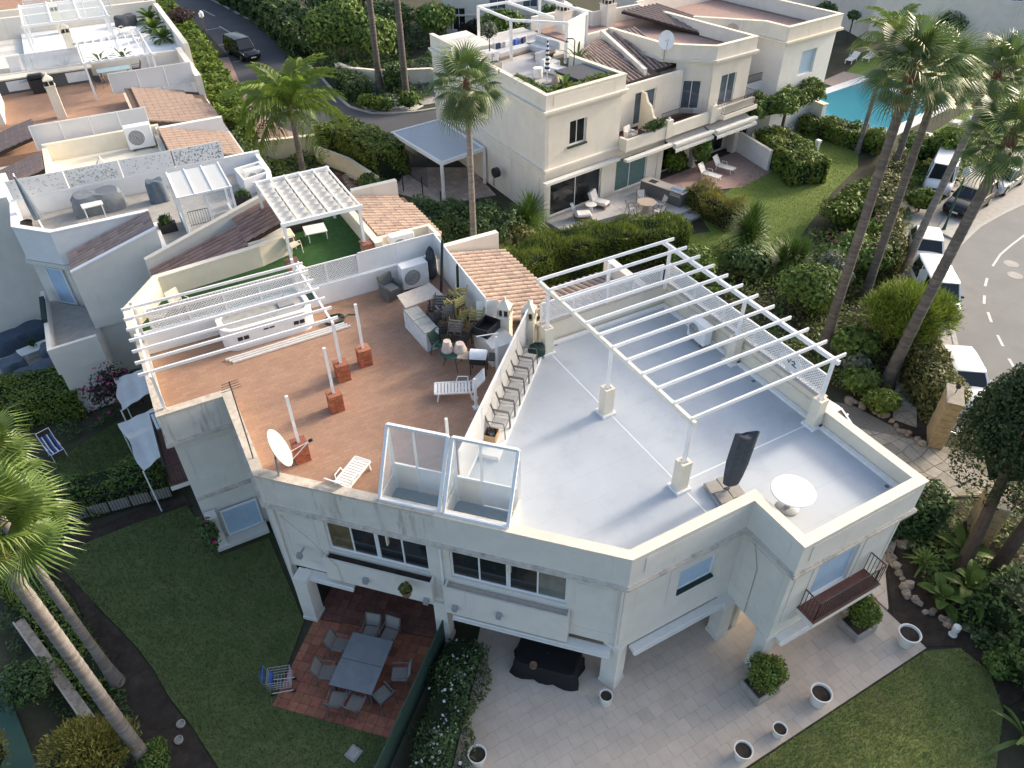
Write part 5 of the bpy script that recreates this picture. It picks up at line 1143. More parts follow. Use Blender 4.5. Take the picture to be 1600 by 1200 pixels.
for lab, a, b in (('long dark folded parasol leaning on the white panel by the air conditioner', (9.95, 24.5, T), (10.45, 25.1, T+2.2)), ('dark post leaning behind the yellow cane chairs', (10.0, 22.9, T), (10.25, 23.3, T+2.0))):
    t = thing('leaning_pole', lab, 'pole', a); MB().beam(a, b, .10, .07).build('shaft', 'black_metal', t); MB().tube([b, (b[0], b[1], b[2]+.08)], .03, 6).build('tip', 'black_metal', t)
t = thing('furniture_cover', 'black cover hanging in the corner behind the big air conditioner', 'cover', (10.2, 25.9, T)); core_ellipsoid((10.2, 25.95, T+.75), (.25, .25, .80), 12, 8).build('cover', 'charcoal_cloth', t)
t = thing('white_panel', 'white sheet panel leaning beside the chimney and the black crate', 'panel', (10.6, 20.9, 6.95)); MB().beam((9.95, 21.1, 7.35), (10.75, 20.85, 7.35), .02, .85).build('panel', 'white_paint', t)
t = thing('garden_table', 'round green metal table with upturned flower pots', 'table', (8.4, 19.95, T)); MB().lathe([(.01, .70), (.50, .70), (.52, .72), (.50, .735), (.01, .735)], (8.4, 19.95, T), 28).build('table_top', 'green_metal', t, smooth=True)
for k in range(3):
    a = k*2.09+.4; MB().tube([(8.4+.12*math.cos(a), 19.95+.12*math.sin(a), T+.7), (8.4+.42*math.cos(a), 19.95+.42*math.sin(a), T)], .018, 6).build('leg', 'green_metal', t)
for lab, x, y in (('upturned pale pot standing taller on the green table', 8.22, 20.05), ('upturned wide pale pot on the green table', 8.62, 19.82)):
    h_ = .44 if x < 8.4 else .34; r_ = .22 if x < 8.4 else .25
    t = thing('flower_pot', lab, 'flower pot', (x, y, T+.735))
    mat('planter_cream', (.58, .47, .40), .9, .15, 5) if 'planter_cream' not in M else None
    MB().lathe([(r_, 0), (r_*1.04, .03), (r_*1.0, .08), (r_*.95, .08), (r_*.62, h_-.02), (r_*.58, h_), (.01, h_)], (x, y, T+.735), 20).build('pot', 'planter_cream', t, smooth=True)
sling_chair('garden_chair', 'dark green metal garden chair between the chest and the round green table', (8.35, 20.85, T), math.radians(-60), 'green_metal', 'green_metal')
t = thing('gas_barbecue', 'barbecue with white rounded lid and wooden side shelf', 'barbecue', (9.05, 19.2, T), math.radians(-35))
MB().box((0, 0, .62), (.62, .50, .26), 0, .02).build('firebox', 'black_metal', t, local=True)
vs = []; n = 10
for x in (-.30, .30):
    for k in range(n+1): a = math.pi*k/n; vs.append((x, .24*math.cos(a), .755+.24*math.sin(a)))
MB().add(vs, [(k, k+1, n+1+k+1, n+1+k) for k in range(n)]+[tuple(range(n, -1, -1)), tuple(range(n+1, 2*n+2))]).build('lid', 'white_metal', t, smooth=True, local=True)
MB().box((-.55, 0, .74), (.40, .44, .04)).build('side_shelf', 'wood_pale', t, local=True); MB().box((.48, 0, .74), (.25, .44, .04)).build('side_shelf', 'black_metal', t, local=True); MB().tube([(-.2, -.3, .86), (.2, -.3, .86)], .015, 6).build('handle', 'steel', t, local=True)
for sx in (-.28, .28):
    for sy in (-.2, .2): MB().tube([(sx, sy, 0), (sx, sy, .55)], .022, 6).build('leg', 'black_metal', t, local=True)
t = thing('leaning_post', 'white metal post with crossbar propped by the barbecue', 'post', (9.55, 18.75, T)); MB().ab(9.52, 18.72, T, 9.60, 18.80, T+1.7).build('upright', 'white_metal', t); MB().beam((9.0, 19.2, T+1.62), (9.75, 18.9, T+1.7), .03, .03).build('crossbar', 'white_metal', t)
t = thing('leaning_post', 'short white post standing behind the left stair head', 'post', (6.25, 14.95, T)); MB().ab(5.95, 15.1, T, 6.03, 15.18, T+2.3).build('upright', 'white_metal', t); MB().box((5.99, 15.14, T+.03), (.2, .2, .06)).build('foot', 'white_metal', t)
t = thing('leaning_post', 'white post standing at the backrest of the lounger by the lattice screen', 'post', (8.35, 17.75, T)); MB().ab(8.02, 17.45, T, 8.10, 17.53, T+1.3).build('upright', 'white_metal', t); MB().box((8.06, 17.49, T+.03), (.2, .2, .06)).build('foot', 'white_metal', t)
lounger('white slatted sun lounger with wheels near the dividing lattice screen', (7.75, 18.45, T), math.radians(155), back=50)
lounger('white slatted sun lounger by the parapet near the satellite dish', (3.2, 16.35, T), math.radians(38), back=55, s=.92)
t = thing('satellite_dish', 'large cream satellite dish standing on the stained parapet', 'satellite dish', (1.25, 17.1, 6.75))
c = Vector((1.35, 17.25, 7.55)); ax = Vector((.86, -.24, .36)).normalized(); u = ax.cross(Vector((0, 0, 1))).normalized(); v = u.cross(ax); vs = []; n = 28; m = 6
for i in range(m+1):
    for k in range(n):
        a = 2*math.pi*k/n; r_ = i/m; p = c+u*(.56*r_*math.cos(a))+v*(.66*r_*math.sin(a))+ax*(.14*r_*r_); vs.append(p)
for i in range(m+1):
    for k in range(n): vs.append(vs[i*n+k]-ax*.02)
N0 = (m+1)*n; mb = MB(); mb.add(vs, [(i*n+k, i*n+(k+1)%n, (i+1)*n+(k+1)%n, (i+1)*n+k) for i in range(m) for k in range(n)]+[(N0+i*n+k, N0+(i+1)*n+k, N0+(i+1)*n+(k+1)%n, N0+i*n+(k+1)%n) for i in range(m) for k in range(n)]+[(m*n+k, m*n+(k+1)%n, N0+m*n+(k+1)%n, N0+m*n+k) for k in range(n)])
mat('dish_cream', (.58, .55, .49), .5, .05, 3); mb.build('reflector', 'dish_cream', t, smooth=True)
e = c+ax*.95-v*.25
for q in (-.4, .4): MB().tube([c+u*q*.6-v*.5+ax*.1, e], .014, 5).build('feed_arm', 'white_metal', t)
MB().tube([e, e+ax*.12], .05, 8).build('feed_horn', 'black_metal', t); MB().tube([(1.2, 17.0, 6.74), (1.25, 17.1, 7.4), c-ax*.02], .035, 6).build('mast', 'grey_metal', t)
t = thing('antenna', 'thin metal antenna mast on the parapet by the notch corner', 'antenna', (.7, 19.2, 6.75)); MB().tube([(.7, 18.1, 6.7), (.72, 18.3, 7.2), (.75, 18.8, 9.3)], .022, 6).build('mast', 'dark_iron', t)
for k in range(4): MB().tube([(.45+.02*k, 18.78-.0, 9.0+.09*k), (1.05-.02*k, 18.82, 9.0+.09*k)], .01, 4).build('rod', 'dark_iron', t)
t = thing('rooftop_bar', 'long low white rounded bar counter with square vents on the terracotta terrace', 'counter', (3.0, 25.0, T))
def rrect(x0, y0, x1, y1, r, n=6):
    out = []
    for cx, cy, a0 in ((x1-r, y0+r, -90), (x1-r, y1-r, 0), (x0+r, y1-r, 90), (x0+r, y0+r, 180)):
        for k in range(n+1): a = math.radians(a0+90*k/n); out.append((cx+r*math.cos(a), cy+r*math.sin(a)))
    return out
P_ = rrect(1.25, 24.85, 4.75, 26.4, .55); mb = MB(); mb.prism(P_, T, T+.86); mb.build('counter', 'plaster_white', t, smooth=True)
mb = MB(); mb.band(P_, -.02, .16, T+.86, T+.92, True); mb.build('rim', 'plaster_white', t); mb = MB(); mb.prism(rrect(1.45, 25.05, 4.55, 26.2, .4), T+.86, T+.868); mb.build('counter_top', 'lid_grey', t)
for x in (1.75, 1.98, 2.75, 2.98, 3.9, 4.13): MB().ab(x, 24.835, T+.42+(.18 if 2.5 < x < 3.2 else 0), x+.19, 24.85, T+.58+(.18 if 2.5 < x < 3.2 else 0)).build('vent', 'black_metal', t)
MB().box((3.9, 25.75, T+.90), (.6, .4, .06), 0, .01).build('sink', 'grey_metal', t); MB().tube([(3.9, 26.0, T+.9), (3.9, 26.0, T+1.2), (3.9, 25.8, T+1.22)], .015, 6).build('tap', 'steel', t)
for k, lab in enumerate(('white metal gutter length lying closest to the bar counter', 'white metal gutter length lying in the middle of three', 'white metal gutter length lying outermost on the terrace')):
    t = thing('gutter_length', lab, 'metal profile', (1.1, 24.1-.13*k, T), 0, 'white profiles lying in front of the bar'); MB().beam((1.1+.1*k, 24.45-.14*k, T+.05), (5.75+.08*k, 24.45-.14*k+.10, T+.05), .09, .07).build('profile', 'cream_metal', t); MB().beam((1.1+.1*k, 24.45-.14*k, T+.095), (5.75+.08*k, 24.45-.14*k+.10, T+.095), .03, .02).build('lip', 'white_metal', t)
t = thing('garden_hose', 'coiled dark green hose on the terracotta terrace by the pergola post', 'hose', (5.4, 24.9, T)); mb = MB()
mb.tube([(5.45+(.40+.03*math.sin(k*.9))*math.cos(k*.35)+.02*k*.05, 24.95+(.34+.04*math.cos(k*.7))*math.sin(k*.35), T+.025+.0016*k) for k in range(72)]+[(6.1, 25.1, T+.03), (6.5, 24.9, T+.02)], .022, 6); mb.build('coil', 'green_metal', t)
t = thing('hose_reel', 'green hose reel hung on the back wall beside the pergola', 'hose reel', (4.95, 26.2, 6.7)); MB().tube([(4.95, 26.05, 6.85), (4.95, 26.28, 6.85)], .16, 14).build('drum', 'green_metal', t); MB().box((4.95, 26.17, 6.68), (.34, .22, .06)).build('bracket', 'green_metal', t)
# ---------------------------------------------------------------- things in the garden and on the patios
t = thing('dining_table', 'slate grey rectangular outdoor dining table on the terracotta patio', 'table', (1.75, 13.68, .022), math.radians(-43.0))
for s in (-1, 1): MB().box((0, s*.485, .72), (1.46, .955, .035), 0, .012).build('top_panel', 'table_slate', t, local=True)
for sx in (-.62, .62):
    for sy in (-.85, .85): MB().ab(sx-.035, sy-.035, 0, sx+.035, sy+.035, .70).build('leg', 'frame_grey', t, local=True)
MB().box((0, 0, .66), (1.34, 1.8, .06)).build('frame', 'frame_grey', t, local=True)
def at_table(u, v): a = math.radians(-43); return (1.75+u*math.cos(a)-v*math.sin(a), 13.68+u*math.sin(a)+v*math.cos(a), .022)
for lab, u, v, r in (('dining chair at the lawn side of the slate table, nearer the pillar', -1.05, .55, 0), ('dining chair at the lawn side of the slate table, nearer the trolley', -1.05, -.45, 8), ('dining chair at the front end of the slate table, on the lawn side', -.35, -1.22, 96), ('dining chair at the front end of the slate table, pushed against it', .25, -1.20, 84), ('dining chair at the fence side of the slate table, turned out near the front', .98, -.75, 150), ('dining chair pushed back towards the green fence', 1.25, .05, 195), ('dining chair at the house end of the slate table, by the pillar', -.25, 1.25, -88), ('dining chair at the house end of the slate table, by the fence', .40, 1.30, -95)):
    p = at_table(u, v); sling_chair('dining_chair', lab, p, math.radians(r-43), 'sling_taupe', 'frame_grey', 'dining chairs round the slate table')
t = thing('shopping_trolley', 'metal shopping trolley with blue seat on the edge of the lawn', 'trolley', (-.75, 14.55, .0), math.radians(-20)); mb = MB()
for k in range(7):
    x = -.30+.1*k
    for sg in (-1, 1): mb.beam((x, sg*.25, .38), (x, sg*.28, .80), .012, .012)
    mb.beam((x, -.25, .38), (x, .25, .38), .012, .012)
for z, w_ in ((.38, .25), (.52, .26), (.66, .27), (.80, .28)):
    for sg in (-1, 1): mb.beam((-.36, sg*w_, z), (.34, sg*w_, z), .014, .014)
    mb.beam((.34, -w_, z), (.34, w_, z), .014, .014); mb.beam((-.36, -w_, z), (-.36, w_, z), .014, .014)
mb.build('basket', 'steel', t, local=True); MB().tube([(-.46, -.27, .98), (-.46, .27, .98)], .02, 6).build('handle', 'sling_blue', t, local=True); MB().box((-.25, 0, .62), (.06, .40, .24)).build('child_seat', 'sling_blue', t, local=True)
mb = MB()
for sg in (-1, 1): mb.tube([(-.46, sg*.27, .98), (-.36, sg*.26, .40), (-.30, sg*.24, .14), (.38, sg*.22, .14)], .014, 5)
mb.build('frame', 'steel', t, local=True); MB().box((-.50, .0, .80), (.18, .34, .28), .2, .05).build('bag', 'blue_cloth', t, local=True)
for sx, sy in ((-.3, -.24), (-.3, .24), (.36, -.22), (.36, .22)): MB().tube([(sx, sy-.02, .065), (sx, sy+.02, .065)], .065, 10).build('wheel', 'black_metal', t, local=True)
for lab, x, y, r_, h_ in (('white pot of soil at the foot of the corner pillar', 8.16, 9.02, .21, .42), ('large white pot of soil on the patio edge beside the lawn', 14.05, 5.72, .33, .62), ('white urn with wide rim at the far corner of the patio', 18.22, 5.78, .36, .62), ('small white pot of soil on the patio edge', 12.2, 5.56, .22, .42), ('white pot at the bottom edge beside the flowering bed', 3.75, 9.35, .28, .5), ('white pot at the bottom edge beside the lawn', 10.75, 5.6, .28, .5)):
    pot(lab, (x, y, .022), r_, h_, group='white pots on the limestone patio', saucer=(x == 8.16))
t = thing('covered_furniture', 'black cover over low furniture under the porch', 'furniture cover', (7.2, 11.0, .02), math.radians(-45)); mb = MB(); N = 40; vs = []
for i, (s_, z) in enumerate(((1.10, .02), (1.04, .12), (1.0, .4), (.98, .66), (.92, .74), (.01, .75))):
    for k in range(N):
        a = 2*math.pi*k/N; q = max(abs(math.cos(a))/1.05, abs(math.sin(a))/.62); f = 1+(.05*math.sin(7*a+i*.4)+.03*math.sin(13*a) if i < 2 else .01*math.sin(9*a)); vs.append((math.cos(a)/q*s_*f, math.sin(a)/q*s_*f, z))
mb.add(vs, [(i*N+k, i*N+(k+1)%N, (i+1)*N+(k+1)%N, (i+1)*N+k) for i in range(5) for k in range(N)]); mb.build('cover', 'black_cover', t, smooth=True, local=True); MB().lathe([(.10, .0), (.13, .12), (.11, .12), (.01, .10)], (-.35, -.58, .72), 12).build('tray', 'wood', t, local=True)
t = thing('garden_fence', 'dark green screened garden fence beside the dining patio', 'fence', (4.75, 13.6, 0)); a = Vector((4.7, 13.55)); b = Vector((.9, 10.05))
for k in range(3):
    q0 = a.lerp(b, k/3); q1 = a.lerp(b, (k+1)/3); MB().beam((*q0, .68), (*q1, .68), .025, 1.3).build('screen_panel', 'screen_green', t)
for k in range(4): q = a.lerp(b, k/3); MB().ab(q.x-.03, q.y-.03, 0, q.x+.03, q.y+.03, 1.42).build('post', 'green_metal', t)
MB().beam((*a, 1.36), (*b, 1.36), .035, .03).build('top_rail', 'green_metal', t)
t = thing('stone_slab', 'square grey drain slab in the dark lawn', 'drain cover', (.55, 11.4, 0)); MB().box((.55, 11.4, .01), (.42, .42, .06), .5, .01).build('slab', 'planter_stone', t); MB().box((.55, 11.4, .045), (.28, .28, .012), .5).build('lid', 'kerb', t)
t = thing('folding_chair', 'white folding garden chair with blue striped seat on the small lawn', 'chair', (-6.45, 29.9, 0), math.radians(-70)); 
for k in range(7): MB().beam((-.25, -.21+.07*k, .40), (.22, -.21+.07*k, .42), .05, .012).build('seat_strap', ('sling_blue', 'white_paint', 'stripe_navy')[k % 3], t, local=True)
for k in range(7): MB().beam((-.25, -.21+.07*k, .42), (-.52, -.21+.07*k, .95), .05, .012, (1, 0, 0)).build('back_strap', ('sling_blue', 'white_paint', 'stripe_navy')[k % 3], t, local=True)
mb = MB()
for s in (-1, 1): mb.tube([(.30, s*.27, 0), (.24, s*.27, .42), (-.25, s*.27, .42), (-.62, s*.27, 1.15)], .016, 6); mb.tube([(-.35, s*.27, 0), (.10, s*.27, .62), (-.35, s*.27, .64)], .016, 6)
mb.tube([(-.62, -.27, 1.15), (-.62, .27, 1.15)], .016, 6); mb.tube([(.24, -.27, .42), (.24, .27, .42)], .016, 6); mb.build('frame', 'white_metal', t, local=True)
# white shade sails at the left flank
def sail(label, P_, z0=2.6, seed=1):
    t = thing('shade_awning', label, 'awning', (P_[0][0], P_[0][1], 0)); N = 12; vs = []
    A, B, C_, D_ = [Vector(p) for p in P_]
    for i in range(N+1):
        for j in range(N+1):
            u, v = i/N, j/N; p = A.lerp(B, u).lerp(D_.lerp(C_, u), v); p.z += -.18*math.sin(math.pi*u)*math.sin(math.pi*v)+.025*math.sin(17*u+seed); e = .06*math.sin(9*v+seed)*(1 if i == 0 else 0); p.x -= e; vs.append(p)
    lo = [p-Vector((0, 0, .02)) for p in vs]; K = len(vs); mb = MB(); f = [(i*(N+1)+j, (i+1)*(N+1)+j, (i+1)*(N+1)+j+1, i*(N+1)+j+1) for i in range(N) for j in range(N)]
    mb.add(vs+lo, f+[tuple(K+q for q in reversed(x)) for x in f]); mb.build('canvas', 'canvas_white', t, smooth=True)
    for q in (A, D_): MB().tube([(q.x, q.y, 0), (q.x, q.y, q.z+.02)], .03, 6).build('pole', 'white_metal', t)
    return t
sail('white canvas awning nearer the terracotta balcony', ((-3.45, 27.5, 2.5), (-1.62, 27.4, 2.9), (-1.62, 24.7, 2.9), (-3.0, 24.4, 2.3)), seed=1)
sail('white canvas awning farther back by the bougainvillea', ((-3.25, 30.6, 2.6), (-1.70, 30.6, 2.7), (-1.70, 28.9, 2.7), (-3.25, 28.2, 2.6)), seed=3)

# ---------------------------------------------------------------- the row of houses behind, at the left
hb = thing('terraced_house', 'cream house with artificial turf roof terrace under a canvas shaded pergola', 'house', (4, 30, 0))
mb = MB(); mb.prism([(-1.55, 26.75), (8.85, 26.75), (8.85, 34.0), (5.4, 34.0), (5.4, 31.3), (-.2, 30.5), (-1.55, 28.4)], 0, T-.02); mb.build('wall', 'plaster', hb)
mb = MB(); mb.prism([(-1.5, 26.75), (8.7, 26.75), (8.7, 33.9), (5.3, 33.9), (5.3, 31.2), (-.25, 30.4), (-1.5, 28.35)], T-.02, T); mb.build('turf_floor', 'turf', hb)
bp_ = [(-1.72, 26.72), (-1.72, 28.35), (-.31, 30.35), (4.05, 30.85), (5.3, 31.3)]
mb = MB(); mb.band(bp_, -.22, 0, 5.2, 7.04); mb.build('parapet', 'plaster_cream', hb); mb = MB(); mb.band(bp_, -.26, .03, 7.04, 7.10); mb.build('coping', 'coping', hb)
mb = MB(); mb.ab(8.7, 28.6, 0, 9.0, 34.0, 6.95); mb.build('terrace_wall', 'plaster_cream', hb)
mb = MB(); mb.ab(9.0, 27.2, 0, 12.0, 34.2, 5.6); mb.build('rear_wing', 'plaster_far', hb)
tiled_roof(hb, (9.05, 29.5, 6.75), (9.05, 34.15, 6.75), (12.25, 34.15, 6.0), (12.25, 29.5, 6.0), 'tile_pink', 'roof_under_pink', clip=[(8.9, 29.3), (8.9, 34.4), (11.2, 34.4), (12.5, 31.5), (12.5, 29.3)])
mb = MB(); mb.ab(9.6, 34.2, 5.0, 12.0, 34.5, 6.95); mb.build('gable_wall', 'plaster_far', hb)
mb = MB(); mb.band([(9.05, 28.2), (11.7, 28.2), (11.7, 29.5), (9.05, 29.5)], 0, .18, 5.6, 6.75, True); mb.build('service_well', 'plaster_cream', hb)
ac_unit('white air conditioner in the walled recess beside the pink tiled roof', (10.0, 28.85, 5.9), math.radians(0), s=1.2)
mb = MB(); mb.prism([(-.3, 30.6), (5.5, 31.4), (5.5, 34.0), (-.3, 33.2)], 0, 5.75); mb.build('roof_base', 'plaster', hb)
tiled_roof(hb, (3.75, 33.25, 6.95), (3.75, 31.15, 6.95), (-.35, 30.85, 5.95), (-.35, 33.05, 5.95), 'tile_brown', 'roof_under')
tiled_roof(hb, (5.55, 34.2, 7.45), (5.55, 31.6, 7.45), (3.75, 31.4, 7.0), (3.75, 34.0, 7.0), 'tile_brown', 'roof_under', name='upper_roof')
mb = MB(); mb.band([(-.45, 33.35), (5.6, 34.35)], -.12, .12, 4.0, lambda i: (6.35, 7.75)[i]); mb.build('roof_upstand', 'plaster', hb)
mb = MB(); mb.band([(-.45, 33.35), (5.6, 34.35)], -.14, .14, lambda i: (6.35, 7.75)[i], lambda i: (6.40, 7.80)[i]); mb.build('upstand_cap', 'coping', hb)
mb = MB(); mb.prism([(3.72, 31.2), (5.6, 31.6), (5.6, 34.2), (3.72, 33.9)], 5.7, 6.98); mb.build('roof_base', 'plaster', hb)
t = thing('pergola', 'white pergola with ruched canvas blinds over the turf terrace', 'pergola', (5, 29, T))
for x in (5.05+k*.67 for k in range(6)):
    m2 = MB(); m2.beam((x, 28.95, 8.66), (x, 33.7, 8.66), .06, .10); m2.build('rafter', 'white_metal', t)
for y, nm in ((29.0, 'beam'), (33.6, 'beam')): m2 = MB(); m2.beam((4.95, y, 8.62), (8.5, y, 8.62), .12, .16); m2.build(nm, 'white_metal', t)
for x, y, z in ((5.08, 29.05, 6.85), (8.35, 29.05, 6.95), (5.08, 33.5, T), (8.35, 33.5, T)): m2 = MB(); m2.ab(x-.06, y-.06, z, x+.06, y+.06, 8.55); m2.build('post', 'white_metal', t)
for k in range(5):
    x0, x1 = 5.08+k*.67, 5.69+k*.67; vs = []; N = 64
    for i in range(N+1):
        y = 29.2+4.25*i/N; z = 8.57-.08*abs(math.sin(math.pi*i/8)); vs += [(x0, y, z), (x1, y, z)]
    m2 = MB(); m2.add(vs, [(2*i, 2*i+1, 2*i+3, 2*i+2) for i in range(N)]); m2.build('canvas_blind', 'canvas_cream', t, smooth=True)
for x, y, lab in ((5.08, 29.05, 'brick pier at the wall end of the canvas pergola'), (8.45, 29.0, 'brick pier at the tiled roof end of the canvas pergola')):
    q = thing('brick_pier', lab, 'pillar', (x, y, T)); MB().box((x, y, T+.38), (.5, .5, .76)).build('shaft', 'brick', q); MB().box((x, y, T+.78), (.56, .56, .05)).build('cap', 'terracotta_tile_dark', q)
t = thing('coffee_table', 'low white square table on the turf terrace', 'table', (6.95, 32.0, T)); MB().box((6.95, 32.0, T+.46), (1.0, .9, .05), -.1, .01).build('table_top', 'white_plastic', t)
for sx in (-.42, .42):
    for sy in (-.36, .36): MB().ab(6.95+sx-.02, 32+sy-.02, T, 6.95+sx+.02, 32+sy+.02, T+.44).build('leg', 'white_metal', t)
t = thing('outdoor_sofa', 'dark wicker corner sofa with cream cushions under the canvas pergola', 'sofa', (6.2, 33.2, T)); MB().box((6.6, 33.35, T+.2), (2.0, .7, .38), 0, .03).build('base', 'wicker_dark', t); MB().box((5.6, 32.3, T+.2), (.7, 1.4, .38), 0, .03).build('base', 'wicker_dark', t)
for x, y, sx, sy in ((6.2, 33.3, .75, .62), (7.1, 33.3, .8, .62), (5.65, 32.2, .6, .8)): MB().box((x, y, T+.46), (sx, sy, .14), 0, .04).build('cushion', 'cushion_cream', t)
MB().box((6.6, 33.68, T+.55), (2.0, .14, .5), 0, .04).build('backrest', 'cushion_cream', t)
for lab, x, y, a in (('cream wooden folding chair on the turf terrace by the wall', 5.65, 31.1, 20), ('cream plastic chair behind the lattice beside the pergola', .3, 28.6, -60), ('second cream plastic chair behind the lattice, nearer the parapet corner', -.6, 28.2, -20)): sling_chair('folding_chair', lab, (x, y, T), math.radians(a), 'cushion_cream', 'cream_metal')
chimney(hb, 5.0, 27.35, T, 6.95)
# third house
hc = thing('terraced_house', 'white house with glazed roof hut and patterned panel screen', 'house', (0, 38, 0))
Co = [(-5.35, 41.3), (-5.35, 38.35), (-3.85, 36.85), (.42, 36.85)]
mb = MB(); mb.prism([(-5.25, 41.2), (-5.25, 38.4), (-3.8, 36.95), (.5, 36.95), (.5, 34.1), (5.5, 34.4), (6.7, 38.9), (6.7, 41.3)], 0, T); mb.build('wall', 'plaster', hc)
mb = MB(); mb.prism([(-5.2, 41.2), (-5.2, 38.45), (-3.78, 37.0), (.55, 37.0), (.55, 34.2), (5.4, 34.5), (6.6, 38.9), (6.6, 41.2)], T, T+.02); mb.build('terrace_floor', 'pavement', hc)
mb = MB(); mb.band(Co, 0, .22, 5.3, 6.95); mb.build('parapet', 'plaster_white', hc); mb = MB(); mb.band(Co, -.03, .25, 6.95, 7.01); mb.build('coping', 'white_paint', hc); mb = MB(); mb.band(Co, -.09, .2, 5.1, 5.25); mb.build('cornice', 'plaster', hc)
mb = MB(); mb.band([(.42, 36.85), (.42, 34.05), (5.5, 34.4)], 0, .2, 5.3, 6.38); mb.build('terrace_wall', 'plaster_white', hc)
mb = MB(); mb.band([(5.6, 34.6), (6.75, 38.9), (6.75, 41.4)], 0, .2, 5.3, 6.9); mb.build('parapet', 'plaster_white', hc)
mb = MB(); mb.ab(-5.3, 41.3, 5.5, 6.8, 41.5, 7.05); mb.build('back_wall', 'plaster_white', hc)
tiled_roof(hc, (.40, 36.75, 7.0), (.40, 34.65, 7.0), (-3.45, 34.6, 5.85), (-3.45, 36.75, 5.85), 'tile_brown_grey', 'roof_under')
mb = MB(); mb.prism([(-3.45, 34.62), (.42, 34.62), (.42, 36.8), (-3.45, 36.8)], 0, lambda x, y: 5.72+(x+3.45)*.29); mb.build('roof_base', 'plaster', hc)
mb = MB(); mb.band([(-3.5, 34.55), (.45, 34.55)], -.10, .10, 3.0, lambda i: (6.0, 7.15)[i]); mb.build('roof_upstand', 'plaster', hc); mb = MB(); mb.band([(-3.5, 34.55), (.45, 34.55)], -.12, .12, lambda i: (6.0, 7.15)[i], lambda i: (6.05, 7.20)[i]); mb.build('upstand_cap', 'white_paint', hc)
# entrance balcony with door
window(hc, (-5.28, 38.35), (-3.8, 36.87), .75, 1.75, 3.0, 5.0, 1, rec=-.06, glass='shutter_blue', name='door')
mb = MB(); mb.prism([(-5.35, 38.3), (-3.85, 36.8), (-3.3, 34.5), (-3.5, 32.6), (-5.3, 32.4)], 0, 2.95); mb.build('porch_block', 'plaster', hc)
mb = MB(); mb.prism([(-5.3, 38.2), (-3.8, 36.75), (-3.3, 34.5), (-3.5, 32.7), (-5.2, 32.5)], 2.95, 3.0); mb.build('balcony_floor', 'pavement', hc)
mb = MB(); mb.band([(-5.4, 37.9), (-5.4, 32.4), (-3.4, 32.55)], 0, .18, 2.4, 3.75); mb.build('balcony_wall', 'plaster', hc); mb = MB(); mb.band([(-5.42, 37.0), (-5.42, 34.8)], -.01, .19, 3.76, 3.95); mb.build('balcony_screen', 'screen_green', hc)
t = thing('panel_screen', 'white laser cut leaf pattern screen on the back wall of the hut terrace', 'screen', (-5.2, 41.35, 7.05)); mb = MB()
for k in range(4):
    x0, x1 = -5.2+k*2.55, -2.7+k*2.55; m2 = MB(); m2.ab(x0, 41.33, 7.06, x1, 41.36, 7.98); m2.build('panel', 'plaster_white', t)
    m3 = MB()
    for i in range(150 if k in (1, 3) else 40):
        x = random.uniform(x0+.1, x1-.1); z = random.uniform(7.12, 7.92); a = random.uniform(0, 3.1); L_ = .055; w_ = .02
        m3.quad((x-L_*math.cos(a), 41.326, z-L_*math.sin(a)), (x+w_*math.sin(a), 41.326, z-w_*math.cos(a)), (x+L_*math.cos(a), 41.326, z+L_*math.sin(a)), (x-w_*math.sin(a), 41.326, z+w_*math.cos(a)))
    o = m3.build('leaf_cutouts', 'frame_grey' if k == 3 else 'pavement', t); o['kind'] = 'stuff'
t = thing('glazed_hut', 'white framed glass stair hut with flat glazed roof', 'stair enclosure', (2.8, 35.4, T))
for x, y in ((1.7, 34.4), (4.05, 34.5), (1.7, 36.8), (4.05, 36.8)): MB().ab(x-.05, y-.05, T, x+.05, y+.05, 8.5 if y > 36 else 8.35).build('post', 'frame_white', t)
for k in range(4): x = 1.7+k*2.35/3; MB().beam((x, 34.3, 8.4), (x, 36.95, 8.6), .06, .06).build('roof_bar', 'frame_white', t)
for k in range(3): x = 1.7+k*2.35/3; MB().quad((x, 34.35, 8.39), (x+.78, 34.35, 8.39), (x+.78, 36.9, 8.58), (x, 36.9, 8.58)).build('roof_pane', 'roof_panel', t)
MB().beam((1.65, 34.35, 8.38), (4.1, 34.4, 8.38), .08, .08).build('lintel', 'frame_white', t)
for P0, P1 in (((1.7, 34.42), (4.05, 34.5)), ((4.05, 34.5), (4.05, 36.8)), ((1.7, 36.8), (1.7, 34.42))):
    MB().quad((*P0, T+.5), (*P1, T+.5), (*P1, 8.35), (*P0, 8.35)).build('wall_pane', 'glass_clear', t); m2 = MB(); wall(m2, P0, P1, T-.1, T+.5, .1); m2.build('base_wall', 'plaster_white', t)
MB().ab(2.85, 34.4, T+.5, 2.93, 34.52, 8.35).build('post', 'frame_white', t); railing(t, [(1.95, 35.0), (2.85, 35.0)], T+.5, .75, name='stair_rail')
for lab, x, y, s_ in (('black planter of dark strap leaves beside the glazed hut and brown roof', .98, 36.15, 1), ('black planter of strap leaves behind the glazed hut', 4.85, 37.4, 1)):
    t = thing('planter', lab, 'planter', (x, y, T)); MB().box((x, y, T+.22), (.8, .45, .44), 0, .01).build('box', 'planter_black', t)
    V, N_ = lump_points((x, y, T+.5), (.42, .28, .35), 160, 5, .5, .6); V = V-np.array([x, y, T]); obj('foliage', fast_mesh('foliage', leaf_quads(V, N_, .16, .22, .6), 4, 'leaf_dark'), t)
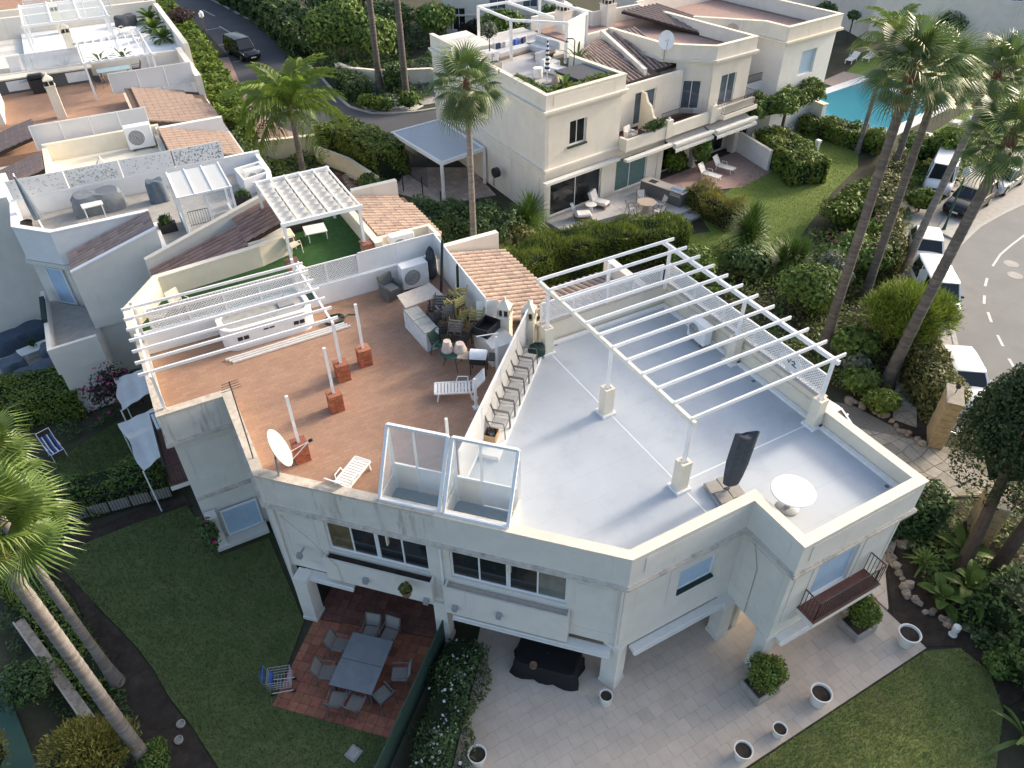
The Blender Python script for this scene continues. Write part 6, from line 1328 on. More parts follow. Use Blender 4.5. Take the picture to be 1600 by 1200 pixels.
def covered(label, c, sx, sy, h, m_, rz=0, bumps=.05, name='covered_furniture', sag=.0):
    t = thing(name, label, 'furniture cover', c, rz); N = 36; vs = []; P_ = ((1.06, .0), (1.0, h*.5), (.97, h*.85), (.86, h), (.01, h*(1-sag)))
    for i, (s_, z) in enumerate(P_):
        for k in range(N):
            a = 2*math.pi*k/N; q = (abs(math.cos(a))**4/sx**4+abs(math.sin(a))**4/sy**4)**.25; f = 1+(bumps*math.sin(6*a+i)+bumps*.5*math.sin(11*a+2*i))*(1 if i < 3 else .6); vs.append((math.cos(a)/q*s_*f, math.sin(a)/q*s_*f, z+(.04*math.sin(3*a) if i == 3 else 0)))
    mb = MB(); mb.add(vs, [(i*N+k, i*N+(k+1)%N, (i+1)*N+(k+1)%N, (i+1)*N+k) for i in range(4) for k in range(N)]); mb.build('cover', m_, t, smooth=True, local=True); MB().tube([(sx*1.06*math.cos(2*math.pi*k/28)*.96, sy*1.06*math.sin(2*math.pi*k/28)*.96, .03) for k in range(29)], .02, 4).build('hem', m_, t, local=True)
    return t
mat('cover_slate', (.16, .18, .20), .7, .15, 4, .4, 6)
covered('grey tarpaulin covered furniture against the patterned screen', (-1.6, 40.2, T+.02), 1.15, .55, .95, 'cover_slate', .0, .05, sag=.1)
covered('dark covered barbecue behind the glazed hut', (1.15, 39.8, T+.02), .45, .35, 1.1, 'slate_cloth', .0)

t = thing('side_table', 'white square table in front of the grey tarpaulin', 'table', (-1.9, 39.4, T)); MB().box((-1.9, 39.4, T+.72), (.95, .55, .05), .1).build('table_top', 'white_plastic', t)
for sx in (-.4, .4):
    for sy in (-.2, .2): MB().ab(-1.9+sx-.02, 39.4+sy-.02, T, -1.9+sx+.02, 39.4+sy+.02, T+.7).build('leg', 'white_metal', t)
t = thing('parasol', 'closed grey parasol leaning at the parapet corner of the hut terrace', 'parasol', (-4.2, 39.8, T)); MB().tube([(-4.3, 39.4, T), (-4.6, 40.2, T+2.6)], .04, 8).build('pole', 'white_metal', t); MB().tube([(-4.33, 39.5, T+.5), (-4.42, 39.75, T+1.3), (-4.58, 40.15, T+2.45)], [.20, .17, .05], 10).build('canopy', 'slate_cloth', t)
pot('dark round pot by the parapet corner of the hut terrace', (-4.9, 39.6, T+.02), .28, .45, 'planter_black')
ac_unit('white air conditioner in the white recess at the end of the hut terrace', (5.9, 39.2, T+.02), math.radians(10))
mb = MB(); mb.band([(5.2, 38.2), (6.6, 38.6), (6.5, 40.2), (5.1, 39.9)], 0, .1, T, T+.85, True); mb.build('service_well', 'plaster_white', hc)
# ground level lounge beside the third house
covered('navy covered long sofa against the tall grey wall', (-7.45, 40.1, .0), 1.35, .6, .75, 'blue_cloth', math.radians(20)); covered('slate covered armchair beside the low lounge table', (-7.85, 37.4, 0), .55, .5, .8, 'slate_cloth', .3); covered('slate covered armchair near the porch wall', (-6.1, 37.9, 0), .5, .5, .75, 'slate_cloth', -.2); covered('slate covered long sofa beside the hedge', (-6.9, 36.3, 0), 1.1, .5, .7, 'slate_cloth', .25)
t = thing('coffee_table', 'low white lounge table with a dark planted bowl among covered seats', 'table', (-6.9, 38.6, 0)); MB().box((-6.9, 38.6, .42), (1.5, .75, .06), .25, .01).build('table_top', 'white_plastic', t); MB().box((-6.9, 38.6, .2), (.9, .4, .38), .25).build('base', 'white_plastic', t)
bush('dark leafy plant in a bowl on the low lounge table', (-6.9, 38.7, .45), .24, 160, .07, 'leaf_dark', 'bowl_plant', 'plant')
mb = MB(); mb.prism([(-11, 41.6), (-5.4, 41.6), (-5.4, 36.0), (-5.6, 35.2), (-11, 35.6)], -.03, .01); struct('lounge_paving', mb, 'pavement')
# fourth house
hd = thing('terraced_house', 'cream house with bare roof terrace and air conditioner behind the patterned screen', 'house', (0, 45, 0))
mb = MB(); mb.prism([(-12, 41.7), (-5.45, 41.7), (-5.45, 41.55), (6.6, 41.55), (6.6, 49.3), (-12, 49.3)], 0, 5.6); mb.build('wall', 'plaster', hd)
mb = MB(); mb.ab(-12, 41.7, 5.6, -5.45, 41.95, 7.1); mb.ab(-5.75, 41.95, 5.6, -5.45, 45, 7.1); mb.build('parapet', 'plaster', hd)
mb = MB(); mb.ab(-3.4, 41.55, 5.6, 2.3, 49.2, T); mb.build('terrace_floor', 'plaster_cream', hd)
for q_ in ((-3.6, 48.2, 5.6, 2.6, 48.45, 7.05), (2.2, 41.6, 5.6, 2.45, 48.19, 6.6), (-3.65, 41.6, 5.6, -3.4, 48.19, 6.9)): MB().ab(*q_).build('terrace_wall', 'plaster_cream', hd)
tiled_roof(hd, (2.5, 44.0, 6.9), (2.5, 48.0, 6.9), (6.3, 48.0, 5.9), (6.3, 44.0, 5.9), 'tile_pink', 'roof_under_pink', stuff=True); mb = MB(); mb.ab(2.4, 47.9, 5.6, 6.2, 48.2, 6.95); mb.build('roof_upstand', 'plaster_white', hd)
tiled_roof(hd, (-3.7, 47.6, 6.85), (-3.7, 45.0, 6.85), (-6.6, 45.0, 6.1), (-6.6, 47.6, 6.1), 'tile_brown_grey', 'roof_under', stuff=True)
ac_unit('white air conditioner on the bare cream terrace behind the patterned screen', (1.4, 47.6, T), math.radians(0), s=1.5)
panel_fence('panel_screen', 'frosted white panel screen behind the bare cream terrace', (-3.9, 48.9), (2.2, 48.9), 6.6, 7.95, 4)
chimney(hd, -.9, 41.9, T-.5, 7.35, math.radians(0))
# fifth house
he = thing('terraced_house', 'house with terracotta roof terrace, outdoor counter and free standing white chimney', 'house', (0, 56, 0))
mb = MB(); mb.ab(-12, 49.5, 0, 6.6, 64.2, 5.6); mb.build('wall', 'plaster_far', he); mb = MB(); mb.ab(-9, 50.2, 5.6, 1.6, 63.9, T); mb.build('terrace_floor', 'terracotta', he)
tiled_roof(he, (1.7, 49.7, 6.95), (1.7, 56.6, 6.95), (6.4, 56.6, 5.9), (6.4, 49.7, 5.9), 'tile_pink', 'roof_under_pink', stuff=True, clip=[(1.6, 49.5), (1.6, 57), (4.5, 57), (6.5, 52), (6.5, 49.5)])
tiled_roof(he, (-3.9, 53.4, 6.9), (-3.9, 50.3, 6.9), (-7, 50.3, 6.1), (-7, 53.4, 6.1), 'tile_brown_grey', 'roof_under', stuff=True)
for q_ in ((-9, 63.3, 5.6, 6.19, 63.6, 7.1), (-7.0, 56.0, T, -5.6, 60.5, 7.0), (6.2, 56, 5.6, 6.6, 63.62, 7.2)): MB().ab(*q_).build('terrace_wall', 'plaster_far', he)
chimney(he, -2.4, 55.6, T, 8.05, 0, .55, 'plaster_cream')
t = thing('kitchen_counter', 'outdoor kitchen counter with white doors on the far terracotta terrace', 'counter', (-3.2, 62.6, T)); MB().ab(-6.2, 62.3, T, .2, 63.2, T+.9).build('carcass', 'wicker_grey', t); MB().ab(-6.3, 62.2, T+.9, .3, 63.25, T+.98).build('worktop', 'plaster_cream', t)
for x in (-5.2, -1.5): MB().ab(x, 62.27, T+.15, x+1.3, 62.3, T+.8).build('cupboard_door', 'white_metal', t)
t = thing('gas_barbecue', 'black barbecue in front of the outdoor kitchen counter', 'barbecue', (-3.3, 61.6, T)); MB().box((-3.3, 61.6, T+.45), (.9, .6, .9), 0, .02).build('cabinet', 'black_metal', t); MB().box((-3.3, 61.6, T+1.05), (1.0, .65, .32), 0, .1).build('lid', 'solar_black', t); MB().box((-4.1, 61.6, T+.85), (.5, .5, .04)).build('side_shelf', 'grey_metal', t)
panel_fence('panel_screen', 'frosted white panel screen behind the outdoor kitchen counter', (-4.7, 63.7), (-.2, 63.7), 7.0, 8.1, 3); panel_fence('panel_screen', 'low frosted white panel screen at the end of the far terracotta terrace', (1.0, 56.8), (6.2, 56.8), 6.6, 7.9, 3)
t = thing('pergola', 'white slatted pergola over a glass table on the far terracotta terrace', 'pergola', (2, 61, T))
for k in range(9): x = -.15+k*.53; MB().beam((x, 57.7, 8.5), (x+.02, 63.8, 8.5), .08, .12).build('rafter', 'white_metal', t)
for y in (58.0, 63.4): MB().beam((-.4, y, 8.42), (4.4, y, 8.42), .12, .14).build('beam', 'white_metal', t)
for x, y in ((-.1, 58.0), (4.1, 58.0), (-.1, 63.3), (4.1, 63.3)): MB().ab(x-.07, y-.07, T, x+.07, y+.07, 8.4).build('post', 'white_metal', t)
t = thing('dining_table', 'glass topped table under the far slatted pergola', 'table', (1.6, 61.8, T));
mat('glass_teal', (.34, .46, .46), .1, .05, 2); MB().box((1.6, 61.8, T+.74), (2.2, 1.0, .04)).build('glass_top', 'glass_teal', t)
for sx in (-.9, .9): MB().box((1.6+sx, 61.8, T+.36), (.08, .8, .72)).build('leg', 'frame_grey', t)
for lab, x, y, a in (('dark chair at the near end of the far glass table', .5, 60.6, 60), ('dark chair at the side of the far glass table', 3.1, 62.3, 180)): sling_chair('garden_chair', lab, (x, y, T), math.radians(a), 'charcoal_cloth', 'frame_grey')
# sixth house
hf = thing('terraced_house', 'farthest white house of the row with glass sided pergola and plants', 'house', (0, 70, 0)); mb = MB(); mb.ab(-14, 64.3, 0, 7.2, 82, 5.8); mb.build('wall', 'plaster_far', hf); mb = MB(); mb.ab(-4, 64.4, 5.8, 7.0, 80, T); mb.build('terrace_floor', 'plaster_white', hf)
for q_ in ((-14, 64.5, 5.8, -4.1, 68, 7.2), (6.9, 64.4, 5.8, 7.3, 78.9, 7.2), (-14, 79, 5.8, 7.2, 79.4, 7.4)): MB().ab(*q_).build('terrace_wall', 'plaster_far', hf)
mb = MB(); mb.band([(-14, 64.3), (7.2, 64.3), (7.2, 79)], -.1, .25, 5.6, 5.8); mb.build('cornice', 'plaster_cream', hf)
t = thing('pergola', 'white pergola with clear roof panels on the farthest roof terrace', 'pergola', (0, 71, T))
for k in range(4): x = -3.2+k*1.95; MB().beam((x, 69.6, 8.6), (x, 75.4, 8.9), .10, .14).build('rafter', 'white_metal', t)
for y in (69.7, 75.2): MB().beam((-3.4, y, 8.55+(y-69.7)*.05), (2.8, y, 8.55+(y-69.7)*.05), .14, .16).build('beam', 'white_metal', t)
for x, y in ((-3.2, 69.7), (2.6, 69.7), (-3.2, 75.2), (2.6, 75.2)): MB().ab(x-.08, y-.08, T, x+.08, y+.08, 8.6).build('post', 'white_metal', t)
for k in range(3): x = -3.15+k*1.95; MB().quad((x, 69.7, 8.6), (x+1.85, 69.7, 8.6), (x+1.85, 75.3, 8.88), (x, 75.3, 8.88)).build('roof_pane', 'glass_clear', t)
chimney(hf, -.6, 70.5, T, 7.6, 0, .6); chimney(hf, -.9, 77.5, T, 7.8, 0, .6)
panel_fence('glass_screen', 'clear glass screen beside the farthest pergola', (-3.0, 78.6), (3.5, 78.6), 6.9, 8.6, 3, 'glass_clear')
for lab, x, y in (('white sun bed on the farthest roof terrace beside the plants', 4.6, 71.5), ('second white sun bed on the farthest roof terrace, farther from the road', 3.9, 74.5)): lounger(lab, (x, y, T), .6, 'white_plastic', 35, 'sun beds on the farthest terrace', wheels=False)
covered('black covered furniture on the farthest roof terrace', (4.2, 77.2, T), .9, .6, .8, 'charcoal_cloth', .3)
for lab, x, y, r_, m_ in (('broad leafed plant row end on the farthest terrace by the road', 6.2, 70.2, .9, 'leaf_mid'), ('broad leafed plant in the middle of the farthest terrace edge', 5.9, 73.6, 1.0, 'leaf_bright'), ('tall leafy plant at the far end of the farthest terrace', 6.1, 77, 1.1, 'leaf_mid')): strap_plant(lab, (x, y, T), 26, r_*1.5, .17, 'leaf_banana' if m_ == 'leaf_mid' else 'leaf_bright')
for lab, x, y in (('dark agave in front of the farthest pergola', 1.0, 66.0), ('second dark agave in front of the farthest pergola, nearer the road', 2.6, 66.4), ('pale flowering agave at the left of the dark agaves', -1.3, 65.6)): strap_plant(lab, (x, y, T), 16, 1.25, .09, 'leaf_dark' if 'pale' not in lab else 'leaf_silver', 'agave', el0=75, el1=10)
mb = MB(); mb.ab(-14, 83, 0, 6.5, 96, 6.5); hz_ = thing('terraced_house', 'pale flat roofed house behind the farthest roof terrace', 'house', (-4, 90, 0)); mb.build('wall', 'plaster_far', hz_); mb = MB(); mb.band([(-14, 83), (6.5, 83), (6.5, 96), (-14, 96)], -.1, .3, 6.5, 7.2, True); mb.build('parapet', 'plaster_far', hz_)
mb = MB(); mb.prism([(-13.5, 83.5), (6, 83.5), (6, 95.5), (-13.5, 95.5)], 6.5, 6.55); mb.build('terrace_floor', 'terracotta', hz_)

# ---------------------------------------------------------------- white villas at the top
_a = math.radians(8.5); _u = Vector((math.cos(_a), math.sin(_a))); _v = Vector((-math.sin(_a), math.cos(_a))); _o = Vector((22.9, 37.7))
def U(u, v): q = _o+_u*u+_v*v; return (q.x, q.y)
va = thing('villa', 'cream villa with furnished white roof terrace beside the tall fan palm', 'house', (*U(4, 7), 0))
A_ = [U(.12, .12), U(6.4, .12), U(6.4, 8.0), U(10.4, 8.2), U(10.4, 15.5), U(1.9, 15.5)]
mb = MB(); ops = [(1.95, 3.35, 4.75, 6.3), (.5, 4.95, .35, 2.7)]; wall(mb, U(.12, .12), U(6.4, .12), 0, 7.4, .25, ops); wall(mb, U(1.9, 15.5), U(.12, .12), 0, 7.4, .25, [(5.6, 6.7, 4.6, 6.0), (3.0, 4.6, .6, 2.2)]); wall(mb, U(6.4, .12), U(6.4, 8), 3.9, 7.4, .25); wall(mb, U(10.4, 15.5), U(1.9, 15.5), 0, 7.4, .25); mb.build('wall', 'plaster_far', va)
window(va, U(.12, .12), U(6.4, .12), 1.95, 3.35, 4.75, 6.3, 2, rec=.16); window(va, U(.12, .12), U(6.4, .12), .5, 4.95, .35, 2.7, 2, rec=.12, name='sliding_door'); window(va, U(1.9, 15.5), U(.12, .12), 5.6, 6.7, 4.6, 6.0, 2); window(va, U(1.9, 15.5), U(.12, .12), 3.0, 4.6, .6, 2.2, 1)
mb = MB(); wall(mb, U(1.9, .0), U(3.5, .0), 4.66, 4.76, .16); mb.build('sill', 'screen_green', va)
mb = MB(); mb.prism([U(.3, .3), U(6.3, .3), U(6.3, 8.1), U(10.3, 8.3), U(10.3, 15.3), U(2.1, 15.3)], 7.2, 7.4); mb.build('terrace_floor', 'deck_tile', va)
mb = MB(); pp = [U(1.85, 15.5), U(0, 0), U(6.5, 0), U(6.5, 5.2)]; mb.band(pp, 0, .28, 7.4, 8.28); mb.build('parapet', 'plaster_far', va); mb = MB(); mb.band(pp, -.03, .31, 8.28, 8.34); mb.build('coping', 'coping', va); mb = MB(); mb.band(pp, -.20, .25, 7.28, 7.42); mb.band(pp, -.10, .25, 7.14, 7.28); mb.build('cornice', 'plaster_far', va)
mb = MB(); mb.band([U(.6, 0), U(5.9, 0)], -.025, -.001, 7.6, 8.15); mb.build('parapet_panel', 'plaster_far', va)
mb = MB(); mb.band([U(0, .0), U(6.4, 0)], -.10, .1, 3.55, 3.72); mb.band([U(1.9, 15.5), U(0, 0)], -.08, .1, 3.55, 3.68); mb.build('string_course', 'plaster_far', va)
for u0, u1 in ((8.6, 11.4), (11.7, 14.9)):
    m2 = MB(); a = Vector(U(1.9, 15.5)); b = Vector(U(.12, .12)); e = (b-a).normalized(); n_ = Vector((e.y, -e.x))*.03
    m2.add([(*(a+e*u0+n_), .5), (*(a+e*u1+n_), .5), (*(a+e*u1+n_), 3.0), (*(a+e*u0+n_), 3.0), (*(a+e*u0), .5), (*(a+e*u1), .5), (*(a+e*u1), 3.0), (*(a+e*u0), 3.0)], [(0,1,2,3),(0,4,5,1),(1,5,6,2),(2,6,7,3),(3,7,4,0)]); m2.build('wall_panel', 'plaster_far', va)
mb = MB(); mb.prism([U(2.2, 15.3), U(1.6, 11.3), U(4.4, 11.2), U(4.9, 15.3)], 7.4, 8.1); mb.build('stair_block', 'plaster_far', va)
mb = MB(); mb.tube([(*U(.3, 5.0), 8.3), (*U(.3, 5.0), 8.6)], .05, 6); mb.build('vent_pipe', 'dark_iron', va)
# second and third villas of the terrace
vb = thing('villa', 'cream villa with brown tiled roofs, bay parapet and iron balconies', 'house', (*U(13, 6), 0)); vc = thing('villa', 'white end villa with blue shutter beside the pool', 'house', (*U(26, 6), 0))
mb = MB(); wall(mb, U(6.45, 1.5), U(13.6, 1.5), 3.9, 6.85, .25, [(2.6, 4.6, 4.0, 6.2)]); wall(mb, U(13.6, 2.2), U(15.5, .45), 3.7, 7.4, .25, [(.6, 1.9, 4.0, 6.0)]); wall(mb, U(15.45, .4), U(19.4, .3), 3.7, 7.4, .25, [(1.0, 2.6, 4.0, 6.2)]); wall(mb, U(19.4, .3), U(19.4, 10), 0, 7.4, .25); wall(mb, U(5.2, .15), U(10.6, .15), 0, 3.7, .25, [(1.0, 4.2, .35, 2.7)]); wall(mb, U(10.6, .15), U(19.4, .3), 2.9, 3.7, .25); wall(mb, U(10.6, 1.0), U(19.4, 1.1), 0, 3.7, .2, [(.6, 3.6, .1, 2.6), (4.6, 8.2, .1, 2.6)]); mb.build('wall', 'plaster_far', vb)
window(vb, U(6.45, 1.5), U(13.6, 1.5), 2.6, 4.6, 4.0, 6.2, 2, glass='glass_blue', name='balcony_door'); window(vb, U(13.6, 2.2), U(15.5, .45), .6, 1.9, 4.0, 6.0, 2, glass='glass_blue', name='balcony_door'); window(vb, U(15.45, .4), U(19.4, .3), 1.0, 2.6, 4.0, 6.2, 2, glass='glass_blue', name='balcony_door'); window(vb, U(5.2, .15), U(10.6, .15), 1.0, 4.2, .35, 2.7, 2, glass='curtain_teal', name='sliding_door')
for u0, u1 in ((.6, 3.6), (4.6, 8.2)): window(vb, U(10.6, 1.0), U(19.4, 1.1), u0, u1, .1, 2.6, 5, glass='glass_dark', frame='black_metal', name='shutter_door', fr=.09)
for u in (10.7, 14.6, 19.1): m2 = MB(); c = U(u, .35); m2.box((*c, 1.45), (.5, .5, 2.9), _a); m2.build('pillar', 'plaster_far', vb)
bp2 = [U(12.9, 8.5), U(13.0, 3.2), U(13.9, 2.0), U(15.5, .35), U(19.6, .2), U(19.6, 12)]
mb = MB(); mb.band(bp2, 0, .28, 7.4, 8.28); mb.build('parapet', 'plaster_far', vb); mb = MB(); mb.band(bp2, -.03, .31, 8.28, 8.34); mb.build('coping', 'coping', vb); mb = MB(); mb.band(bp2, -.18, .25, 7.28, 7.42); mb.band(bp2, -.08, .25, 7.14, 7.28); mb.build('cornice', 'plaster_far', vb)
mb = MB(); mb.prism([U(13.2, 3), U(15.6, .6), U(19.4, .5), U(19.4, 14), U(10.6, 14.5), U(10.6, 8.4), U(13.2, 8.4)], 7.1, 7.4); mb.build('terrace_floor', 'pavement_pink', vb)
mb = MB(); mb.band([U(10.5, 8.3), U(13.0, 8.4)], 0, .25, 7.2, 8.25); mb.band([U(10.3, 14.4), U(15, 14.4), U(15.0, 12.5), U(19.6, 12)], -.25, 0, 7.2, 8.4); mb.build('terrace_wall', 'plaster_far', vb)
for u, v in ((12.0, 12.5), (16.0, 11.9)): chimney(vb, *U(u, v), 7.4, 8.9, _a, .9, 'plaster_far')
tiled_roof(vb, (29.6, 44.6, 8.05), (32.9, 46.9, 8.05), (34.2, 41.3, 6.85), (29.55, 40.6, 6.85), 'tile_brown_grey', 'roof_under', .36, .48, clip=[(29.3, 44.9), (32.6, 47), (33.0, 44.5), (33.15, 41), (31, 40.4), (29.3, 40.2)])
tiled_roof(vb, (33.6, 47.2, 8.05), (36.7, 47.8, 8.05), (37.0, 42.5, 6.85), (33.1, 41.7, 6.85), 'tile_brown_grey', 'roof_under', .36, .48, name='upper_roof')
mb = MB(); mb.band([(33.3, 47.3), (32.95, 41.4)], -.14, .14, lambda i: (7.4, 6.3)[i], lambda i: (8.5, 7.35)[i]); mb.build('roof_upstand', 'plaster_far', vb)
# long first floor balcony
mb = MB(); mb.band([U(6.3, .0), U(6.3, -.75), U(19.4, -.6)], -.0, .22, 3.55, 4.35); mb.build('balcony_wall', 'plaster_far', vb); mb = MB(); mb.prism([U(6.4, -.6), U(19.3, -.45), U(19.3, 1.6), U(6.4, 1.6)], 3.5, 3.7); mb.build('balcony_floor', 'terracotta_tile_dark', vb)
for u in (10.3, 14.8): m2 = MB(); c = U(u, -.62); m2.box((*c, 4.15), (.55, .32, 1.2), _a); m2.lathe([(.02, .0), (.09, .05), (.10, .13), (.02, .22)], (*c, 4.75), 8); m2.build('balcony_pier', 'plaster_far', vb)
vs = [U(9.6, 1.5), U(9.6, -.5)]; m2 = MB(); pts = [(0, 3.7), (0, 6.2), (.35, 6.2), (.6, 5.7), (.95, 5.5), (1.25, 4.9), (1.9, 4.5), (1.9, 3.7)]; e = (Vector(vs[1])-Vector(vs[0])).normalized(); K = len(pts)
q = [(vs[0][0]+e.x*s_, vs[0][1]+e.y*s_, z) for s_, z in pts]+[(vs[0][0]+e.x*s_+_u.x*.18, vs[0][1]+e.y*s_+_u.y*.18, z) for s_, z in pts]
m2.add(q, [tuple(range(K)), tuple(range(2*K-1, K-1, -1))]+[(i, K+i, K+(i+1)%K, (i+1)%K) for i in range(K)]); m2.build('curved_screen_wall', 'plaster_cream', vb)
railing(vb, [U(6.6, -.55), U(9.9, -.5)], 4.3, .45); railing(vb, [U(11.0, .7), U(14.2, .7)], 3.72, .9); railing(vb, [U(15.7, -.2), U(15.7, -.95), U(19.3, -.85), U(19.3, .2)], 3.9, .95); mb = MB(); mb.prism([U(15.6, -1.05), U(19.4, -.95), U(19.4, .2), U(15.6, .2)], 3.62, 3.9); mb.build('balcony', 'plaster_far', vb)
for u0, u1, v in ((-.3, 6.1, -.55), (6.2, 10.6, -1.05), (10.7, 14.7, -1.2), (14.8, 19.3, -1.35)):
    m2 = MB(); h_ = va if u1 < 6.2 else vb; a = Vector(U(u0, v)); b = Vector(U(u1, v+.05)); wall(m2, a, b, 2.95, 3.12, .35); m2.build('awning_box', 'awning_white', h_)
    if u0 > 10:
        N = 26; m3 = MB(); A0 = Vector(U(u0, -.1)); B0 = Vector(U(u1, -.05)); vs = []
        for i in range(N+1): p = a.lerp(b, i/N); k = A0.lerp(B0, i/N); vs += [(*k, 3.1), (*p, 2.72), (*p, 2.5+.05*(i % 2))]
        m3.add(vs, [(3*i+j, 3*i+j+1, 3*i+4+j, 3*i+3+j) for i in range(N) for j in range(2)]); m3.build('awning', 'awning_white', h_)
t = thing('satellite_dish', 'round white satellite dish on the brown tiled villa roof', 'satellite dish', (*U(13.2, 3.0), 7.6)); c = Vector((*U(13.0, 2.9), 8.6)); ax = Vector((-.35, -.80, .35)).normalized(); u = ax.cross(Vector((0, 0, 1))).normalized(); v = u.cross(ax); vs = []; n = 24
for i in range(5):
    for k in range(n): a = 2*math.pi*k/n; r_ = i/4; vs.append(c+u*(.56*r_*math.cos(a))+v*(.62*r_*math.sin(a))+ax*(.12*r_*r_))
MB().add(vs, [(i*n+k, i*n+(k+1)%n, (i+1)*n+(k+1)%n, (i+1)*n+k) for i in range(4) for k in range(n)]).build('reflector', 'white_paint', t, smooth=True); MB().tube([c-v*.6+ax*.1, c+ax*.6], .02, 5).build('feed_arm', 'grey_metal', t); MB().tube([(c.x, c.y, 7.3), c], .04, 6).build('mast', 'grey_metal', t)
t = thing('satellite_dish', 'rusty satellite dish on the side wall of the white end villa', 'satellite dish', (*U(20.2, 3.6), 7.0)); c = Vector((*U(20.6, 3.4), 7.9)); vs = [c]+[c+u*(.5*math.cos(2*math.pi*k/n))+v*(.5*math.sin(2*math.pi*k/n))+ax*.1 for k in range(n)]; MB().add(vs, [(0, k+1, (k+1)%n+1) for k in range(n)]).build('reflector', 'planter_stone', t, smooth=True); MB().tube([c, c+ax*.5], .05, 6).build('feed_arm', 'brick_piece', t)
mb = MB(); wall(mb, U(19.5, 4.5), U(23.0, 4.5), 3.7, 7.4, .25, [(.8, 2.4, 3.9, 6.4)]); wall(mb, U(23.0, 4.5), U(23.0, .15), 0, 7.4, .25); wall(mb, U(23.0, .15), U(29.1, .0), 0, 7.4, .25, [(2.3, 4.1, 4.5, 6.3)]); wall(mb, U(29.1, 0), U(29.1, 12), 0, 7.4, .25); wall(mb, U(19.5, 1.6), U(23.0, 1.4), 0, 4.3, .25, [(.5, 2.8, .1, 2.5)]); mb.build('wall', 'plaster_white', vc)
window(vc, U(23.0, .15), U(29.1, .0), 2.3, 4.1, 4.5, 6.3, 1, glass='shutter_blue', name='shutter', rec=.14); window(vc, U(19.5, 4.5), U(23.0, 4.5), .8, 2.4, 3.9, 6.4, 1, glass='glass_blue', name='balcony_door'); window(vc, U(19.5, 1.6), U(23.0, 1.4), .5, 2.8, .1, 2.5, 2)
bp3 = [U(19.8, 6.5), U(22.9, 2.2), U(22.9, .05), U(29.3, -.12), U(29.3, 12)]; mb = MB(); mb.band(bp3, 0, .28, 7.4, 8.35); mb.build('parapet', 'plaster_far', vc); mb = MB(); mb.band(bp3, -.03, .31, 8.35, 8.41); mb.build('coping', 'coping', vc); mb = MB(); mb.band(bp3, -.2, .25, 7.26, 7.42); mb.build('cornice', 'plaster_cream', vc)
mb = MB(); mb.prism([U(20.2, 7), U(23.1, 2.4), U(23.1, .3), U(29.1, .2), U(29.1, 12), U(19.8, 13)], 7.1, 7.4); mb.build('terrace_floor', 'pavement_pink', vc); mb = MB(); mb.prism([U(19.6, 1.6), U(23, 1.6), U(23, 4.5), U(19.6, 4.5)], 3.5, 3.7); mb.build('balcony_floor', 'terracotta_tile_dark', vc); railing(vc, [U(19.7, 1.75), U(22.9, 1.6)], 4.3, .6); mb = MB(); mb.band([U(19.5, 12.2), U(29.3, 12)], 0, .25, 7.2, 8.5); mb.build('terrace_wall', 'plaster_far', vc)
tiled_roof(vb, (*U(16.4, 10.8), 8.5), (*U(20.2, 10.6), 8.5), (*U(22.6, 4.2), 7.4), (*U(19.8, 4.4), 7.4), 'tile_brown_grey', 'roof_under', .36, .48, stuff=True, name='rear_roof')
# roof terrace furniture of the cream villa
t = thing('pergola', 'white frame pergola with roller screen on the villa roof terrace', 'pergola', (*U(7, 9), 7.4))
for u, v in ((4.6, 9.4), (9.9, 7.6), (7.0, 6.4), (10.2, 13.2), (5.0, 13.8)): c = U(u, v); MB().ab(c[0]-.08, c[1]-.08, 7.4, c[0]+.08, c[1]+.08, 10.0).build('post', 'white_metal', t)
for a, b in (((4.6, 9.4), (7.0, 6.4)), ((7.0, 6.4), (9.9, 7.6)), ((9.9, 7.6), (10.2, 13.2)), ((4.6, 9.4), (5.0, 13.8)), ((5.0, 13.8), (10.2, 13.2)), ((7.2, 8.0), (7.4, 13.5))): MB().beam((*U(*a), 9.95), (*U(*b), 9.95), .14, .16).build('beam', 'white_metal', t)
MB().quad((*U(7.1, 6.5), 7.6), (*U(9.85, 7.6), 7.6), (*U(9.85, 7.6), 9.85), (*U(7.1, 6.5), 9.85)).build('roller_screen', 'canvas_white', t)
t = thing('outdoor_sofa', 'pale grey corner sofa with striped cushions on the villa roof terrace', 'sofa', (*U(6, 9.6), 7.4)); c1 = U(5.6, 10.6); c2 = U(7.4, 9.6)
MB().box((*c1, 7.62), (3.2, .95, .40), _a+.1, .06).build('seat', 'sofa_grey', t); MB().box((c1[0]+.1, c1[1]+.5, 7.95), (3.2, .25, .55), _a+.1, .06).build('backrest', 'sofa_grey', t); MB().box((*c2, 7.62), (.95, 2.2, .40), _a+.1, .06).build('seat', 'sofa_grey', t); MB().box((c2[0]+.55, c2[1], 7.95), (.25, 2.4, .55), _a+.1, .06).build('backrest', 'sofa_grey', t)
for k, (du, m_) in enumerate(((-1.1, 'stripe_navy'), (-.3, 'cushion'), (.55, 'sling_blue'), (1.2, 'stripe_navy'))): MB().box((c1[0]+du, c1[1]+.28+du*.15, 8.0), (.5, .18, .42), _a+.15*k, .05).build('cushion', m_, t)
MB().box((c1[0]-.3, c1[1]-.1, 7.44), (4.2, 1.5, .10), _a+.1).build('platform', 'wood', t)
for lab, u, v, a in (('white lounge armchair near the spa cover on the villa roof', 5.0, 5.2, .4), ('white lounge armchair nearer the sofa on the villa roof', 5.6, 6.6, .3)):
    t = thing('armchair', lab, 'armchair', (*U(u, v), 7.4), a); MB().box((0, 0, .25), (.9, 1.5, .4), 0, .05).build('seat', 'cushion', t, local=True); MB().box((0, .7, .6), (.9, .25, .5), 0, .05).build('backrest', 'cushion', t, local=True)
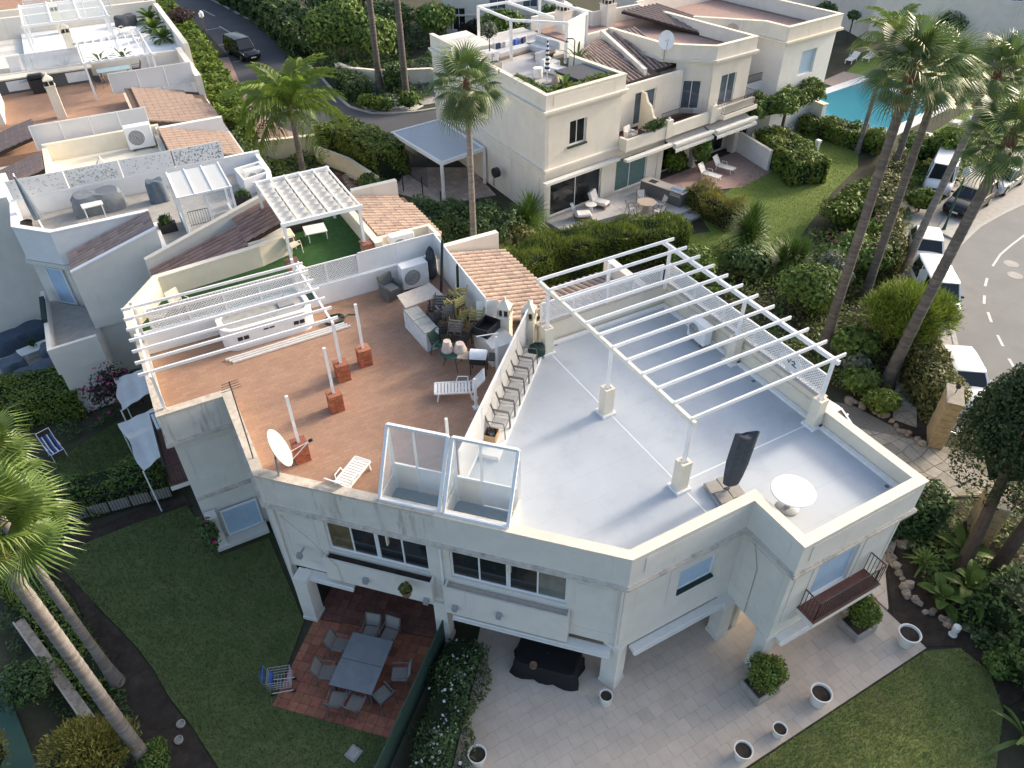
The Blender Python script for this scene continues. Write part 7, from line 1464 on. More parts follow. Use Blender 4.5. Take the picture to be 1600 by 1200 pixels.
t = thing('side_table', 'round white drum table on the villa roof terrace', 'table', (*U(3.6, 5.2), 7.4)); MB().lathe([(.30, 0), (.32, .05), (.32, .55), (.30, .6), (.01, .6)], (*U(3.6, 5.2), 7.4), 18).build('drum', 'white_plastic', t, smooth=True); MB().lathe([(.34, .6), (.34, .63), (.01, .63)], (*U(3.6, 5.2), 7.4), 18).build('top', 'white_plastic', t)
t = thing('coffee_table', 'low wooden coffee table before the villa roof sofa', 'table', (*U(6.6, 8.3), 7.4)); MB().box((*U(6.6, 8.3), 7.7), (1.5, .8, .08), _a).build('table_top', 'wood', t)
for s_ in (-.6, .6): MB().box((*U(6.6+s_, 8.3), 7.55), (.1, .6, .28), _a).build('leg', 'wood', t)
t = thing('spa_tub', 'square spa tub under a dark cover on the villa roof terrace', 'hot tub', (*U(5.2, 2.6), 7.4)); MB().box((*U(4.9, 2.5), 7.75), (2.3, 2.2, .7), _a, .05).build('shell', 'wicker_dark', t); MB().box((*U(4.9, 2.5), 8.16), (2.45, 2.35, .10), _a, .03).build('cover', 'charcoal_cloth', t)
t = thing('parasol', 'closed black and white striped parasol on the villa roof terrace', 'parasol', (*U(3.3, 3.9), 7.4)); c = U(3.3, 3.9)
for k in range(14): MB().lathe([(.17-.009*k, 0), (.175-.009*k, .06), (.16-.009*k, .13)], (*c, 8.2+.13*k), 10).build('stripe', ('white_paint', 'stripe_navy')[k % 2], t)
MB().tube([(*c, 7.4), (*c, 10.1)], .03, 6).build('pole', 'white_metal', t); MB().box((*c, 7.44), (.5, .5, .08)).build('base', 'planter_stone', t)
t = thing('outdoor_shower', 'black outdoor shower column beside the spa tub', 'shower', (*U(5.9, 4.3), 7.4)); c = U(5.9, 4.3); MB().tube([(*c, 7.4), (*c, 9.5), (c[0]-.1, c[1]+.1, 9.6), (c[0]-.45, c[1]+.25, 9.6), (c[0]-.45, c[1]+.25, 9.45)], .035, 8).build('column', 'black_metal', t); MB().lathe([(.13, 0), (.13, .03), (.02, .06)], (c[0]-.45, c[1]+.25, 9.40), 12).build('shower_head', 'black_metal', t)
t = thing('outdoor_sink', 'stone sink block with black tap on the villa roof terrace', 'sink', (*U(1.5, 7.2), 7.4)); MB().box((*U(1.6, 7.2), 7.85), (.7, .6, .9), _a, .02).build('block', 'planter_stone', t); MB().box((*U(1.6, 7.2), 8.31), (.5, .4, .02), _a).build('basin', 'black_metal', t); c = U(1.6, 7.5); MB().tube([(*c, 8.3), (*c, 8.75), (c[0], c[1]-.25, 8.75), (c[0], c[1]-.25, 8.6)], .025, 6).build('tap', 'black_metal', t)
t = thing('planter', 'white square planter with olive tree on the villa roof', 'planter', (*U(3.2, 10.0), 7.4)); MB().box((*U(3.2, 10.0), 7.75), (.9, .9, .7), _a, .02).build('box', 'white_plastic', t)
tree('young olive tree in the white planter on the villa roof', (*U(3.2, 10.0), 8.05), 2.0, (.75, .75, .8), 900, .08, 'leaf_silver', .04, 'olive_tree')
# roof edge planting
hedge('planting along the villa roof parapet above the front windows', [U(.6, .65), U(6.1, .65)], .55, .45, 200, .13, 'leaf_hedge', 'parapet_planting', .15, 7.85, 'planting', asp=.3)
hedge('planting along the villa roof parapet on the palm side', [U(.75, .8), U(1.0, 4.2)], .55, .45, 160, .13, 'leaf_mid', 'parapet_planting', .15, 7.85, 'planting', asp=.3)
strap_plant('broad leafed plant in the corner of the villa roof planting', (*U(2.2, .9), 8.0), 7, 1.2, .22, 'leaf_bright'); strap_plant('dark leafy palm like plant beside the villa roof screen', (*U(7.2, 5.4), 7.4), 14, 1.9, .07, 'leaf_dark', el0=85, el1=40)
t = thing('gas_lantern', 'woven golden lantern at the foot of the striped parasol', 'lantern', (*U(3.0, 3.1), 7.4)); MB().lathe([(.15, 0), (.26, .2), (.28, .4), (.15, .75), (.1, .78)], (*U(3.0, 2.7), 7.5), 14).build('basket', 'wood_pale', t); MB().lathe([(.11, .78), (.05, .84), (.01, .85)], (*U(3.0, 2.7), 7.5), 10).build('lid', 'wood_pale', t)
# carport pergola
t = thing('carport', 'white carport with grey louvred roof beside the cream villa', 'carport', (18.8, 48, 0)); CP = [Vector((18.0, 51.2)), Vector((22.1, 51.8)), Vector((22.5, 45.3)), Vector((18.9, 44.5))]
for i in range(4): a, b = CP[i], CP[(i+1) % 4]; MB().beam((*a, 2.56), (*b, 2.56), .16, .24).build('beam', 'white_metal', t)
for k in range(34):
    u_ = (k+.5)/34; a = CP[0].lerp(CP[3], u_); b = CP[1].lerp(CP[2], u_); MB().beam((*a.lerp(b, .02), 2.60), (*a.lerp(b, .98), 2.60), .19, .03, (0, .1, 1)).build('louvre', 'louvre_grey', t)
for q in CP: MB().ab(q.x-.09, q.y-.09, 0, q.x+.09, q.y+.09, 2.45).build('post', 'white_metal', t)
t = thing('iron_fence', 'black iron railing fence under the carport', 'fence', (18.2, 50, 0)); railing(t, [(18.05, 50.9), (21.9, 51.6)], .05, 1.9, 'black_metal', .13); railing(t, [(18.1, 50.6), (18.6, 46.6)], .05, 1.9, 'black_metal', .13)
t = thing('hose_reel', 'black hose reel on the side wall of the cream villa', 'hose reel', (22.3, 42.7, 1.6)); MB().tube([(22.05, 42.9, 1.8), (22.35, 42.95, 1.8)], .34, 16).build('drum', 'black_metal', t); MB().tube([(22.0, 42.85, 1.5), (21.95, 42.8, 1.0), (22.05, 42.9, .9)], .03, 6).build('hose', 'black_metal', t)
# deck of the cream villa
mb = MB(); dkp = [(23.0, 37.6), (23.2, 36.0), (28.1, 35.9), (28.0, 33.6), (32.3, 34.2), (33.2, 39.2)]; mb.prism(dkp, 0, .36); dko = struct('villa_deck', mb, 'deck_tile'); mb = MB(); mb.prism([(27.4, 35.5), (27.3, 32.7), (32.9, 33.5), (32.95, 34.6), (32.2, 34.2), (28.0, 33.55), (28.0, 35.6)], 0, .18); struct('deck_step', mb, 'deck_tile'); flagstones(dko, dkp, .6, 'deck_tile', .361, .008, .008, 0, 'deck_slab', 120, _a, True, 1.2)
t = thing('outdoor_kitchen', 'dark grey outdoor kitchen with steel grill hood on the villa deck', 'counter', (31.6, 36.4, .37), math.radians(-72)); MB().box((0, 0, .45), (3.3, .85, .9), 0, .01).build('carcass', 'frame_grey', t, local=True); MB().box((0, 0, .925), (3.4, .92, .05), 0, .01).build('worktop', 'planter_stone', t, local=True); MB().box((-.9, 0, .955), (.55, .45, .02)).build('sink', 'black_metal', t, local=True)
vs = []; n = 8
for x in (.7, 1.6):
    for k in range(n+1): a = math.pi*k/n; vs.append((x, .38*math.cos(a), .95+.22*math.sin(a)))
MB().add(vs, [(k, k+1, n+2+k, n+1+k) for k in range(n)]+[tuple(range(n, -1, -1)), tuple(range(n+1, 2*n+2))]).build('grill_hood', 'steel', t, smooth=True, local=True); MB().box((1.15, -.44, .75), (.8, .03, .22)).build('control_panel', 'steel', t, local=True)
t = thing('round_table', 'round pale dining table on the villa deck', 'table', (29.35, 35.35, .37)); MB().lathe([(.01, .70), (.62, .70), (.64, .72), (.62, .74), (.01, .74)], (29.35, 35.35, .37), 28).build('table_top', 'wood_pale', t, smooth=True); MB().lathe([(.30, 0), (.24, .1), (.20, .4), (.26, .70)], (29.35, 35.35, .37), 14).build('pedestal', 'wood_pale', t)
for lab, a in (('pale armed chair at the round villa table, house side', 70), ('pale armed chair at the round villa table, grill side', -10), ('pale armed chair at the round villa table, lawn side', -75), ('pale armed chair at the round villa table, glass door side', 165)): r_ = math.radians(a); sling_chair('deck_chair', lab, (29.35+1.0*math.cos(r_), 35.35+1.0*math.sin(r_), .37), r_+math.pi, 'cushion', 'wood', 'chairs round the villa deck table')
for lab, x, y, a in (('white cushioned lounge chair by the villa sliding doors', 27.2, 37.6, -60), ('white cushioned lounge chair behind the deck hedge', 25.2, 36.7, -20)):
    t = thing('lounge_chair', lab, 'armchair', (x, y, .37), math.radians(a)); MB().box((.1, 0, .30), (1.0, .8, .22), 0, .08).build('seat_cushion', 'cushion', t, local=True); MB().beam((-.4, 0, .35), (-.65, 0, .95), .8, .2, (1, 0, 0)).build('back_cushion', 'cushion', t, local=True); MB().box((.05, 0, .14), (1.1, .85, .06)).build('frame', 'wood', t, local=True)
    for sx in (-.4, .55):
        for sy in (-.36, .36): MB().ab(sx-.03, sy-.03, 0, sx+.03, sy+.03, .14).build('leg', 'wood', t, local=True)
t = thing('side_table', 'round white side table between the villa lounge chairs', 'table', (26.3, 37.3, .37)); MB().lathe([(.01, .44), (.38, .44), (.38, .48), (.01, .48)], (26.3, 37.3, .37), 20).build('table_top', 'white_plastic', t); MB().lathe([(.16, 0), (.12, .2), (.16, .44)], (26.3, 37.3, .37), 12).build('stem', 'white_plastic', t)
for lab, x, y in (('white plastic sun lounger under the villa awning, nearer the deck', 37.0, 37.8), ('white plastic sun lounger under the villa awning, nearer the hedge', 38.8, 38.3)): lounger(lab, (x, y, .02), math.radians(-70), 'white_plastic', 55, 'loungers under the villa awning', 1.0, False)
mb = MB(); mb.prism([(33.2, 39.4), (33.4, 37.2), (38.0, 35.6), (42.0, 36.6), (42.2, 40.7)], -.03, .012); struct('villa_terrace', mb, 'pavement_pink')
mb = MB(); mb.prism([(42.6, 41.0), (43.5, 38.6), (50.5, 41.2), (52, 44)], -.03, .012); struct('end_villa_terrace', mb, 'pavement')
t = thing('garden_wall', 'low white wall between the villa terraces', 'wall', (41.9, 38.5, 0)); MB().beam((42.1, 40.6, .75), (41.6, 36.8, .75), .2, 1.5).build('wall', 'plaster_white', t); MB().beam((42.1, 40.6, 1.52), (41.6, 36.8, 1.52), .26, .05).build('cap', 'coping', t)
sling_chair('terrace_chair', 'cream reclining chair on the end villa terrace', (48.0, 41.3, .02), math.radians(-100), 'cushion_cream', 'cream_metal'); sling_chair('terrace_chair', 'cream folding chair beneath the climbing vine', (44.0, 40.6, .02), math.radians(-60), 'cushion_cream', 'cream_metal')
t = thing('pool_wall', 'white pillar wall between the end villa terrace and the pool', 'wall', (51.2, 41.6, 0)); MB().ab(50.6, 40.6, 0, 51.0, 43.6, 2.1).build('wall', 'plaster_white', t); MB().ab(50.5, 40.5, 2.1, 51.1, 43.7, 2.16).build('cap', 'coping', t)
t = thing('pillar_lamp', 'slim white garden lamp pillar on the villa lawn', 'lamp', (45.6, 36.2, 0)); MB().ab(45.5, 36.1, 0, 45.75, 36.35, 1.5).build('shaft', 'white_metal', t); MB().box((45.62, 36.22, 1.62), (.34, .34, .22), 0, .02).build('head', 'white_metal', t)
# pool loungers
for k, (x, y, a, lab) in enumerate(((67.2, 52.0, 200, 'beyond the pool by the fence, first'), (69.2, 51.6, 200, 'beyond the pool by the fence, second'), (60.9, 35.5, 20, 'on the near pool lawn by the deck corner'), (62.9, 35.4, 20, 'on the near pool lawn behind its neighbour'), (54.8, 34.6, 25, 'between the palm trunks near the pool hedge'), (56.4, 34.9, 25, 'between the palm trunks beside its neighbour'), (68.6, 39.6, 30, 'past the end of the pool'), (67.3, 35.2, 30, 'far out on the near pool lawn'), (66.0, 41.5, 30, 'past the end of the pool, closer to the water'))):
    lounger('white pool lounger '+lab, (x, y, .03), math.radians(a), 'white_plastic', 30, 'white loungers round the pool', 1.05, False)
# far buildings
fb = thing('house', 'pale house with shuttered windows across the road behind the pergola', 'house', (42, 82, 0)); fa, fb2 = (35.5, 80.2), (47, 74.0); mb = MB(); wall(mb, fa, fb2, 0, 8, .4, [(1.0, 2.4, 1.0, 3.2), (5.0, 6.8, 3.0, 4.6), (8.6, 10.2, 3.2, 4.6)]); mb.prism([(35.6, 80.4), (47, 74.2), (51, 82), (40, 89)], 7.6, 8.0); wall(mb, (35.5, 80.2), (40, 89), 0, 8, -.4); mb.build('wall', 'plaster_far', fb); window(fb, fa, fb2, 1.0, 2.4, 1.0, 3.2, 2); window(fb, fa, fb2, 5.0, 6.8, 3.0, 4.6, 2, glass='glass_blue'); window(fb, fa, fb2, 8.6, 10.2, 3.2, 4.6, 2, glass='glass_blue'); mb = MB(); mb.band([fa, fb2], -.08, .1, 2.4, 2.55); mb.build('string_course', 'plaster_far', fb)
rb_ = thing('house', 'large cream house with arched porch behind the pool palms', 'house', (82, 52, 0)); ra, rb2 = (74.5, 56.5), (92, 40); mb = MB(); wall(mb, ra, rb2, 0, 10, .4, [(1.1, 3.3, 0, 2.6), (4.6, 5.6, 4.4, 6.0), (.9, 2.2, 5.0, 6.4), (12.5, 13.7, 4.5, 6.0)]); wall(mb, (78, 66), ra, 0, 10, .4); mb.build('wall', 'plaster_far', rb_); window(rb_, ra, rb2, 4.6, 5.6, 4.4, 6.0, 1, glass='shutter_blue'); window(rb_, ra, rb2, .9, 2.2, 5.0, 6.4, 2); window(rb_, ra, rb2, 12.5, 13.7, 4.5, 6.0, 2, glass='glass_blue'); mb = MB(); d = (Vector(rb2)-Vector(ra)).normalized(); c = Vector(ra)+d*2.2; n_ = Vector((d.y, -d.x))*.05
K = 14; vs = []
for k in range(K+1): a = math.pi*k/K; vs += [(*(c+d*1.1*math.cos(a)+n_), 1.75+1.1*math.sin(a)), (*(c+d*1.32*math.cos(a)+n_), 1.75+1.32*math.sin(a))]
mb.add(vs, [(2*k, 2*k+1, 2*k+3, 2*k+2) for k in range(K)]); mb.build('arch_moulding', 'plaster_white', rb_); mb = MB(); wall(mb, Vector(ra)+d*.9-n_*40, Vector(ra)+d*3.6-n_*40, 0, 3, .2); mb.build('porch_back', 'plaster_stained', rb_)
wb = thing('house', 'long pale building wall behind the end villa roof', 'house', (62, 66, 0)); mb = MB(); wall(mb, (48, 68), (71, 60.5), 0, 9, .4, [(15, 16.2, 3.0, 5.0)]); mb.build('wall', 'plaster_far', wb); window(wb, (48, 68), (71, 60.5), 15, 16.2, 3.0, 5.0, 2); mb = MB(); mb.band([(48, 68), (71, 60.5)], -.1, .1, .0, .5); mb.build('plinth', 'plaster_stained', wb)
t = thing('iron_fence', 'thin black iron fence along the path behind the pool', 'fence', (61, 54, 0)); railing(t, [(56.8, 50.5), (61, 53.6), (66.5, 54.2)], .05, 1.5, 'black_metal', .5); t = thing('iron_fence', 'thin black iron fence at the edge of the near pool lawn', 'fence', (50, 32, 0)); railing(t, [(52.6, 33.6), (50.4, 31.5), (48.8, 31.9)], .05, 1.6, 'black_metal', .35)

# ---------------------------------------------------------------- palms
fan_palm('tall fan palm with fibrous red collar at the left edge', (-5.0, 14.2, 0), 10.6, 1.95, 22, .19, nseg=40, dead=0, flare=1.3, low=5)
fan_palm('slimmer fan palm leaning behind the left edge palm, trunk ending in the soil bed', (-5.5, 17.4, 0), 9.7, 1.95, 22, .145, nseg=40, dead=0, flare=1.9, low=0, lean=(-.15, .1))
fan_palm('fan palm standing alone beside the cream villa', (16.88, 35.7, 0), 10.5, 2.35, 30, .19, nseg=30, dead=0, low=-70, leafm='fan_leaf_dark')
fan_palm('tall fan palm rising beside the back corner of the large pergola', (28.26, 18.95, 0), 13.7, 2.3, 26, .24, low=-22, dead=3, leafm='fan_leaf_dark', trunk='palm_trunk_dark')
fan_palm('fan palm with the trunk half hidden by the bright feathery bush', (34.15, 21.41, 0), 11.9, 2.25, 25, .22, low=-22, dead=2, leafm='fan_leaf_dark', trunk='palm_trunk_dark')
fan_palm('short trunked fan palm between the pool and the garden walk', (47.19, 30.66, 0), 8.4, 2.2, 24, .22, low=-20, dead=2, leafm='fan_leaf_dark', trunk='palm_trunk_dark')
fan_palm('fan palm next to the street lamp leaning towards the road', (38.36, 22.18, 0), 10.9, 2.2, 26, .22, low=-30, leafm='fan_leaf_dark', lean=(2.0, .2), trunk='palm_trunk', dead=12)
fan_palm('thick leaning fan palm at the garden path, crown over the black car', (29.02, 15.58, 0), 11.3, 2.2, 26, .26, low=-30, leafm='fan_leaf_dark', lean=(2.9, .6), trunk='palm_trunk_dark')
queen_palm('yellow green feather palm standing by the pool water', (50.0, 35.9, 0), 8.1, 2.6, 14, .17)
queen_palm('drooping feather palm in the garden behind the row of houses', (11.3, 52.2, 0), 4.9, 4.1, 26, .22)
for lab, x, y in (('very tall bare palm trunk in the white gravel bed, nearer the round tree', 22.75, 66.6), ('very tall bare palm trunk in the white gravel bed, nearer the villa', 24.2, 63.9)): fan_palm(lab, (x, y, 0), 15.5, 2.4, 30, .30, leafm='fan_leaf_dark', trunk='palm_trunk_dark', group='tall palms in the gravel bed', low=-30)
for lab, x, y, h_ in (('young palm in the dark trees behind the round tree', 30.5, 71.5, 1.6), ('strap leaved palm by the fence across the villa yard', 33.5, 69, 1.2)): strap_plant(lab, (x, y, h_*.2), 18, 2.0, .07, 'leaf_dark', 'palm_plant', el0=85, el1=10)
yucca('yucca with two heads on the lawn edge behind the large pergola', (31.63, 28.62, 0.00), ((0, 0, 1.5), (.75, .3, 1.8), (.3, -.4, 1.1)), n=150, L=1.45)
yucca('yucca with many heads in the shrubs beside the tall palm', (32.50, 25.52, 0.00), ((0, 0, 1.2), (.6, -.2, .9), (-.5, .3, .8)), n=140, L=1.4)
yucca('large spiky yucca against the corner of the cream villa', (21.08, 36.79, 0.00), ((0, 0, 1.2), (.5, .4, 1.5), (-.5, .2, .9)), n=170, L=1.6)
# ---------------------------------------------------------------- hedges
hedge('big clipped hedge beside the covered lounge seats', [(-10.5, 34.3), (-5.0, 33.3)], 2.5, 1.5, 260, .075, 'leaf_hedge')
hedge('leafy shrub row along the iron fence between the two lawns', [(-6.2, 26.2), (-4.4, 26.0), (-2.6, 25.6)], 1.0, 1.35, 300, .07, 'leaf_mid', rough=.3)
hedge('low leafy border under the two left palms', [(-8.79, 25.74, 0.00), (-7.70, 22.47, 0.00), (-6.75, 19.45, 0.00), (-5.96, 17.30, 0.00)], 1.1, .6, 300, .07, 'leaf_hedge', rough=.2)
hedge('dense dark hedge between the tiled roofs and the villa deck', [(16.6, 31.6), (20.5, 32.4), (25.0, 31.6), (28.3, 30.3)], 2.2, 2.2, 280, .14, 'leaf_hedge', rough=.25, asp=.14, spike=True)
hedge('dark shrub mass in front of the carport floor', [(15.0, 40.4), (17.2, 39.2), (19.6, 36.0)], 2.6, 1.9, 170, .11, 'leaf_dark', rough=.4)
hedge('box hedge between the villa lawn and the end villa terrace', [(44.2, 39.6), (42.4, 33.6)], 2.6, 1.7, 130, .13, 'leaf_hedge', rough=.2)
hedge('rounded hedge along the near end of the pool', [(49.8, 41.2), (51.0, 37.6), (51.6, 35.0)], 1.9, 1.15, 130, .14, 'leaf_hedge', rough=.25, flower=40)
hedge('climbing vine spread over the end villa terrace', [U(20.0, -.2), U(23.5, -.9), U(27.5, -.4)], 1.2, 1.1, 130, .15, 'leaf_mid', 'climbing_vine', .35, 2.7, 'vine')
tree('twisted vine trunk carrying the end villa creeper', (45.2, 39.5, 0), 4.1, (1.2, 1.0, .9), 900, .14, 'leaf_mid', .14, 'vine_tree')
hedge('ivy hedge beside the white car nearest the gate', [(28.9, 12.6), (30.2, 14.8), (32.6, 17.6), (33.6, 18.6)], 1.3, 1.8, 220, .10, 'leaf_olive', rough=.25)
hedge('ivy hedge between the garden walk and the parked cars', [(36.6, 22.4), (40.2, 25.6), (44.6, 29.2), (48.5, 31.0)], 1.3, 1.9, 150, .12, 'leaf_olive', rough=.25)
hedge('long hedge between the row of houses and the access road', [(8.6, 60.5), (9.3, 68), (9.6, 77), (10.1, 88), (9.9, 100), (8.6, 115)], 2.2, 2.6, 60, .20, 'leaf_bright', rough=.35)
hedge('inner garden shrubs behind the low yellow wall of the row', [(7.8, 50), (8.0, 60), (8.2, 72)], 1.6, 1.4, 60, .18, 'leaf_dark', rough=.5)
hedge('thick clipped hedge beside the carport and the steps', [(14.9, 56.3), (16.3, 53.2), (17.0, 49.3)], 2.7, 2.4, 120, .12, 'leaf_hedge', rough=.2)
hedge('dark clipped hedge beside the driveway under the conifer', [(20.0, 10.4), (23.6, 8.9)], 1.3, 1.6, 220, .09, 'leaf_dark', rough=.15)
hedge('dark roadside hedge across the access road', [(20.6, 82), (20.9, 92), (20.4, 104), (18.5, 118)], 3.0, 3.0, 50, .24, 'leaf_dark', rough=.6)
hedge('shrubs along the curved white wall by the gravel bed', [(20.8, 66.5), (21.2, 71), (22, 74)], 1.8, 1.5, 80, .16, 'leaf_dark', rough=.4)
hedge('flower bed with white blooms between the green fence and the patio', [(5.0, 12.7), (3.6, 11.1), (2.2, 9.4), (1.0, 8.0)], 1.25, .7, 420, .07, 'leaf_dark', 'flower_bed', .38, cat='flower bed', asp=.35)
P2 = np.array([[5.0-.8*k/2.6, 12.7-1.0*k/2.6, 0] for k in RNG.uniform(0, 12, 110)]); P2 = P2[P2[:, 1] > 8.2]; P2 += np.stack([RNG.normal(scale=.35, size=len(P2)), RNG.normal(scale=.2, size=len(P2)), RNG.uniform(.7, .95, len(P2))], 1); _o2 = obj('white_blooms', fast_mesh('white_blooms', leaf_quads(P2, np.tile([0, 0, 1.], (len(P2), 1)), .05, .9), 4, 'leaf_bloom')); _o2['kind'] = 'stuff'; _o2['label'] = 'white blooms over the flower bed'; _o2['category'] = 'flowers'
hedge('bamboo like yellow hedge beside the villa deck', [(33.12, 35.05, 0.00), (33.14, 33.10, 0.00), (33.48, 31.26, 0.00)], 1.5, 1.5, 330, .13, 'leaf_yellow', 'bamboo_hedge', .4, asp=.16, spike=True)
# ---------------------------------------------------------------- shrubs and trees
bush('bougainvillea with purple flowers climbing beside the white awnings', (-3.5, 31.0, 0), (1.3, 1.3, 1.7), 1500, .09, 'leaf_purple', 'bougainvillea', lumps=14, core=False, flower=90, shell=.8)
bush('yellow orange feathery shrub at the bottom left corner', (-6.26, 14.38, 0.00), (1.5, 1.3, 1.5), 9000, .08, 'leaf_yellow', lumps=16, lr=.4, asp=.2, spike=True)
bush('second yellow shrub cut by the left edge', (-9.11, 15.97, 0.00), (1.1, 1.1, 1.3), 5000, .08, 'leaf_yellow', lumps=12, lr=.4, asp=.2, spike=True)
bush('green shrub at the foot of the thick left palm', (-4.69, 13.93, 0.00), (.55, .55, .5), 1200, .06, 'leaf_mid')
bush('dark shrub below the old low wall at the left edge', (-7.80, 18.20, 0.00), (1.0, 1.0, .9), 2000, .07, 'leaf_dark')
for lab, x, y, r_ in (('clipped square bush in the middle of the limestone patio', 12.75, 6.95, .72), ('round bush under the front balcony', 17.25, 7.0, .68)):
    t = bush(lab, (x, y, .35), (r_, r_, r_*.95), 3600, .055, 'leaf_hedge', lumps=12, lr=.5, shell=.25)
    t = thing('stone_planter', 'low stone planter holding the '+('clipped square bush' if x < 14 else 'bush under the balcony'), 'planter', (x, y, .02)); MB().box((x, y, .2), (1.0, .85, .36), 0, .03).build('trough', 'planter_stone', t); MB().box((x, y, .385), (.84, .7, .02)).build('soil', 'soil', t)
tree('dark dense conifer at the right edge beside the gate', (22.50, 6.79, 0.00), 9.2, (2.6, 2.6, 4.4), 50000, .065, 'leaf_cypress', .22, 'conifer', lumps=110, lr=.17, asp=.6, lean=(1.9, 1.1), taper=.55, shell=.22, fly=0)
tree('second conifer behind the first, cut by the right edge', (23.49, 6.14, 0.00), 9.6, (2.9, 2.9, 4.8), 40000, .065, 'leaf_cypress', .22, 'conifer', lumps=90, lr=.17, asp=.6, lean=(2.3, .5), taper=.55, shell=.22, fly=0)
hedge('deep shade shrubs along the right edge below the conifers', [(22.6, 5.4), (22.4, 3.8), (21.2, 2.2), (20.2, .5)], 2.6, 1.7, 130, .10, 'leaf_dark', rough=.5)
for lab, p, n_, L_ in (('banana plant with broad leaves in the stone edged bed', (21.85, 6.10, 0.00), 11, 1.5), ('banana plant nearest the dark hedge in the stone edged bed', (23.07, 7.21, 0.00), 9, 1.4), ('banana plant with low leaves beside the stones', (20.70, 6.29, 0.00), 9, 1.1), ('banana plant reaching towards the right edge', (22.65, 5.35, 0.00), 8, 1.4)): strap_plant(lab, p, n_, L_, .19)
strap_plant('strap leaved lily clump in the soil behind the banana plants', (21.44, 7.62, 0.00), 30, .8, .03, 'leaf_mid', 'lily_clump', el0=80, el1=20)
strap_plant('spiky palm plant cut by the bottom right corner', (18.62, 1.74, 0.00), 14, 1.5, .06, 'fan_leaf', 'palm_plant', el0=85, el1=5)
bush('small green shrub at the right end of the stone border', (19.96, 3.62, 0.00), (.55, .55, .45), 900, .07, 'leaf_mid')
tree('bright feathery evergreen beside the thick leaning palm', (31.31, 16.91, 0.00), 4.3, (2.6, 2.5, 2.0), 16000, .20, 'leaf_feather', .16, 'feathery_tree', lumps=26, lr=.34, asp=.09, spike=True)
for lab, p, r_, n_, m_, fl in (('large rounded dark green shrub behind the large pergola', (30.32, 21.90, 0.00), (1.9, 1.9, 1.5), 5000, 'leaf_mid', 0), ('pale leaved shrub beside the yucca', (32.44, 22.61, 0.00), (1.2, 1.2, 1.4), 3000, 'leaf_silver', 0), ('shrub with pink flowers between the two tall palm trunks', (35.53, 23.79, 0.00), (2.2, 2.0, 1.4), 5000, 'leaf_mid', 50), ('bright shrub beside the garden walk', (38.41, 24.75, 0.00), (1.5, 1.5, 1.1), 3200, 'leaf_bright', 20), ('shrub at the lawn end of the garden walk', (42.00, 28.54, 0.00), (1.8, 1.6, 1.3), 3200, 'leaf_hedge', 0), ('shrub mass at the end of the villa lawn', (39.72, 28.09, 0.00), (1.8, 1.6, 1.2), 3000, 'leaf_hedge', 0), ('dark low shrub under the yucca on the lawn edge', (30.06, 26.50, 0.00), (1.4, 1.4, .9), 2400, 'leaf_dark', 0), ('dark shrub behind the lattice screen of the grey terrace', (26.67, 27.61, 0.00), (1.8, 1.6, 1.1), 2600, 'leaf_mid', 0), ('dark shrub below the feathery evergreen', (29.14, 17.84, 0.00), (1.2, 1.2, .9), 2400, 'leaf_mid', 0), ('low shrub by the stones of the garden path', (27.09, 14.43, 0.00), (.8, .8, .6), 1800, 'leaf_hedge', 0), ('low shrub beside the driveway edge', (27.44, 15.93, 0.00), (1.0, .8, .6), 2000, 'leaf_mid', 0), ('spiky grey shrub behind the pergola end', (27.94, 16.76, 0.00), (.6, .6, .7), 900, 'leaf_silver', 0), ('leafy green bush against the dark shutters', (35.51, 40.15, 0.00), (.9, .8, 1.0), 1600, 'leaf_bright', 0), ('bush on the pillar between the dark shutters', (37.14, 39.21, 0.00), (.6, .6, 1.6), 1300, 'leaf_mid', 0), ('bright bush at the pool lawn fence', (53.02, 30.83, 0.00), (2.2, 2.0, 1.6), 3200, 'leaf_bright', 0), ('bush behind the pool lounger under the palms', (51.88, 32.43, 0.00), (1.6, 1.6, 1.2), 1800, 'leaf_mid', 0), ('low green bush at the walk by the palm trunks', (45.68, 26.97, 0.00), (1.0, 1.0, .9), 1400, 'leaf_hedge', 0), ('dark bush in front of the arched house', (80.60, 51.82, 0.00), (3.2, 2.8, 2.0), 2600, 'leaf_dark', 0), ('hedge like bush in front of the pool', (51.18, 35.20, 0.00), (1.3, 1.2, .9), 2200, 'leaf_hedge', 12), ('shrub beside the villa fan palm', (18.96, 38.19, 0.00), (1.5, 1.5, 1.2), 2600, 'leaf_dark', 0), ('grassy shrub between the palm and the dark hedge', (19.40, 35.60, 0.00), (1.5, 1.4, 1.0), 2400, 'leaf_olive', 0), ('small round shrub in the gravel by the steps', (14.79, 48.11, 0.00), (.9, .9, .8), 1400, 'leaf_mid', 0), ('round shrub on the gravel bed kerb', (20.67, 64.35, 0.00), (1.0, .9, .7), 1000, 'leaf_hedge', 0), ('round shrub on the gravel bed kerb beside its neighbour', (21.18, 63.31, 0.00), (.9, .8, .6), 900, 'leaf_hedge', 0), ('round shrub on the gravel bed kerb in the middle', (21.91, 62.88, 0.00), (.8, .8, .6), 800, 'leaf_mid', 0), ('round shrub at the foot of the villa side gravel palm', (23.74, 62.18, 0.00), (.9, .9, .8), 900, 'leaf_mid', 0), ('shrub between the gravel bed palms', (24.12, 65.80, 0.00), (1.4, 1.3, 1.6), 1600, 'leaf_dark', 0), ('reddish dry shrub beside the carport hedge', (14.57, 55.38, 0.00), (1.3, 1.2, .9), 1500, 'leaf_purple', 0), ('purple flowering climber on the roadside hedge', (10.3, 92, 2.0), (1.8, 2.4, 1.0), 900, 'leaf_purple', 60)):
    bush(lab, p, r_, n_, .13 if n_ > 2500 and p[1] < 40 else .16, m_, flower=fl, fl=.10)
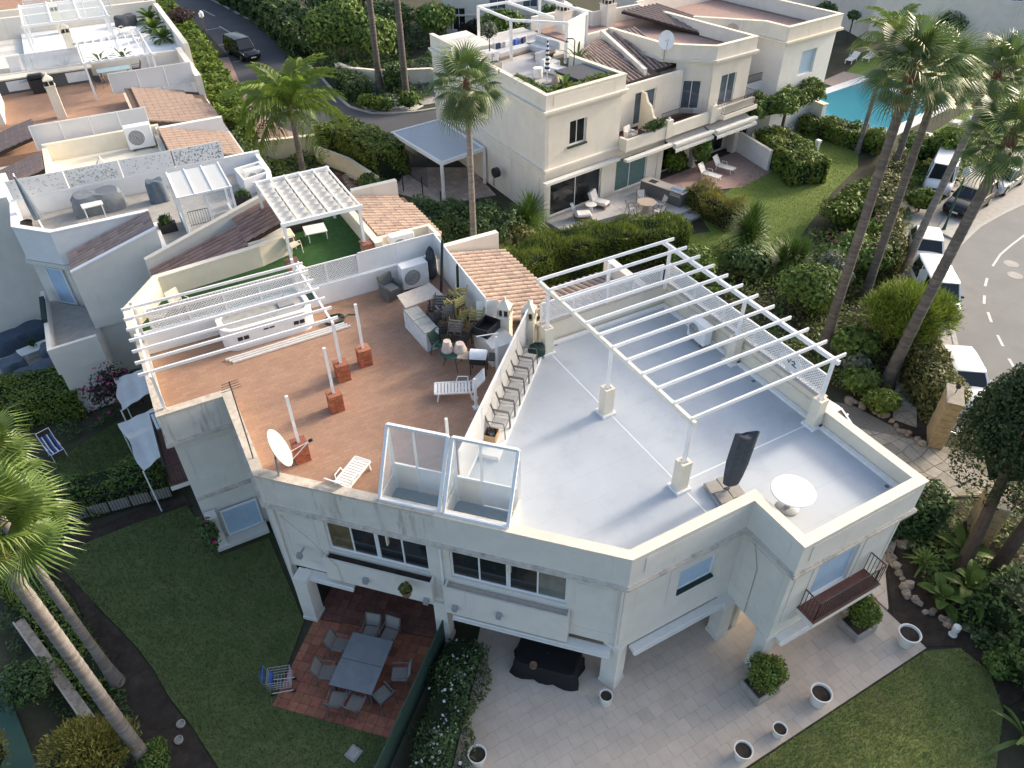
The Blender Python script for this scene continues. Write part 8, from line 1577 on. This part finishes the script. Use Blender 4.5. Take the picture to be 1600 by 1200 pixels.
for lab, x, y, h_, r_, m_, n_ in (('round bright tree at the road bend', 22.6, 76.5, 6.4, (3.6, 3.6, 3.0), 'leaf_mid', 9000), ('round tree joined to the bright tree at the road bend', 25.2, 73.6, 5.4, (2.8, 2.8, 2.4), 'leaf_mid', 6000), ('dark tree behind the round bright tree', 25.5, 86, 6.5, (4, 4, 3), 'leaf_dark', 5000), ('dark tree at the top edge beside the access road', 24.5, 98, 7, (4.5, 4.5, 3.5), 'leaf_dark', 5000), ('dark tree at the top edge above the round tree', 31, 93, 7, (4.5, 4.5, 3.5), 'leaf_dark', 5000), ('leafy tree in front of the pale shuttered house', 33.0, 76.5, 5.0, (2.4, 2.4, 2.0), 'leaf_mid', 3600), ('dark tree left of the pale shuttered house', 29.4, 80.5, 5.0, (3.2, 3.0, 2.4), 'leaf_dark', 4000), ('reddish dark shrub tree before the pale shuttered house', 37.5, 77.0, 2.6, (1.8, 1.4, 1.2), 'leaf_purple', 1600), ('tree behind the villa roof pergola', 44, 71, 4.5, (3, 2.6, 2), 'leaf_dark', 3000), ('tree cut by the top edge behind the villa chimney', 38.5, 72.5, 4.5, (3, 2.6, 2), 'leaf_mid', 3000)):
    tree(lab, (x, y, 0), h_, r_, n_, .24, m_, .2, lumps=18, lr=.36)
for lab, x, y in (('clipped ball tree by the pool path, larger', 66.5, 57.0), ('clipped ball tree by the pool path, behind', 69.5, 58.6)): tree(lab, (x, y, 0), 4.2, (1.7, 1.7, 1.7), 3600, .13, 'leaf_dark', .12, 'ball_tree', lumps=4, lr=.5)
tree('small topiary tree on a thin stem by the pool path', (72.5, 57.2, 0), 3.2, (.9, .9, .6), 900, .13, 'leaf_dark', .08, 'ball_tree', lumps=3)
for lab, x, y, z in (('topiary ball at the house end of the driveway hedge', 20.4, 10.6, 1.5), ('topiary ball beside its twin on the driveway hedge', 21.2, 10.2, 1.5)): bush(lab, (x, y, z), .3, 500, .05, 'leaf_hedge', 'topiary_ball', lumps=3)
bush('climbing plant on the annexe wall by the notch', (-1.5, 20.9, .1), (.4, .5, 1.3), 700, .08, 'leaf_dark', 'climbing_plant', 'plant', core=False, lumps=10, shell=.7, flower=12)
bush('balcony plants trailing over the villa balcony rail', (*U(8.9, -.6), 4.2), (1.2, .35, .5), 700, .10, 'leaf_dark', 'balcony_plant', 'plant', core=False)
armchair('cream cushioned armchair on the villa balcony', (*U(7.6, .2), 3.72), math.radians(-70), 'cushion', 'cushion')
pot('round dried plant pot hung on the first window planter', (3.55, 13.55, 3.35), .2, .3, 'wood', group=None)
bush('dried brown plant ball on the first window planter', (3.53, 13.53, 3.6), .2, 500, .05, 'leaf_olive', 'dried_plant', 'plant')
# ---------------------------------------------------------------- stones, walls, gate, cars, street things
stone_border('rough stone border of the bed beside the patio', [(20.8, 9.0), (20.7, 8.1), (19.9, 6.9), (19.85, 6.3), (20.2, 5.5), (20.6, 4.7), (21.4, 4.1), (22.2, 3.8)], .17, .17, 'rock', .16)
stone_border('pink rough stones at the dark hedge foot', [(20.4, 9.2), (22.2, 8.4)], .18, .3, 'rock', .12); stone_border('rough stones along the driveway below the garden', [(26.36, 15.73, 0.00), (26.94, 14.37, 0.00), (26.88, 13.26, 0.00), (26.96, 11.80, 0.00)], .20, .22, 'rock', .2); stone_border('rough stones along the garden path', [(31.15, 16.70, 0.00), (27.89, 14.09, 0.00)], .15, .22, 'rock', .15)
stone_border('pale stones on the planted bank by the curved wall', [(25.0, 69), (27.5, 67.5), (28.5, 66)], .35, .5, 'rock_pale', .4); stone_border('brown stones around the gravel by the steps', [(13.73, 50.54, 0.00), (14.07, 48.52, 0.00), (15.56, 48.62, 0.00), (16.10, 51.35, 0.00)], .28, .35, 'rock', .2)
t = thing('curved_wall', 'curved white garden wall behind the gravel bed palms', 'wall', (23, 68, 0)); cw = [(20.6, 72.5), (21.3, 70.2), (23.0, 68.4), (25.2, 67.2), (27.6, 66.2), (28.6, 64.0)]; MB().band(cw, 0, .3, 0, 1.7).build('wall', 'plaster_far', t); MB().band(cw, -.04, .34, 1.7, 1.78).build('cap', 'coping', t)
t = thing('garden_wall', 'low cream wall below the thick carport hedge', 'wall', (14, 52, 0)); cw = [(13.2, 55.2), (14.6, 51.8), (15.3, 47.6)]; MB().band(cw, -.12, .12, 0, 1.15).build('wall', 'plaster_cream', t); MB().band(cw, -.16, .16, 1.15, 1.2).build('cap', 'coping', t)
t = thing('garden_wall', 'yellow garden wall under the drooping feather palm', 'wall', (11, 55, 0)); cw = [(9.6, 57.5), (11.8, 56.9), (14.0, 56.4)]; MB().band(cw, -.12, .12, 0, 1.5).build('wall', 'plaster_cream', t); MB().band(cw, -.2, .2, 1.5, 1.56).build('cap', 'coping', t)
t = thing('garden_steps', 'brown brick steps beside the gravel bed', 'steps', (13, 49, 0))
for k in range(6): MB().box((12.9+.25*k, 51.6-.65*k, .08+.0*k), (2.0, .5, .16), .35).build('step', 'terracotta_tile_dark', t)
t = thing('garden_wall', 'old low grey wall between the palms and the green court', 'wall', (-7.5, 19, 0)); a, b = (-8.07, 21.02, 0.00), (-6.27, 16.04, 0.00); MB().beam((a[0], a[1], .3), (b[0], b[1], .3), .35, .6).build('wall', 'rock', t); MB().beam((a[0]-.15, a[1], .62), (b[0]-.15, b[1], .62), .05, .03).build('cap', 'kerb', t)
mat('court_green', (.05, .11, .085), .8, .1, 1); mb = MB(); mb.prism(W2((-10.01, 20.07, 0.00), (-8.81, 19.40, 0.00), (-7.95, 15.64, 0.00), (-8.01, 14.44, 0.00), (-10.26, 15.69, 0.00)), -.03, .004); struct('court', mb, 'court_green')
def gate_pillar(label, c, rz, w, d, h):
    t = thing('gate_pillar', label, 'pillar', c, rz); z = 0
    while z < h-.1:
        hh = random.uniform(.28, .38); hh = min(hh, h-z); k = random.uniform(.35, .65)
        for x0, x1 in ((-w/2, -w/2+w*k-.01), (-w/2+w*k+.01, w/2)): MB().box(((x0+x1)/2, random.uniform(-.012, .012), z+hh/2), (x1-x0, d, hh-.015), 0, .02).build('stone', 'sandstone', t, local=True)
        z += hh
    MB().box((0, 0, z+.04), (w+.08, d+.08, .08), 0, .02).build('cap', 'flagstone', t, local=True); MB().box((0, 0, h/2), (w-.06, d-.06, h-.02)).build('core', 'flag_grout', t, local=True)
    MB().tube([(.1, 0, z+.08), (.1, 0, z+.35)], .02, 5).build('lamp_stem', 'black_metal', t, local=True); MB().lathe([(.05, 0), (.1, .05), (.1, .18), (.03, .26)], (.1, 0, z+.32), 8).build('lantern', 'black_metal', t, local=True)
gate_pillar('sandstone gate pillar with lantern beside the white car', (27.75, 11.95, 0), math.radians(38), 1.35, .6, 2.5); gate_pillar('sandstone gate pillar under the dark conifer', (24.6, 7.6, 0), math.radians(38), 1.3, .7, 2.1)
t = thing('iron_gate', 'iron driveway gate standing open at the stone pillar', 'gate', (27.2, 11.0, 0)); railing(t, [(27.55, 11.45), (28.6, 9.6)], .08, 1.7, 'dark_iron', .16, 'leaf_bars'); MB().beam((27.55, 11.45, .95), (28.6, 9.6, .95), .04, .06).build('middle_rail', 'steel', t)
t = thing('iron_fence', 'thin black fence posts beside the carport garden', 'fence', (16.2, 46, 0)); 
for x, y in ((16.4, 49.6), (16.9, 47.0), (17.4, 44.6), (17.6, 42.0)): MB().ab(x-.03, y-.03, 0, x+.03, y+.03, 1.9).build('post', 'black_metal', t)
t = thing('iron_fence', 'black iron fence with white backing between the two lawns', 'fence', (-6.2, 25.6, 0)); railing(t, [(-6.3, 25.45), (-2.4, 24.85)], 0, 1.15, 'black_metal', .11)
for k in range(5): a = Vector((-6.3, 25.5)).lerp(Vector((-2.4, 24.9)), k/5); b = Vector((-6.3, 25.5)).lerp(Vector((-2.4, 24.9)), (k+.9)/5); MB().beam((a.x, a.y+.05, .35), (b.x, b.y+.05, .35), .02, .55).build('backing_panel', 'planter_stone', t)
t = thing('street_lamp', 'dark street lamp post on the pavement island by the parked cars', 'street lamp', (44.80, 24.39, 0.00)); c = (44.80, 24.39, 0.00); MB().tube([(c[0], c[1], 0), (c[0], c[1], .5), (c[0], c[1], 3.6)], [.13, .07, .05], 10).build('post', 'green_metal', t); MB().lathe([(.22, 0), (.22, .06), (.10, .12)], (c[0], c[1], 0), 12).build('base', 'green_metal', t); MB().lathe([(.08, 0), (.20, .12), (.24, .42), (.08, .6), (.02, .66)], (c[0], c[1], 3.6), 12).build('lantern', 'lamp_glass', t)
t = thing('street_lamp', 'thin street lamp standing in the roadside hedge of the access road', 'street lamp', (11.3, 84, 0)); MB().tube([(11.4, 84, 0), (11.4, 84, 4.4)], .06, 8).build('post', 'dark_iron', t); MB().lathe([(.05, 0), (.22, .15), (.24, .5), (.05, .7)], (11.4, 84, 4.4), 10).build('lantern', 'lamp_glass', t)
t = thing('garden_lamp', 'small white bollard lamp at the lawn corner by the stones', 'lamp', (19.95, 5.2, 0)); MB().lathe([(.10, 0), (.11, .25), (.13, .3), (.13, .48), (.06, .56), (.01, .57)], (19.95, 5.2, 0), 14).build('body', 'white_plastic', t, smooth=True); MB().lathe([(.14, 0), (.14, .03), (.1, .04)], (19.95, 5.2, 0), 14).build('foot', 'white_plastic', t)
for lab, p in (('ring shaped garden spotlight in the soil by the dark lawn', (-3.90, 14.90, 0.00)), ('flat round garden light cover in the soil below the ring spotlight', (-4.05, 14.41, 0.00))): t = thing('garden_light', lab, 'lamp', p); MB().lathe([(.13, 0), (.14, .08), (.11, .10), (.08, .05)], p, 16).build('rim', 'planter_stone', t, smooth=True); MB().lathe([(.08, .04), (.01, .05)], p, 12).build('lens', 'glass_blue', t)
hd_ = lambda dx, dy: math.atan2(dy, dx)
car('white hatchback parked behind the white van', (40.75, 22.75, 0), hd_(-.72, -.69), 4.0, 1.70, 1.46); car('white panel van parked beside the bright feathery tree', (37.05, 19.35, 0), hd_(-.62, -.78), 4.5, 1.80, 1.85, van=True, cat='van', name='parked_van'); car('white saloon parked beside the stone gate pillar', (31.75, 13.75, 0), hd_(-.60, -.80), 4.4, 1.75, 1.42)
car('black family car parked behind the street lamp', (48.9, 25.75, 0), hd_(-.97, -.22), 4.4, 1.80, 1.58, 'paint_black', suv=True); car('silver car parked behind the black family car', (53.9, 26.7, 0), hd_(-.97, -.2), 4.4, 1.78, 1.5, 'paint_silver'); car('white van parked beside the ivy hedge near the black family car', (50.3, 29.0, 0), hd_(-.85, -.5), 4.8, 1.85, 1.95, van=True, cat='van', name='parked_van')
car('black minivan parked on the access road', (14.75, 85.5, 0), hd_(.22, -1), 5.0, 1.92, 1.9, 'paint_black', suv=True, cat='van', name='parked_van', group='cars on the access road')
car('white car parked on the driveway behind the terrace wall', (23.5, 14.8, 0), hd_(.12, -1), 4.2, 1.75, 1.45, group='cars on the driveway')

# ---------------------------------------------------------------- undergrowth
def undergrowth(poly, n, h, leaf, m_, sc=1.1):
    x0 = min(p[0] for p in poly); x1 = max(p[0] for p in poly); y0 = min(p[1] for p in poly); y1 = max(p[1] for p in poly); X = RNG.uniform(x0, x1, n); Y = RNG.uniform(y0, y1, n)
    f = .5+.5*np.sin(X*sc*1.3+1.7*np.sin(Y*sc*.9))*np.cos(Y*sc*1.1+1.3*np.sin(X*sc*.7)); k = np.array([inpoly(a, b, poly) for a, b in zip(X, Y)]) & (f > .22); X, Y, f = X[k], Y[k], f[k]
    P_ = np.stack([X, Y, f*h*RNG.uniform(.2, 1, len(X))**.6], 1); N_ = np.tile([0, 0, 1.], (len(X), 1)); o = obj('undergrowth', fast_mesh('undergrowth', leaf_quads(P_, N_, leaf, .45, .3), 4, m_)); o['kind'] = 'stuff'; o['label'] = 'low leafy ground cover'; o['category'] = 'ground cover'
U1 = W2((26.21, 29.11, 0.00), (31.21, 29.77, 0.00), (35.94, 28.00, 0.00), (42.19, 28.97, 0.00), (45.13, 27.28, 0.00), (39.58, 21.91, 0.00), (34.22, 17.49, 0.00), (31.16, 16.94, 0.00), (27.87, 14.61, 0.00), (26.80, 15.74, 0.00), (26.21, 17.17, 0.00), (26.49, 21.87, 0.00))
undergrowth(U1, 16000, .75, .10, 'leaf_mid'); undergrowth(U1, 9000, .9, .10, 'leaf_hedge', .8); undergrowth(U1, 6000, .6, .09, 'leaf_olive', 1.6)
U2 = W2((21.98, 9.22, 0.00), (27.23, 7.39, 0.00), (19.96, 2.62, 0.00), (19.85, 3.43, 0.00), (20.31, 5.18, 0.00), (20.57, 6.66, 0.00)); undergrowth(U2, 7000, .5, .08, 'leaf_dark', 1.8); undergrowth(U2, 3000, .6, .09, 'leaf_mid', 1.2)
U3 = W2((17.41, 44.85, 0.00), (21.87, 35.11, 0.00), (19.81, 33.17, 0.00), (15.45, 37.40, 0.00)); undergrowth(U3, 9000, 1.0, .11, 'leaf_dark', .8)
U4 = [(7.2, 42), (9.5, 42), (13, 47), (13.5, 55), (9, 60), (7.4, 60)]; undergrowth(U4, 7000, .8, .14, 'leaf_mid', .8)
U5 = [(20.4, 62.8), (24, 61.6), (27, 64), (36, 66), (42, 74), (34, 90), (24, 92), (20.6, 80)]; undergrowth(U5, 16000, 1.2, .20, 'leaf_dark', .5); undergrowth(U5, 5000, 1.0, .18, 'leaf_hedge', .7)
U6 = W2((-8.79, 26.09, 0.00), (-7.48, 25.00, 0.00), (-5.35, 17.47, 0.00), (-4.87, 13.93, 0.00), (-6.39, 14.78, 0.00), (-8.13, 19.28, 0.00), (-8.86, 21.04, 0.00)); undergrowth(U6, 7000, .35, .07, 'leaf_dark', 1.6)
U7 = W2((46.42, 29.91, 0.00), (54.01, 33.27, 0.00), (58.90, 31.88, 0.00), (51.55, 28.15, 0.00), (45.87, 26.86, 0.00)); undergrowth(U7, 5000, .9, .14, 'leaf_mid', .9)
U8 = W2((31.56, 14.15, 0.00), (31.52, 13.08, 0.00), (26.91, 9.14, 0.00), (28.52, 8.24, 0.00), (26.61, 6.99, 0.00), (23.68, 9.38, 0.00), (28.27, 9.21, 0.00)); undergrowth(U8, 3000, .5, .09, 'leaf_mid', 1.4)
U9 = W2((-6.33, 30.44, 0.00), (-3.69, 31.38, 0.00), (-1.74, 32.96, 0.00), (-2.84, 35.93, 0.00), (-4.44, 35.05, 0.00), (-6.68, 31.10, 0.00)); undergrowth(U9, 3000, .5, .08, 'leaf_dark', 1.4)
